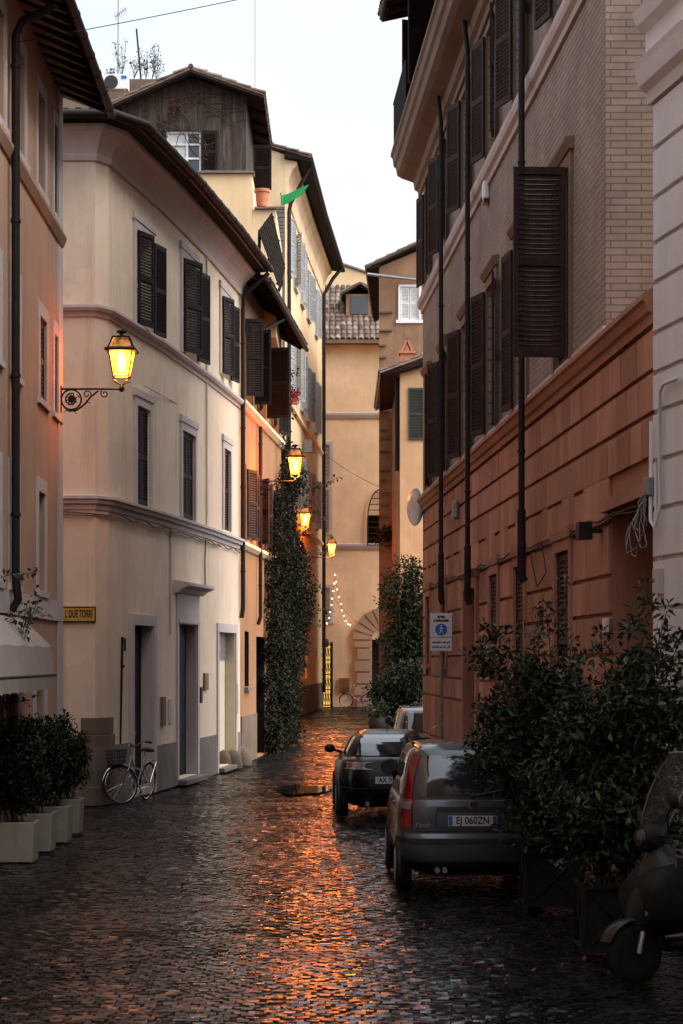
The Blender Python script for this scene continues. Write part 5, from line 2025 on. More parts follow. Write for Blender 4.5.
PJ.box(m, sJ(664), sJ(657.6), .003, .05, zJ(660, 594), zJ(660, 569))
m.build('letter_flap', 'trim', J)
m = MB()
PJ.box(m, sJ(665), sJ(659.5), .003, .012, zJ(662, 648), zJ(662, 610))
st = m.build('notice', 'sign_white', J)
m = MB()
c = PJ.at(sJ(662.3), .0, zJ(662, 620))
u, nn = PJ.dirs(1)
vs, fs = [], []
for k in range(20):
    a = 2 * math.pi * k / 20
    for r_ in (.055, .075):
        vs.append(c + u * r_ * .55 * math.cos(a) + UZ * r_ * math.sin(a) + nn * .016)
for k in range(20):
    fs.append((2 * k, 2 * k + 1, (2 * k + 3) % 40, (2 * k + 2) % 40))
m.add(vs, fs)
m.build('red_ring', 'lamp_red', st)

# ------------------------------------------------------------------ street lamps on scrolled brackets
def make_lamp(L, power):
    root = thing('street_lamp', '', 'street lamp', (0, 0, 0), 'lit wall lanterns')
    m = MB()
    m.tube([(0, 0, 0), (L, 0, 0)], .016, 8)
    m.box(-.02, .015, -.05, .05, -.36, .05)
    def spiral(cx_, cz_, r0, r1, a0, a1, th=.012, n=26):
        pts = [(cx_ + (r0 + (r1 - r0) * t) * math.cos(a0 + (a1 - a0) * t), 0, cz_ + (r0 + (r1 - r0) * t) * math.sin(a0 + (a1 - a0) * t)) for t in np.linspace(0, 1, n)]
        m.tube(pts, th, 6)
    k = min(1, L / .97)
    spiral(.17 * k, -.165, .155, .155, 0, 6.28, .015)
    spiral(.17 * k, -.165, .10, .05, 1.2, 8.6, .013)
    m.lathe([(.001, -.012), (.055, -.01), (.055, .01), (.001, .012)], (.17 * k, 0, -.165), 10, axis='y')
    for a in np.linspace(0, 6.28, 9)[:-1]:
        m.tube([(.17 * k + .055 * math.cos(a), 0, -.165 + .055 * math.sin(a)), (.17 * k + .10 * math.cos(a + .4), 0, -.165 + .10 * math.sin(a + .4))], .009, 5)
    m.tube([(.05, 0, -.28), (.14 * k, 0, -.345), (.26 * k, 0, -.33), (.38 * k, 0, -.24), (.48 * k, 0, -.12), (.60 * k, 0, -.03)], .015, 6)
    spiral(.70 * k, -.075, .065, .02, 2.2, 9.5, .011)
    spiral(.42 * k, -.085, .07, .02, -1.0, 6.5, .010)
    for (x, z, dx, dz) in ((.33, -.29, .06, .05), (.41, -.2, .06, -.02), (.30, -.13, -.05, .05), (.1, -.33, -.05, -.03), (.22, -.345, .03, -.05)):
        m.tube([(x * k, 0, z), ((x + dx) * k, 0, z + dz)], .012, 5, r1=.003)
    m.lathe([(.01, -.045), (.04, -.03), (.042, .02), (.03, .05), (.012, .07)], (L, 0, 0), 10)
    m.build('bracket', 'iron', root)
    # four-sided lantern
    def sq(hw, z): return [V((L - hw, -hw, z)), V((L + hw, -hw, z)), V((L + hw, hw, z)), V((L - hw, hw, z))]
    b, t = sq(.118, .19), sq(.185, .58)
    fr = MB()
    for i in range(4):
        fr.tube([b[i], t[i]], .013, 6)
        fr.tube([b[i], b[(i + 1) % 4]], .012, 6)
        fr.tube([(L, 0, .06), (b[i].x, b[i].y, .13), b[i]], .012, 6)
    for z0, z1, w0, w1 in ((.575, .60, .235, .25), (.60, .635, .25, .20)):
        q0, q1 = sq(w0, z0), sq(w1, z1)
        fr.hexa(q0 + q1)
    c0, c1 = sq(.185, .635), sq(.125, .80)
    for i in range(4):
        fr.tube([c0[i], c1[i]], .013, 6)
        fr.tube([c1[i], c1[(i + 1) % 4]], .014, 6)
    fr.hexa(sq(.135, .80) + sq(.05, .83))
    fr.lathe([(.035, .82), (.03, .86), (.075, .875), (.08, .90), (.05, .915), (.01, .92)], (L, 0, 0), 12)
    lf = fr.build('lantern_frame', 'iron', root)
    gl = MB()
    for i in range(4):
        j = (i + 1) % 4
        gl.quad(b[i].lerp(b[j], .06), b[i].lerp(b[j], .94), t[i].lerp(t[j], .94), t[i].lerp(t[j], .06))
    gl.build('glass', 'lamp_glass', lf)
    gl = MB()
    for i in range(4):
        j = (i + 1) % 4
        gl.quad(c0[i].lerp(c0[j], .06), c0[i].lerp(c0[j], .94), c1[i].lerp(c1[j], .94), c1[i].lerp(c1[j], .06))
    gl.build('cap_glass', 'lamp_cap_glass', lf)
    bu = MB()
    bu.lathe([(.015, -.12), (.055, -.08), (.07, 0), (.055, .08), (.02, .12)], (L, 0, .41), 12)
    bu.build('bulb', 'bulb_warm', lf, smooth=180)
    li = bpy.data.lights.new('lamp_light', 'POINT')
    li.energy, li.color, li.shadow_soft_size = power, (1.0, .30, .045), .05
    lo = bpy.data.objects.new('lamp_light', li)
    COL.objects.link(lo)
    lo.parent = root
    lo.location = (L, 0, .245)
    return root
lamps = [
    (V((-4.375, 31.15, gp(0, 389, 31.15).z)), 0.95, 'large lit lantern on a scrolled bracket at the corner of the orange house', 26),
    (V((-2.22, 50.1, 6.98)), 1.06, 'lit lantern on the deep orange house in front of the ivy', 200),
    (V((-2.03, 70.0, 7.0)), 0.76, 'small lit lantern half hidden by the ivy on the garden wall', 220),
    (V((-1.85, 88.0, 6.98)), 1.42, 'farthest lit lantern on a long bracket from the yellow house', 480)]
for loc, L, lab, e_ in lamps:
    r_ = make_lamp(L, e_)
    r_.location = loc
    r_['label'] = lab

# ------------------------------------------------------------------ cars: surface of rounded rings, with panels laid on it
class Shell:
    """levels: (z, half width, rear y, front y, squareness); front lowers the surface towards the nose"""
    def __init__(s, levels, drop=0.0, ya=0, yb=1):
        s.lv, s.drop, s.ya, s.yb = levels, drop, ya, yb
        s.cache = {}
        z0 = levels[0][0]
        s.z0, s.z1 = z0, levels[-1][0]
    def par(s, z):
        L = s.lv
        z = min(max(z, s.z0), s.z1)
        for a, b in zip(L, L[1:]):
            if z <= b[0] + 1e-9:
                t = (z - a[0]) / (b[0] - a[0])
                return [p + (q - p) * t for p, q in zip(a, b)]
        return list(L[-1])
    def ring(s, z):
        k = round(z, 4)
        if k not in s.cache:
            _, a, y0, y1, n = s.par(z)
            th = np.linspace(-np.pi / 2, 1.5 * np.pi, 2401)
            # denser sampling where the superellipse turns
            x = a * np.sign(np.cos(th)) * np.abs(np.cos(th)) ** (2 / n)
            y = (y0 + y1) / 2 + (y1 - y0) / 2 * np.sign(np.sin(th)) * np.abs(np.sin(th)) ** (2 / n)
            l = np.concatenate([[0], np.cumsum(np.hypot(np.diff(x), np.diff(y)))])
            s.cache[k] = (x, y, l)
        return s.cache[k]
    def P(s, t, z):
        x, y, l = s.ring(z)
        q = t % l[-1]
        X, Y = float(np.interp(q, l, x)), float(np.interp(q, l, y))
        Z = z
        if s.drop:
            w_ = min(1, max(0, (Y - s.ya) / (s.yb - s.ya)))
            Z -= s.drop * w_ * w_ * (3 - 2 * w_) * max(0, (z - s.z0) / (s.z1 - s.z0)) ** 2
        return V((X, Y, Z))
    def nrm(s, t, z):
        e = .012
        a = s.P(t + e, z) - s.P(t - e, z)
        b = s.P(t, min(z + e, s.z1)) - s.P(t, max(z - e, s.z0))
        n = a.cross(b)
        return n.normalized()
    def length(s, z): return s.ring(z)[2][-1]
    def half(s, z): return s.par(z)[1]
    def mesh(s, mb, M=96, zs=None, cap=True, dome=0.0):
        zs = zs or [l[0] for l in s.lv]
        vs = []
        for z in zs:
            L = s.length(z)
            vs += [s.P(L * k / M, z) for k in range(M)]
        fs = [(i * M + k, i * M + (k + 1) % M, (i + 1) * M + (k + 1) % M, (i + 1) * M + k) for i in range(len(zs) - 1) for k in range(M)]
        if cap:
            b = (len(zs) - 1) * M
            last = vs[b:b + M]
            c = sum(last, V((0, 0, 0))) / M
            cur = b
            for f in (.82, .5, .2):
                nb = len(vs)
                vs += [V((c.x + (p.x - c.x) * f, c.y + (p.y - c.y) * f, p.z + dome * (1 - f * f))) for p in last]
                fs += [(cur + k, cur + (k + 1) % M, nb + (k + 1) % M, nb + k) for k in range(M)]
                cur = nb
            fs.append(tuple(cur + k for k in range(M)))
            fs.append(tuple(range(M))[::-1])
        mb.add(vs, fs)
    def patch(s, mb, t0, t1, z0, z1, off=.004, th=.02, nu=10, nv=4, rnd=0.0):
        """a panel lying on the surface; t0 / t1 may be functions of z"""
        f0 = t0 if callable(t0) else (lambda z: t0)
        f1 = t1 if callable(t1) else (lambda z: t1)
        o, i_ = [], []
        for j in range(nv + 1):
            z = z0 + (z1 - z0) * j / nv
            a, b = f0(z), f1(z)
            if rnd:
                w_ = abs(2 * j / nv - 1)
                sh = rnd * (1 - math.sqrt(max(0, 1 - w_ ** 4)))
                a, b = a + sh, b - sh
            for k in range(nu + 1):
                t = a + (b - a) * k / nu
                p, n = s.P(t, z), s.nrm(t, z)
                o.append(p + n * off)
                i_.append(p + n * (off - th))
        W_ = nu + 1
        H_ = nv + 1
        fs = [(j * W_ + k, j * W_ + k + 1, (j + 1) * W_ + k + 1, (j + 1) * W_ + k) for j in range(nv) for k in range(nu)]
        N0 = len(o)
        edge = [k for k in range(W_)] + [j * W_ + nu for j in range(1, H_)] + [nv * W_ + k for k in range(nu - 1, -1, -1)] + [j * W_ for j in range(nv - 1, 0, -1)]
        fs += [(edge[q], edge[q] + N0, edge[(q + 1) % len(edge)] + N0, edge[(q + 1) % len(edge)]) for q in range(len(edge))]
        mb.add(o + i_, fs)

def wheel(parent, x, y, r, w_, steer=0.0):
    sg = 1 if x > 0 else -1
    m = MB()
    hw_ = w_ / 2
    m.lathe([(r * .62, -hw_), (r * .93, -hw_), (r, -hw_ * .7), (r, hw_ * .7), (r * .93, hw_), (r * .62, hw_)], (x, y, r), 28, axis='x')
    ty = m.build('wheel', 'rubber', parent, smooth=35)
    m = MB()
    c = (x + sg * (hw_ - .012), y, r)
    m.lathe([(r * .66, -.02), (r * .64, .012), (r * .58, .006), (r * .30, -.012 * sg), (r * .14, .0), (.0, .004)], c, 24, axis='x')
    for k in range(6):
        a = math.pi * 2 * k / 6
        m.obox(V((x + sg * (hw_ - .006), y, r)), UX, V((0, math.cos(a), math.sin(a))), V((0, -math.sin(a), math.cos(a))), -.012, .012, r * .16, r * .60, -.025, .025)
    m.build('rim', 'steel', ty, smooth=35)

def plate(parent, c, ex, ez, body, align='CENTER', bands=(1, 1), w_=.52, squeeze=.84):
    ey = ez.cross(ex)
    m = MB()
    m.obox(c, ex, ey, ez, -w_ / 2, w_ / 2, -.004, .006, -.055, .055)
    p = m.build('number_plate', 'sign_white', parent)
    m = MB()
    if bands[0]:
        m.obox(c, ex, ey, ez, -w_ / 2 + .004, -w_ / 2 + .044, -.0055, -.0042, -.051, .051)
        m.build('blue_band', 'sign_blue', p)
        m = MB()
    if False: m.obox(c, ex, ey, ez, -w_ / 2 + .004, -w_ / 2 + .044, -.0055, -.0042, -.051, .051)
    if bands[1]: m.obox(c, ex, ey, ez, w_ / 2 - .044, w_ / 2 - .004, -.0055, -.0042, -.051, .051)
    if bands[1]: m.build('blue_band', 'sign_blue', p)
    x = -w_ / 2 + .055 if align == 'LEFT' else 0
    text('lettering', body, 'ink', p, c + ex * x - ey * .004, ex, ez, .108, align, .0022, squeeze)
    return p

def hatchback(paint_, label, yaw, loc, panda=True, W=.785, wiper=True, text_plate=None, group=None):
    root = thing('parked_car', label, 'car', (0, 0, 0), group)
    k = W / .785
    lo = Shell([(.24, .66 * k, .16, 3.40, 6), (.34, .75 * k, .05, 3.50, 7), (.50, .775 * k, .02, 3.54, 8), (.68, .785 * k, .015, 3.54, 8), (.86, .782 * k, .02, 3.52, 8), (.98, .770 * k, .035, 3.49, 8), (1.05, .745 * k, .055, 3.40, 8)], .26, 2.3, 3.5)
    gh = Shell([(1.03, .752 * k, .05, 2.85, 8), (1.15, .735 * k, .06, 2.62, 8), (1.32, .705 * k, .085, 2.40, 7.5), (1.48, .665 * k, .125, 2.15, 7), (1.55, .63 * k, .16, 2.05, 6.5), (1.595, .57 * k, .23, 1.95, 6), (1.612, .47 * k, .36, 1.80, 5)])
    m = MB()
    lo.mesh(m, zs=[.24, .29, .34, .42, .50, .6, .68, .78, .86, .92, .98, 1.02, 1.05])
    m.build('body', paint_, root, smooth=45)
    m = MB()
    gh.mesh(m, zs=[1.03, 1.15, 1.32, 1.42, 1.48, 1.52, 1.55, 1.575, 1.595, 1.612], dome=.012)
    m.build('roof', paint_, root, smooth=45)
    m = MB()
    gh.patch(m, lambda z: -(.60 - (z - 1.05) * .12) * k, lambda z: (.60 - (z - 1.05) * .12) * k, 1.07, 1.50, .005, .02, 24, 8, .05)
    rw = m.build('rear_window', 'car_glass', root, smooth=50)
    if wiper:
        m = MB()
        p0 = gh.P(.0, 1.075) + V((0, -.03, 0))
        m.tube([p0, gh.P(.28, 1.13) + V((0, -.022, 0)), gh.P(.5, 1.16) + V((0, -.018, 0))], .009, 5)
        m.lathe([(.0, -.03), (.022, -.02), (.022, .02), (0, .03)], p0, 10, axis='y')
        m.build('rear_wiper', 'trim_black', rw)
    # side glass
    for sg in (-1, 1):
        m = MB()
        hy = gh.half(1.2)
        a = lambda z: sg * (gh.half(z) + .22)
        b = lambda z: sg * (gh.half(z) + 1.95 - (z - 1.08) * 1.4)
        gh.patch(m, a, b, 1.08, 1.47, .004, .02, 16, 5, .03)
        sw = m.build('side_window', 'car_glass', root, smooth=50)
        m = MB()
        for q in (.75, 1.1):
            gh.patch(m, lambda z: sg * (gh.half(z) + q), lambda z: sg * (gh.half(z) + q + .05), 1.075, 1.475, .008, .02, 2, 3)
        m.build('pillar', 'trim_black', sw)
    m = MB()
    Lh = lambda z: gh.length(z) / 2
    gh.patch(m, lambda z: Lh(z) - .62 * k + (z - 1.05) * .15, lambda z: Lh(z) + .62 * k - (z - 1.05) * .15, 1.08, 1.48, .004, .02, 16, 6, .04)
    m.build('windscreen', 'car_glass', root, smooth=50)
    # tailgate with seam, plate well, lamps
    m = MB()
    lo.patch(m, lambda z: -.645 * k, lambda z: .645 * k, .70, 1.03, .010, .03, 28, 8, .03)
    tg = m.build('tailgate', paint_, root, smooth=50, bevel=.006)
    m = MB()
    lo.patch(m, -.40 * k, .40 * k, .735, .955, .013, .02, 10, 2, .02)
    m.build('plate_well', 'trim_black', tg)
    m = MB()
    lo.patch(m, -.385 * k, .385 * k, .735, .90, .016, .02, 10, 2, .02)
    m.build('plate_panel', paint_, tg)
    for sg in (-1, 1):
        m = MB()
        gh.patch(m, lambda z: sg * (gh.half(z) - .095), lambda z: sg * (gh.half(z) + .05), 1.04, 1.505, .010, .03, 8, 8, .01)
        tl = m.build('tail_lamp' if panda else 'rear_pillar', 'lamp_red' if panda else paint_, root, smooth=50)
        m = MB()
        lo.patch(m, lambda z: sg * (lo.half(z) - .125), lambda z: sg * (lo.half(z) + .07), .735, 1.035, .014, .03, 8, 6, .01)
        m.build('lower_lens', 'lamp_red', tl, smooth=50)
        m = MB()
        lo.patch(m, lambda z: sg * (lo.half(z) - .110), lambda z: sg * (lo.half(z) + .055), .93, 1.005, .017, .01, 8, 2, .01)
        m.build('reversing_lens', 'lamp_clear', tl, smooth=50)
    # bumper and skirt
    m = MB()
    bu = Shell([(.30, .70 * k, .07, 3.45, 7), (.36, .775 * k, -.015, 3.57, 7), (.50, .80 * k, -.045, 3.58, 8), (.62, .80 * k, -.045, 3.58, 8), (.675, .788 * k, -.015, 3.56, 8)])
    L_ = lambda z: bu.length(z)
    bu.patch(m, lambda z: -(bu.half(z) + .42), lambda z: (bu.half(z) + .42), .30, .675, .0, .05, 60, 8)
    bp = m.build('rear_bumper', paint_, root, smooth=50)
    m = MB()
    bu.patch(m, lambda z: -(bu.half(z) + .41), lambda z: (bu.half(z) + .41), .565, .625, .006, .02, 60, 2)
    bu.patch(m, lambda z: -(bu.half(z) - .06), lambda z: (bu.half(z) - .06), .30, .375, .004, .02, 40, 2)
    m.build('bumper_strip', 'trim_black', bp, smooth=50)
    m = MB()
    for x0 in (-.60,):
        m.tube([(x0 + .22 * k, .10, .30), (x0 + .22 * k, -.05, .285)], .028, 10)
        m.tube([(x0 + .30 * k, .10, .30), (x0 + .30 * k, -.05, .285)], .028, 10)
    m.build('exhaust', 'steel', root, smooth=40)
    m = MB()
    m.box(-.55 * k, .55 * k, .25, 3.2, .20, .30)
    m.build('underbody', 'trim_black', root)
    # wheel arches and wheels
    for sg in (-1, 1):
        for y in (.56, 2.86):
            m = MB()
            m.lathe([(.01, 0), (.345, 0), (.345, .02), (.01, .02)], (sg * (.755 * k + .013) - .01, y, .29), 28, axis='x')
            m.build('wheel_arch', 'trim_black', root)
            wheel(root, sg * (.715 * k), y, .29, .165)
    # door mirrors, handles, roof rails
    for sg in (-1, 1):
        m = MB()
        c = V((sg * (W + .015), 1.98, 1.29))
        m.lathe([(.01, -.085), (.07, -.07), (.095, -.02), (.095, .03), (.08, .05), (.0, .055)][::1], c, 18, axis='y')
        m.tube([c + V((-sg * .05, .0, -.03)), V((sg * (W - .06), 2.05, 1.12))], .025, 6)
        mm = m.build('door_mirror', 'trim_black', root, smooth=50)
        m = MB()
        m.lathe([(.0, -.002), (.082, -.002), (.082, .002), (0, .002)], c + V((0, -.088, 0)), 18, axis='y')
        m.build('mirror_glass', 'car_glass', mm)
        m = MB()
        r_ = [gh.P(sg * (gh.half(1.55) + q), 1.59) + V((sg * .015, 0, .025)) for q in np.linspace(.2, 1.7, 8)]
        m.tube(r_, .014, 6)
        m.build('roof_rail', 'trim_black', root)
        m = MB()
        for y in (1.0, 1.75):
            p = lo.P(sg * (lo.half(.93) + y), .93)
            m.box(p.x - .02, p.x + .02, p.y - .09, p.y + .09, p.z - .015, p.z + .015)
        m.build('door_handle', paint_, root)
    q = lo.P(0, .985)
    if panda:
        m = MB()
        m.lathe([(.0, .012), (.032, .010), (.036, .006), (.05, .004), (.052, -.006), (.0, -.008)], q + V((0, -.02, .0)), 24, axis='y')
        bd = m.build('badge', 'chrome', root, smooth=40)
        m = MB()
        m.lathe([(.0, .003), (.033, .002), (.033, -.003), (0, -.004)], q + V((0, -.029, .0)), 24, axis='y')
        m.build('badge_field', 'trim_black', bd)
        ptx = lo.P(-.52, .775)
        t = text('lettering', 'Panda', 'steel', root, V((-.52, ptx.y - .014, .765)), V((1, -.0, 0)).normalized(), V((.18, 0, 1)).normalized(), .075, 'CENTER', 0, 1.0)
    pc_ = lo.P(0, .81)
    plate(root, V((0, pc_.y - .030, .812)), UX, UZ, text_plate or 'EJ 060ZN')
    root.location = loc
    root.rotation_euler = (0, 0, R(yaw))
    return root

hatchback('car_grey', 'grey hatchback with tall red tail lamps parked behind the black car', 1.3, (1.40, 21.35, 0))

def coupe():
    root = thing('parked_car', 'glossy black rounded coupe parked ahead of the grey hatchback', 'car', (0, 0, 0))
    lo = Shell([(.20, .66, .22, 3.75, 4.5), (.30, .77, .10, 3.88, 4.5), (.46, .825, .02, 3.95, 4.6), (.62, .838, .01, 3.97, 4.6), (.78, .83, .05, 3.93, 4.5), (.90, .80, .13, 3.85, 4.4), (.965, .735, .27, 3.65, 4)], .30, 2.4, 3.9)
    gh = Shell([(.95, .71, .42, 3.0, 4.5), (1.05, .675, .56, 2.75, 4.5), (1.17, .62, .78, 2.45, 4.5), (1.27, .555, 1.03, 2.2, 4), (1.335, .47, 1.28, 2.05, 3.6), (1.365, .33, 1.5, 1.9, 3)])
    m = MB()
    lo.mesh(m, zs=[.20, .25, .30, .38, .46, .54, .62, .70, .78, .84, .90, .935, .965], dome=.02)
    m.build('body', 'car_black', root, smooth=60)
    m = MB()
    gh.mesh(m, zs=[.95, 1.0, 1.05, 1.11, 1.17, 1.22, 1.27, 1.305, 1.335, 1.352, 1.365], dome=.012)
    m.build('roof', 'car_black', root, smooth=60)
    m = MB()
    gh.patch(m, lambda z: -(.58 - (z - .98) * .45), lambda z: (.58 - (z - .98) * .45), .985, 1.295, .006, .02, 24, 10, .04)
    m.build('rear_window', 'car_glass', root, smooth=60)
    for sg in (-1, 1):
        m = MB()
        gh.patch(m, lambda z: sg * (gh.half(z) + .12 - (z - 1) * .2), lambda z: sg * (gh.half(z) + 1.55 - (z - 1) * 1.6), .995, 1.26, .005, .02, 14, 5, .05)
        m.build('side_window', 'car_glass', root, smooth=60)
        # oval tail lamp
        m = MB()
        lo.patch(m, lambda z: sg * .42, lambda z: sg * .80, .785, .895, .010, .02, 14, 8, .16)
        tl = m.build('tail_lamp', 'lamp_clear', root, smooth=60)
        m = MB()
        lo.patch(m, lambda z: sg * .60, lambda z: sg * .74, .81, .87, .013, .01, 8, 5, .09)
        m.build('red_lens', 'lamp_dark_red', tl, smooth=60)
        m = MB()
        c = V((sg * .93, 2.25, 1.03))
        m.lathe([(.01, -.07), (.055, -.06), (.072, -.01), (.07, .03), (.03, .09), (.0, .1)], c, 16, axis='y', sx=1.3)
        m.tube([c + V((-sg * .05, .02, -.02)), V((sg * .72, 2.3, .96))], .025, 6)
        m.build('door_mirror', 'car_black', root, smooth=60)
        for y in (.75, 3.15):
            m = MB()
            m.lathe([(.01, 0), (.345, 0), (.345, .02), (.01, .02)], (sg * .822 - .01, y, .30), 28, axis='x')
            m.build('wheel_arch', 'trim_black', root)
            wheel(root, sg * .765, y, .30, .19)
    m = MB()
    Lh = lambda z: gh.length(z) / 2
    gh.patch(m, lambda z: Lh(z) - .58 + (z - .98) * .5, lambda z: Lh(z) + .58 - (z - .98) * .5, .985, 1.29, .005, .02, 16, 6, .04)
    m.build('windscreen', 'car_glass', root, smooth=60)
    m = MB()
    lo.patch(m, -.36, .36, .51, .74, .004, .02, 12, 3, .02)
    m.build('plate_well', 'trim_black', root, smooth=60)
    m = MB()
    lo.patch(m, lambda z: -(lo.half(z) + .3), lambda z: lo.half(z) + .3, .485, .50, .004, .01, 50, 1)
    lo.patch(m, -.55, .55, .24, .33, .004, .02, 20, 2)
    m.build('bumper_seam', 'trim_black', root)
    m = MB()
    lo.patch(m, -.64, .64, .905, .915, .003, .01, 24, 1)
    m.build('boot_seam', 'trim_black', root)
    m = MB()
    m.box(-.5, .5, .4, 3.4, .17, .28)
    m.build('underbody', 'trim_black', root)
    m = MB()
    q = lo.P(-.3, .28)
    m.tube([(-.38, .3, .25), (-.38, .03, .245)], .035, 10)
    m.build('exhaust', 'steel', root, smooth=40)
    m = MB()
    p0 = gh.P(.0, .99) + V((0, -.02, .01))
    m.tube([p0, gh.P(.3, 1.03) + V((0, -.014, .01)), gh.P(-.35, 1.06) + V((0, -.012, .012))][:2], .009, 5)
    m.tube([(0, 1.52, 1.375), (0, 1.47, 1.44)], .008, 5)
    m.build('rear_wiper', 'trim_black', root)
    pc_ = lo.P(0, .62)
    plate(root, V((0, pc_.y - .022, .625)), UX, UZ, 'AX 70', 'LEFT', (0, 0))
    root.location = (.79, 31.5, 0)
    root.rotation_euler = (0, 0, R(1.5))
coupe()
hatchback('car_silver', 'pale silver car parked beyond the black coupe at the palazzo corner', 1.0, (1.93, 43.6, -.16), panda=False, W=.80, text_plate='BT 418', wiper=False)
hatchback('car_black', 'dark car farthest along the street, mostly behind the palazzo corner', 1.0, (2.85, 51.5, 0), panda=False, W=.82, text_plate='CR 93', wiper=False)

# ------------------------------------------------------------------ bicycles
def bicycle(label, frame_m, basket=True, steer=0.0):
    """local x forward, rear axle at x=0"""
    root = thing('bicycle', label, 'bicycle', (0, 0, 0), None)
    r = .325
    wb = 1.06
    def wheel_(name, M_):
        m = MB()
        pts = [M_ @ V((r * math.cos(a), 0, r * math.sin(a))) for a in np.linspace(0, 2 * math.pi, 41)[:-1]]
        m.tube(pts, .017, 7, closed=True)
        ty = m.build(name, 'rubber', root, smooth=180)
        m = MB()
        pts = [M_ @ V(((r - .02) * math.cos(a), 0, (r - .02) * math.sin(a))) for a in np.linspace(0, 2 * math.pi, 41)[:-1]]
        m.tube(pts, .011, 6, closed=True)
        m.tube([M_ @ V((0, -.05, 0)), M_ @ V((0, .05, 0))], .02, 8)
        m.build('rim', 'chrome', ty, smooth=180)
        m = MB()
        for k in range(20):
            a = 2 * math.pi * k / 20
            sd = .03 if k % 2 else -.03
            m.tube([M_ @ V((.015 * math.cos(a + 1), sd, .015 * math.sin(a + 1))), M_ @ V(((r - .02) * math.cos(a), 0, (r - .02) * math.sin(a)))], .0022, 4)
        m.build('spokes', 'steel', ty)
        m = MB()
        pts = [M_ @ V(((r + .03) * math.cos(a), 0, (r + .03) * math.sin(a))) for a in np.linspace(R(10), R(170), 20)]
        m.tube(pts, .018, 6)
        m.build('mudguard', 'chrome' if name == 'front_wheel' else frame_m, ty, smooth=180)
    hd = V((.86, 0, .66))                                # foot of the head tube
    ax = (V((.76, 0, 1.0)) - V((wb - .06, 0, .33))).normalized()
    S_ = Matrix.Translation(hd) @ Matrix.Rotation(R(steer), 4, ax) @ Matrix.Translation(-hd)
    wheel_('rear_wheel', Matrix.Translation((0, 0, r + .017)))
    wheel_('front_wheel', S_ @ Matrix.Translation((wb, 0, r + .017)))
    m = MB()
    bb = V((.43, 0, .29))
    seat = V((.24, 0, .78))
    m.tube([bb, seat], .017, 8)
    m.tube([bb, V((.70, 0, .50)), hd], .020, 8)
    m.tube([bb + (seat - bb) * .55, V((.62, 0, .62)), hd + ax * .16], .016, 8)
    m.tube([hd - ax * .02, hd + ax * .2], .022, 8)
    for y in (-.05, .05):
        m.tube([V((0, y, r)), bb + V((0, y * .5, 0))], .010, 6)
        m.tube([V((0, y, r)), bb + (seat - bb) * .8 + V((0, y * .3, 0))], .009, 6)
    m.build('frame', frame_m, root, smooth=50)
    m = MB()
    T = lambda p: S_ @ V(p)
    for y in (-.05, .05):
        m.tube([T((wb, y, r)), T((wb - .05, y, .45)), T(hd - ax * .03 + V((0, y * .6, 0)))], .011, 6)
    m.tube([T(hd + ax * .18), T(hd + ax * .36)], .013, 6)
    m.build('fork', 'chrome', root, smooth=50)
    m = MB()
    top = hd + ax * .36
    m.tube([T(top + V((-.20, -.30, .03))), T(top + V((-.06, -.26, .06))), T(top + V((.03, -.10, .0))), T(top), T(top + V((.03, .10, .0))), T(top + V((-.06, .26, .06))), T(top + V((-.20, .30, .03)))], .012, 7)
    hb = m.build('handlebar', 'chrome', root, smooth=60)
    m = MB()
    for y in (-1, 1):
        m.tube([T(top + V((-.20, .30 * y, .03))), T(top + V((-.09, .268 * y, .055)))], .018, 7)
    m.build('grip', 'rubber', hb)
    m = MB()
    m.tube([seat, seat + V((-.04, 0, .12))], .013, 7)
    m.build('seat_post', 'chrome', root)
    m = MB()
    sa = seat + V((-.05, 0, .13))
    vs, fs = [], []
    st = [(-.14, .105, .0), (-.10, .12, .035), (0, .075, .04), (.10, .035, .035), (.16, .022, .02)]
    for x, h, z in st:
        vs += [sa + V((x, -h, z - .025)), sa + V((x, -h * .8, z)), sa + V((x, 0, z + .012)), sa + V((x, h * .8, z)), sa + V((x, h, z - .025)), sa + V((x, 0, z - .04))]
    for i in range(4):
        for k in range(6):
            fs.append((i * 6 + k, i * 6 + (k + 1) % 6, (i + 1) * 6 + (k + 1) % 6, (i + 1) * 6 + k))
    fs += [(5, 4, 3, 2, 1, 0), (24, 25, 26, 27, 28, 29)]
    m.add(vs, fs)
    m.build('saddle', 'leather', root, smooth=60)
    m = MB()
    m.lathe([(.02, -.008), (.09, -.006), (.09, .006), (.02, .008)], bb + V((0, -.05, 0)), 20, axis='y')
    for sg in (-1, 1):
        m.tube([bb + V((0, .07 * sg, 0)), bb + V((.10 * sg, .08 * sg, -.13 * sg))], .011, 6)
        p = bb + V((.10 * sg, .12 * sg, -.13 * sg))
        m.box(p.x - .045, p.x + .045, p.y - .04, p.y + .04, p.z - .012, p.z + .012)
    m.build('crank', 'steel', root, smooth=40)
    m = MB()
    m.hexa([V((-.06, -.065, r - .05)), V((.5, -.065, .23)), V((.5, -.05, .23)), V((-.06, -.05, r - .05)),
            V((-.06, -.065, r + .05)), V((.5, -.065, .37)), V((.5, -.05, .37)), V((-.06, -.05, r + .05))])
    m.build('chain_guard', frame_m, root)
    m = MB()
    for y in (-.05, .05):
        m.tube([V((-.28, y, .71)), V((.18, y, .73))], .008, 5)
        m.tube([V((-.22, y, .71)), V((0, y, r))], .007, 5)
    for x in np.linspace(-.28, .15, 5):
        m.tube([V((x, -.05, .715)), V((x, .05, .715))], .006, 5)
    m.build('carrier', 'chrome', root)
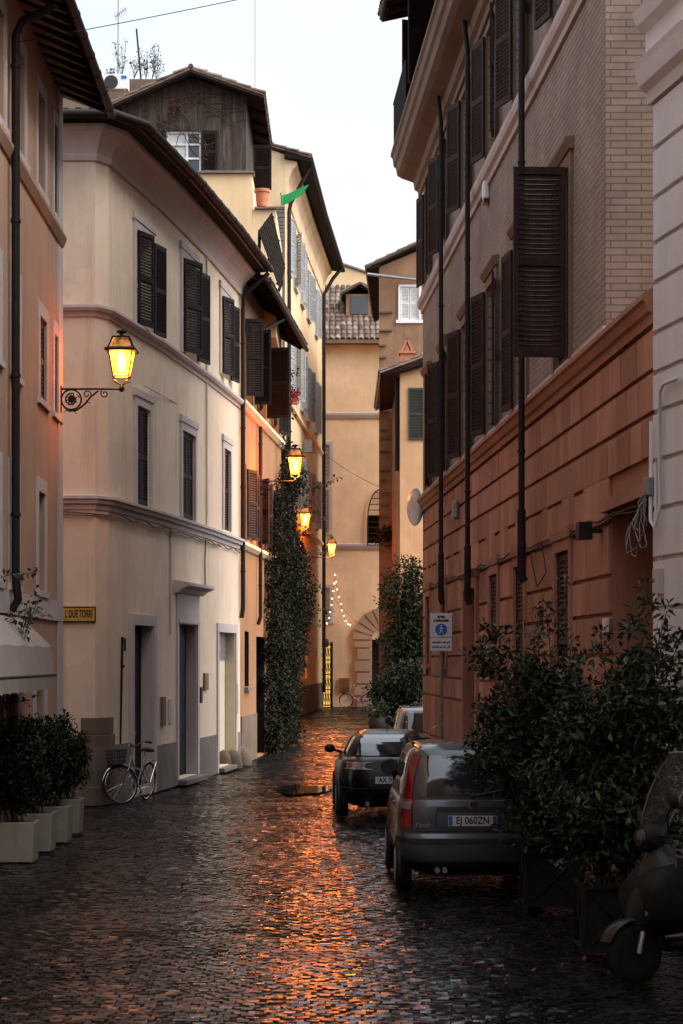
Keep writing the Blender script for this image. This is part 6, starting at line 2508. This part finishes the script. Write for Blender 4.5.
    if basket:
        m = MB()
        bx, by = .15, .17
        for z, k in ((.70, .78), (.76, .84), (.82, .89), (.88, .95), (.94, 1.0)):
            q = [T((wb + .06 + sx * bx * k, sy * by * k, z)) for sx, sy in ((-1, -1), (1, -1), (1, 1), (-1, 1))]
            m.tube(q, .008 if z > .93 else .005, 5, closed=True)
        for t in np.linspace(0, 1, 9):
            for sx0, sy0, sx1, sy1 in ((-1, -1, 1, -1), (1, -1, 1, 1), (1, 1, -1, 1), (-1, 1, -1, -1)):
                sx, sy = sx0 + (sx1 - sx0) * t, sy0 + (sy1 - sy0) * t
                m.tube([T((wb + .06 + sx * bx * .78, sy * by * .78, .70)), T((wb + .06 + sx * bx, sy * by, .94))], .004, 4)
        q = [T((wb + .06 + sx * bx * .78, sy * by * .78, .70)) for sx, sy in ((-1, -1), (1, -1), (1, 1), (-1, 1))]
        m.add(q, [(0, 1, 2, 3)])
        m.build('basket', 'iron', root)
    m = MB()
    m.lathe([(.0, -.03), (.035, -.02), (.04, .02), (.0, .03)], T((wb - .02, 0, .62)), 10, axis='x')
    m.build('headlight', 'chrome', root, smooth=50)
    return root
bk_ = bicycle('silver bicycle with a wire basket leaning by the cream house', 'steel', True, -38)
bk_.location = (-3.50, 35.8, 0)
bk_.rotation_euler = (R(-5), 0, math.atan2(-1.0, -.33))
b2 = bicycle('small pink bicycle with a basket standing before the ochre end wall', 'pink_paint', True, 0)
b2.location = (gp(368.5, 700, 102.8).x, 102.8, 0)
b2.rotation_euler = (0, 0, R(180))
b2.scale = (1.08, 1.08, 1.08)

# ------------------------------------------------------------------ scooter at the right edge
sc_ = thing('scooter', 'black motor scooter with clear windscreen parked at the right edge', 'scooter', (0, 0, 0))
def sc_wheel(x):
    m = MB()
    m.lathe([(.12, -.05), (.20, -.055), (.235, -.03), (.235, .03), (.20, .055), (.12, .05)], (x, 0, .235), 26, axis='y')
    ty = m.build('wheel', 'rubber', sc_, smooth=40)
    m = MB()
    m.lathe([(.02, -.045), (.13, -.04), (.135, 0), (.13, .04), (.02, .045)], (x, 0, .235), 20, axis='y')
    m.build('rim', 'steel', ty, smooth=40)
sc_wheel(0); sc_wheel(-1.28)
m = MB()
vs, fs = [], []
for a in np.linspace(R(20), R(165), 14):
    for y, q in ((-.085, .26), (-.07, .275), (0, .285), (.07, .275), (.085, .26)):
        vs.append(V((q * math.cos(a), y, .235 + q * math.sin(a))))
for i in range(13):
    for k in range(4):
        fs.append((i * 5 + k, i * 5 + k + 1, i * 5 + k + 6, i * 5 + k + 5))
m.add(vs, fs)
m.build('front_mudguard', 'scooter_black', sc_, smooth=60)
m = MB()
vs, fs = [], []
lv = [(.36, .10, .06, -.16), (.45, .20, .05, -.20), (.60, .27, .02, -.22), (.75, .29, -.03, -.25), (.90, .25, -.09, -.27), (1.0, .18, -.13, -.27), (1.08, .12, -.16, -.26)]
for z, w_, xf, xb in lv:
    for k in range(-5, 6):
        u = k / 5
        vs.append(V((xf - .18 * u * u, w_ * u, z)))
    for k in range(5, -6, -1):
        u = k / 5
        vs.append(V((xb - .04 * u * u, w_ * u * .95, z)))
for i in range(len(lv) - 1):
    for k in range(22):
        fs.append((i * 22 + k, i * 22 + (k + 1) % 22, (i + 1) * 22 + (k + 1) % 22, (i + 1) * 22 + k))
fs += [tuple(range(22))[::-1], tuple(range(22 * (len(lv) - 1), 22 * len(lv)))]
m.add(vs, fs)
m.build('leg_shield', 'scooter_black', sc_, smooth=50)
m = MB()
m.lathe([(.0, -.11), (.09, -.09), (.12, 0), (.10, .08), (.0, .1)], (-.19, 0, 1.13), 16, axis='x')
hdl = m.build('headset', 'scooter_black', sc_, smooth=60)
m = MB()
m.lathe([(.0, .01), (.065, .0), (.07, -.03), (0, -.04)], (-.075, 0, 1.13), 16, axis='x')
m.build('headlight', 'car_glass', hdl, smooth=60)
m = MB()
m.tube([(-.30, -.36, 1.12), (-.22, -.2, 1.15), (-.2, 0, 1.13), (-.22, .2, 1.15), (-.30, .36, 1.12)], .016, 7)
hb = m.build('handlebar', 'iron', sc_, smooth=60)
m = MB()
for y in (-1, 1):
    m.tube([(-.30, .36 * y, 1.12), (-.26, .25 * y, 1.14)], .022, 7)
    m.tube([(-.20, .33 * y, 1.13), (-.17, .22 * y, 1.15)], .008, 5)
m.build('grip', 'rubber', hb)
for y in (-1, 1):
    m = MB()
    m.tube([(-.23, .22 * y, 1.15), (-.17, .30 * y, 1.3), (-.18, .36 * y, 1.38)], .009, 6)
    c = V((-.19, .38 * y, 1.42))
    m.lathe([(.0, .03), (.05, .022), (.068, .0), (.064, -.012), (0, -.014)], c, 16, axis='x')
    mm = m.build('mirror', 'iron', sc_, smooth=60)
    m = MB()
    m.lathe([(.0, .001), (.06, .001), (.06, -.004), (0, -.004)], c + V((-.014, 0, 0)), 16, axis='x')
    m.build('mirror_glass', 'chrome', mm)
m = MB()
for y, sg in ((-.0, 1),):
    vs, fs = [], []
    for j, (z, w_, x) in enumerate(((1.15, .20, -.10), (1.3, .25, -.15), (1.5, .27, -.24), (1.7, .24, -.34), (1.8, .15, -.39))):
        for k in range(-5, 6):
            u = k / 5
            vs.append(V((x - .10 * u * u, w_ * u, z)))
    for j in range(4):
        for k in range(10):
            fs.append((j * 11 + k, j * 11 + k + 1, (j + 1) * 11 + k + 1, (j + 1) * 11 + k))
m.add(vs, fs)
ws = m.build('windscreen', 'clear_plastic', sc_, smooth=180)
m = MB()
rim_ = [vs[j * 11] for j in range(5)] + [vs[44 + k] for k in range(1, 10)] + [vs[j * 11 + 10] for j in range(4, -1, -1)]
m.tube(rim_, .008, 5)
m.build('edge_trim', 'grey_metal', ws, smooth=180)
m = MB()
vs, fs = [], []
sec = [(-.25, .16, .24, .34), (-.55, .17, .24, .34), (-.66, .16, .25, .62), (-.85, .20, .30, .76), (-1.2, .21, .36, .80), (-1.5, .17, .48, .80), (-1.68, .10, .60, .76)]
for x, w_, z0, z1 in sec:
    for k in range(16):
        a = 2 * math.pi * k / 16
        cx_, cz_ = math.cos(a), math.sin(a)
        vs.append(V((x, w_ * np.sign(cx_) * abs(cx_) ** .6, (z0 + z1) / 2 + (z1 - z0) / 2 * np.sign(cz_) * abs(cz_) ** .6)))
for i in range(len(sec) - 1):
    for k in range(16):
        fs.append((i * 16 + k, i * 16 + (k + 1) % 16, (i + 1) * 16 + (k + 1) % 16, (i + 1) * 16 + k))
fs += [tuple(range(16))[::-1], tuple(range(16 * (len(sec) - 1), 16 * len(sec)))]
m.add(vs, fs)
m.build('body', 'scooter_black', sc_, smooth=60)
m = MB()
vs, fs = [], []
sec = [(-.68, .12, .76, .80), (-.8, .15, .76, .86), (-1.1, .17, .78, .87), (-1.25, .16, .79, .92), (-1.5, .14, .78, .91), (-1.6, .08, .78, .86)]
for x, w_, z0, z1 in sec:
    for k in range(12):
        a = 2 * math.pi * k / 12
        vs.append(V((x, w_ * np.sign(math.cos(a)) * abs(math.cos(a)) ** .7, (z0 + z1) / 2 + (z1 - z0) / 2 * math.sin(a))))
for i in range(len(sec) - 1):
    for k in range(12):
        fs.append((i * 12 + k, i * 12 + (k + 1) % 12, (i + 1) * 12 + (k + 1) % 12, (i + 1) * 12 + k))
fs += [tuple(range(12))[::-1], tuple(range(12 * (len(sec) - 1), 12 * len(sec)))]
m.add(vs, fs)
m.build('seat', 'leather', sc_, smooth=60)
m = MB()
vs, fs = [], []
sec = [(-.02, .24, .44, .80), (-.12, .29, .38, .92), (-.30, .31, .36, .98), (-.55, .30, .40, .94), (-.78, .25, .50, .88), (-.86, .2, .60, .84)]
for x, w_, z0, z1 in sec:
    for k in range(20):
        a = 2 * math.pi * k / 20
        cx_, cz_ = math.cos(a), math.sin(a)
        rip = 1 + .03 * math.sin(5 * a + x * 9)
        vs.append(V((x + .02 * math.sin(3 * a), w_ * rip * np.sign(cx_) * abs(cx_) ** .7, (z0 + z1) / 2 + (z1 - z0) / 2 * rip * np.sign(cz_) * abs(cz_) ** .8)))
for i in range(len(sec) - 1):
    for k in range(20):
        fs.append((i * 20 + k, i * 20 + (k + 1) % 20, (i + 1) * 20 + (k + 1) % 20, (i + 1) * 20 + k))
fs += [tuple(range(20))[::-1], tuple(range(100, 120))]
m.add(vs, fs)
m.build('leg_cover', 'leather', sc_, smooth=60)
m = MB()
for y in (-.09, .09):
    m.tube([(0, y, .235), (-.05, y, .45), (-.10, y * .8, .6)], .022, 8)
m.build('fork', 'steel', sc_, smooth=60)
m = MB()
m.tube([(-.75, .10, .22), (-.72, .20, .02), (-.66, .22, .015)], .014, 6)
m.tube([(-.75, -.10, .22), (-.72, -.20, .02), (-.66, -.22, .015)], .014, 6)
m.build('stand', 'iron', sc_)
m = MB()
m.tube([(-.7, -.15, .2), (-1.0, -.2, .2), (-1.2, -.2, .26)], .03, 8)
m.lathe([(.02, -.22), (.06, -.2), (.065, .2), (.02, .22)], (-1.4, -.2, .30), 14, axis='x')
m.build('exhaust', 'chrome', sc_, smooth=50)
m = MB()
p = V((.02, .12, .62))
m.lathe([(.0, .004), (.022, .003), (.022, -.003), (.0, -.004)], (-.02, .19, .55), 10, axis='x')
m.build('reflector', 'lamp_clear', sc_)
sc_.location = (2.30, 15.7, 0)
sc_.rotation_euler = (R(4), 0, math.atan2(-.34, -.94))

# ------------------------------------------------------------------ planters and shrubs
def iron_planter(cx_, y0, label, wid=.60, dep=.60, hgt=.62):
    t = thing('planter', label, 'planter', (cx_, y0 + dep / 2, 0), 'dark square planters')
    m = MB()
    x0, x1, y1 = cx_ - wid / 2, cx_ + wid / 2, y0 + dep
    e = .03
    z0 = .07
    m.box(x0 + e, x1 - e, y0 + e, y0 + e + .015, z0, hgt - .02)
    m.box(x0 + e, x1 - e, y1 - e - .015, y1 - e, z0, hgt - .02)
    m.box(x0 + e, x0 + e + .015, y0 + e + .016, y1 - e - .016, z0, hgt - .02)
    m.box(x1 - e - .015, x1 - e, y0 + e + .016, y1 - e - .016, z0, hgt - .02)
    m.build('panels', 'planter_iron', t)
    m = MB()
    for x in (x0 + .015, x1 - .015):
        for y in (y0 + .015, y1 - .015):
            m.box(x - .018, x + .018, y - .018, y + .018, 0, hgt + .02)
    for z in (z0 - .01, hgt - .03):
        m.box(x0 + .035, x1 - .035, y0, y0 + .028, z, z + .035)
        m.box(x0 + .035, x1 - .035, y1 - .028, y1, z, z + .035)
        m.box(x0, x0 + .028, y0 + .035, y1 - .035, z, z + .035)
        m.box(x1 - .028, x1, y0 + .035, y1 - .035, z, z + .035)
    for (xa, xb) in ((x0 + .03, x1 - .03), (x1 - .03, x0 + .03)):
        m.tube([V((xa, y0 + .016, z0)), V((xb, y0 + .016, hgt - .03))], .010, 5)
    for (ya, yb) in ((y0 + .03, y1 - .03), (y1 - .03, y0 + .03)):
        m.tube([V((x0 + .016, ya, z0)), V((x0 + .016, yb, hgt - .03))], .010, 5)
    m.build('frame', 'planter_iron', t)
    m = MB()
    m.box(x0 + .046, x1 - .046, y0 + .046, y1 - .046, .3, hgt - .06)
    m.build('soil', 'soil', t)
def shrub(name, label, base, blobs, n, per, size, seed, mat='leaf_laurel', spread=.15, cat='shrub', group=None, stems=10, aspect=.38, stem_r=.014):
    t = thing(name, label, cat, base, group)
    rng = np.random.default_rng(seed)
    wts = np.array([b[3] * b[4] * b[5] for b in blobs])
    cs = []
    for b in rng.choice(len(blobs), n, p=wts / wts.sum()):
        cx_, cy_, cz_, rx, ry, rz_ = blobs[b]
        d = rng.normal(size=3)
        d /= np.linalg.norm(d)
        r_ = rng.random() ** .42
        cs.append((cx_ + d[0] * rx * r_, cy_ + d[1] * ry * r_, cz_ + d[2] * rz_ * r_))
    leaf_cloud('foliage', mat, t, cs, spread, per, size, seed + 1, aspect, .1, .9)
    m = MB()
    B_ = V(base)
    order = rng.choice(n, min(n, stems * 4), replace=False)
    for k in range(stems):
        c = V(cs[order[k]])
        a = B_ + V((rng.uniform(-.12, .12), rng.uniform(-.12, .12), 0))
        mid = a.lerp(c, .5) + V((rng.uniform(-.08, .08), rng.uniform(-.08, .08), .15))
        m.tube([a, a.lerp(mid, .5) + V((0, 0, .05)), mid, c], stem_r, 6, r1=.005)
        for q in range(3):
            e = V(cs[order[(stems + k * 3 + q) % len(order)]])
            if (e - mid).length < 1.1:
                m.tube([mid, mid.lerp(e, .5) + V((0, 0, .04)), e], stem_r * .5, 5, r1=.003)
    m.build('stem', 'bark', t)
    return t
iron_planter(2.13, 20.0, 'dark braced planter nearest the grey car')
iron_planter(2.33, 16.9, 'dark braced planter nearest the scooter')
def laurel(label, base, main, sprigs, seed):
    """an open shrub: limbs fan out of the planter, twigs off the limbs, whorls of leaves at the twigs"""
    t = thing('laurel_shrub', label, 'shrub', base)
    rng = np.random.default_rng(seed)
    B_ = V(base)
    m = MB()
    cs = []
    tips = [V((cx_ + rng.normal() * rx * .55, cy_ + rng.normal() * ry * .5, cz_ + rng.normal() * rz_ * .5)) for (cx_, cy_, cz_, rx, ry, rz_, n_) in main for _ in range(n_)]
    tips = [p if p.z > 1.3 or p.x > base[0] - .42 else V((base[0] - .3 * rng.random(), p.y, p.z)) for p in tips]
    tips += [V(p) for p in sprigs]
    for k, tp in enumerate(tips):
        a = B_ + V((rng.uniform(-.14, .14), rng.uniform(-.14, .14), 0))
        mid = a.lerp(tp, .55) + V((0, 0, .16)) - V(((tp.x - a.x) * .12, (tp.y - a.y) * .12, 0))
        pts = [a, a.lerp(mid, .5) + V((0, 0, .05)), mid, mid.lerp(tp, .55) + V((0, 0, .04)), tp]
        m.tube(pts, .012, 6, r1=.004)
        for q in range(11):
            f = rng.uniform(.30, 1.0)
            p = a.lerp(mid, f / .55) if f < .55 else mid.lerp(tp, (f - .55) / .45)
            d = V(rng.normal(size=3)) + V((0, 0, .3))
            e = p + d.normalized() * rng.uniform(.10, .34)
            m.tube([p, p.lerp(e, .5) + V((0, 0, .015)), e], .0045, 4, r1=.002)
            cs += [e] if q % 3 else [e, p.lerp(e, .55)]
        cs += [tp, tp, mid.lerp(tp, .8)]
    m.build('stem', 'bark', t)
    leaf_cloud('foliage', 'leaf_laurel', t, cs, .075, 11, .085, seed + 1, .42, -.1, 1.2)
laurel('large dark leafy shrub spilling over the back of the grey car', (2.13, 20.3, .56),
       [(1.98, 20.3, 1.75, .46, .42, .75, 28), (1.72, 20.2, 1.85, .30, .32, .4, 13), (2.0, 20.3, 2.45, .40, .36, .33, 11), (2.0, 20.1, 1.15, .30, .35, .35, 12), (2.35, 20.3, 1.8, .30, .4, .7, 9)],
       [(1.42, 20.0, 2.66), (1.50, 20.1, 2.72), (1.36, 20.0, 2.55), (1.60, 20.1, 2.80), (1.98, 20.2, 3.02), (2.06, 20.2, 3.05), (1.38, 20.0, 1.75), (1.36, 20.0, 1.55), (1.40, 19.9, 2.1), (1.85, 19.9, .75)], 31)
laurel('large dark leafy shrub behind the scooter against the white house', (2.33, 17.2, .56),
       [(2.42, 17.2, 1.65, .44, .42, .72, 26), (2.58, 17.2, 2.4, .30, .36, .34, 11), (2.16, 17.1, 2.0, .26, .32, .42, 11), (2.15, 17.0, 1.2, .36, .35, .4, 12), (2.72, 16.95, 2.1, .22, .3, .5, 12), (2.6, 16.8, 1.2, .32, .3, .4, 10)],
       [(2.75, 16.9, 2.95), (2.62, 17.0, 3.02), (2.2, 17.0, 2.75), (1.85, 16.9, 2.2), (1.82, 16.9, 1.3), (2.8, 16.8, 2.6), (2.85, 16.8, 2.2)], 47)

def cream_planter(x0, x1, y0, label):
    t = thing('planter', label, 'planter', ((x0 + x1) / 2, y0 + .25, 0), 'cream planters along the orange house')
    m = MB()
    z1 = .50
    tp = .02
    dep = .5
    o0 = [V((x0 + tp, y0 + tp, .0)), V((x1 - tp, y0 + tp, .0)), V((x1 - tp, y0 + dep - tp, .0)), V((x0 + tp, y0 + dep - tp, .0))]
    o1 = [V((x0, y0, z1)), V((x1, y0, z1)), V((x1, y0 + dep, z1)), V((x0, y0 + dep, z1))]
    i1 = [V((x0 + .035, y0 + .035, z1)), V((x1 - .035, y0 + .035, z1)), V((x1 - .035, y0 + dep - .035, z1)), V((x0 + .035, y0 + dep - .035, z1))]
    i0 = [V((p.x, p.y, z1 - .08)) for p in i1]
    vs = o0 + o1 + i1 + i0
    fs = [(3, 2, 1, 0)]
    for b in (0, 4, 8):
        for k in range(4):
            fs.append((b + k, b + (k + 1) % 4, b + 4 + (k + 1) % 4, b + 4 + k))
    fs.append((12, 13, 14, 15))
    m.add(vs, fs)
    m.build('box', 'planter_cream', t, bevel=.012)
    m = MB()
    m.quad(*[V((p.x, p.y, z1 - .07)) for p in i1])
    m.build('soil', 'soil', t)
pls = [(-4.33, -3.83, 24.9, 'nearest cream planter at the left edge'), (-4.31, -3.81, 26.3, 'second cream planter from the left edge'), (-4.27, -3.77, 27.6, 'third cream planter from the left edge'), (-4.29, -3.79, 29.0, 'farthest cream planter, beside the cream house')]
for i, (x0, x1, y0, lab) in enumerate(pls):
    cream_planter(x0, x1, y0, lab)
    cx_ = (x0 + x1) / 2
    shrub('box_shrub', ['bushy dark shrub in the nearest cream planter', 'bushy dark shrub in the second cream planter', 'bushy dark shrub in the third cream planter', 'lighter loose shrub in the farthest cream planter'][i],
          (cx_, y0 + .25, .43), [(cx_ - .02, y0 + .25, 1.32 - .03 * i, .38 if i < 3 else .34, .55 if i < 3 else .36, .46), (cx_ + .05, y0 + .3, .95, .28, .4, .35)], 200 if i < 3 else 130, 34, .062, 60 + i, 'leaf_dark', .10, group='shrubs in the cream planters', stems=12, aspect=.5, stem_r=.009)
# a thin climbing spray above the awning
sp_ = thing('climbing_spray', 'thin leafy spray climbing past the awning at the left edge', 'climber', (-4.1, 25.0, .5))
m = MB()
cs = []
for pts in ([(4, 690), (12, 664), (20, 636), (27, 605)], [(0, 664), (14, 652), (24, 628), (30, 612)], [(0, 578), (12, 574), (22, 575), (38, 571)], [(0, 626), (14, 618), (30, 607), (46, 616)], [(0, 710), (14, 702), (30, 700)], [(24, 640), (30, 622), (36, 605), (34, 590)]):
    w_ = [gp(x, y, 24.8 + .2 * k) for k, (x, y) in enumerate(pts)]
    m = MB()
    m.tube(w_, .006, 5)
    m.build('stem', 'bark', sp_)
    for a, b in zip(w_, w_[1:]):
        for t in (.3, .65, 1):
            cs.append(a.lerp(b, t))
m = MB()
m.tube([V((-4.08, 25.1, .45)), gp(0, 740, 25), gp(4, 690, 24.8)], .008, 5)
m.build('stem', 'bark', sp_)
leaf_cloud('foliage', 'leaf_laurel', sp_, cs, .035, 3, .085, 77, .6, .2, 1.2)

# far shrubs on the right
shrub('cypress_hedge', 'tall dark evergreen in front of the small orange house', (2.6, 72, 0),
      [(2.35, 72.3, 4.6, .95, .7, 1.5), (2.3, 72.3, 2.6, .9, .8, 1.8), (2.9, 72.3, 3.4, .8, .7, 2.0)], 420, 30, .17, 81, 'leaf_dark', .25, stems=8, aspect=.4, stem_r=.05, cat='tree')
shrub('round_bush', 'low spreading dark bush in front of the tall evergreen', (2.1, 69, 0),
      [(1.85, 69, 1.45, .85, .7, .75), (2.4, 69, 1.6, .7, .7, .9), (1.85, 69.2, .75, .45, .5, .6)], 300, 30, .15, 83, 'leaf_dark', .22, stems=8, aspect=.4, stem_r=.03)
pp = thing('round_pot', 'dark round plant pot at the foot of the spreading bush', 'pot', (1.25, 68.6, 0))
m = MB()
m.lathe([(.16, 0), (.28, .08), (.34, .26), (.32, .44), (.27, .53), (.29, .58), (.25, .58), (.22, .52), (.05, .5)], (1.25, 68.6, 0), 18)
m.build('pot', 'ink', pp, smooth=50)
leaf_cloud('foliage', 'leaf_laurel', pp, [V((1.25 + random.gauss(0, .2), 68.6 + random.gauss(0, .2), .75 + random.gauss(0, .15))) for _ in range(40)], .15, 18, .13, 91)
lv_ = thing('ledge_plant', 'small trailing plant on the stub bricks of the rusty house', 'plant', gp(385, 535, 87.0))
leaf_cloud('foliage', 'leaf_ivy', lv_, [gp(random.uniform(377, 398), random.gauss(535, 4), 87.0) for _ in range(40)], .2, 10, .16, 93)
m = MB()
m.tube([gp(379, 545, 87.2), gp(384, 532, 87.0), gp(395, 536, 87.0)], .03, 5)
m.build('stem', 'bark', lv_)

# ------------------------------------------------------------------ pedestrian-area sign
ps = thing('traffic_sign', 'white pedestrian area sign on a grey pole before the red wall', 'sign', (1.79, 36, 0))
c = V((gp(441.2, 0, 36).x, 36.0, 0))
m = MB()
m.tube([c, c + UZ * gp(0, 612, 36).z], .03, 10)
m.build('pole', 'grey_metal', ps)
x0, x1 = gp(430.2, 0, 35.95).x, gp(452, 0, 35.95).x
def pz(y): return gp(0, y, 35.95).z
m = MB()
m.box(x0, x1, 35.94, 35.965, pz(637.2), pz(613.2))
bp = m.build('panel', 'sign_white', ps, bevel=.004)
m = MB()
m.box(x0, x1, 35.94, 35.965, pz(651), pz(638))
bp2 = m.build('lower_panel', 'sign_white', ps, bevel=.004)
xc = (x0 + x1) / 2
m = MB()
m.lathe([(.108, 0), (.108, .004)], (xc, 35.934, pz(629.5)), 28, axis='y')
ds_ = m.build('disc', 'sign_blue', bp)
m = MB()
cz_ = pz(629.5)
def bar(a, b, r_): m.tube([V((xc + a[0], 35.932, cz_ + a[1])), V((xc + b[0], 35.932, cz_ + b[1]))], r_, 6)
m.lathe([(.0, -.002), (.014, -.001), (.014, .002), (0, .003)], (xc + .004, 35.932, cz_ + .070), 10, axis='y')
bar((0, .05), (0, -.005), .013); bar((0, -.005), (-.028, -.075), .009); bar((0, -.005), (.022, -.04), .009); bar((.022, -.04), (.034, -.078), .008)
bar((0, .045), (-.032, .005), .007); bar((0, .045), (.034, .01), .007)
m.build('pictogram', 'sign_white', ds_)
text('lettering', 'area', 'ink', bp, V((xc, 35.939, pz(616.6))), UX, UZ, .075, 'CENTER', .003, 1.0)
text('lettering', 'pedonale', 'ink', bp, V((xc, 35.939, pz(620.4))), UX, UZ, .075, 'CENTER', .003, 1.0)
text('lettering', 'eccetto veicoli', 'ink', bp2, V((xc, 35.939, pz(642.2))), UX, UZ, .054, 'CENTER', .002, 1.0)
text('lettering', 'diretti al civ. 27', 'ink', bp2, V((xc, 35.939, pz(647))), UX, UZ, .054, 'CENTER', .002, .96)
m = MB()
for k in range(2):
    m.tube([c + UZ * (1.55 + .02 * k) + V((.031 * math.cos(a), .031 * math.sin(a), 0)) for a in np.linspace(0, 6.28, 12)], .006, 4)
m.build('strap', 'sign_yellow', ps)
# bent wire hoop beside the sign
hp = MB()
hp.tube([V((1.50, 35.4, .0)), V((1.48, 35.4, .95)), V((1.56, 35.4, 1.28)), V((1.70, 35.4, 1.36)), V((1.80, 35.42, 1.22)), V((1.83, 35.42, .0))], .009, 6)
tag(hp.build('wire_hoop', 'steel', smooth=60), 'thin bent wire hoop by the foot of the pedestrian sign', 'hoop')

# ------------------------------------------------------------------ fallen leaves on the wet stones
rng = np.random.default_rng(8)
cs = [(rng.uniform(-3.6, 1.2), rng.uniform(15.5, 40), .012) for _ in range(70)] + [(rng.normal(-3.2, .5), rng.uniform(24, 36), .012) for _ in range(60)] + [(rng.normal(1.5, .4), rng.uniform(15.5, 20), .012) for _ in range(70)]
fl_ = leaf_cloud('fallen_leaves', 'leaf_dry', None, cs, (.03, .03, .004), 1, .06, 15, .6, 0, 6)
fl_['kind'] = 'stuff'

# ------------------------------------------------------------------ overhead wires
def cable(pts, r, label, sag=.15):
    m = MB()
    a, b = V(pts[0]), V(pts[1])
    m.tube([a.lerp(b, t) - UZ * sag * 4 * t * (1 - t) for t in np.linspace(0, 1, 24)], r, 5)
    tag(m.build('overhead_cable', 'iron'), label, 'cable')
cable((gp(14, 43, 26.3), PI.at(sI(495), .3, 13.2)), .006, 'thin cable across the sky from the orange house to the palazzo', .05)
cable((gp(145, 386, 36.9), gp(246, 432, 49)), .006, 'thin wire along the cream wall past the lit lantern', .08)
cable((gp(322, 452, 97), gp(398, 494, 76.5)), .010, 'thin wire across the end of the street above the lights', .2)
cable((gp(323, 584, 98), gp(356, 622, 103.6)), .008, 'lower thin wire in front of the ochre end wall', .1)
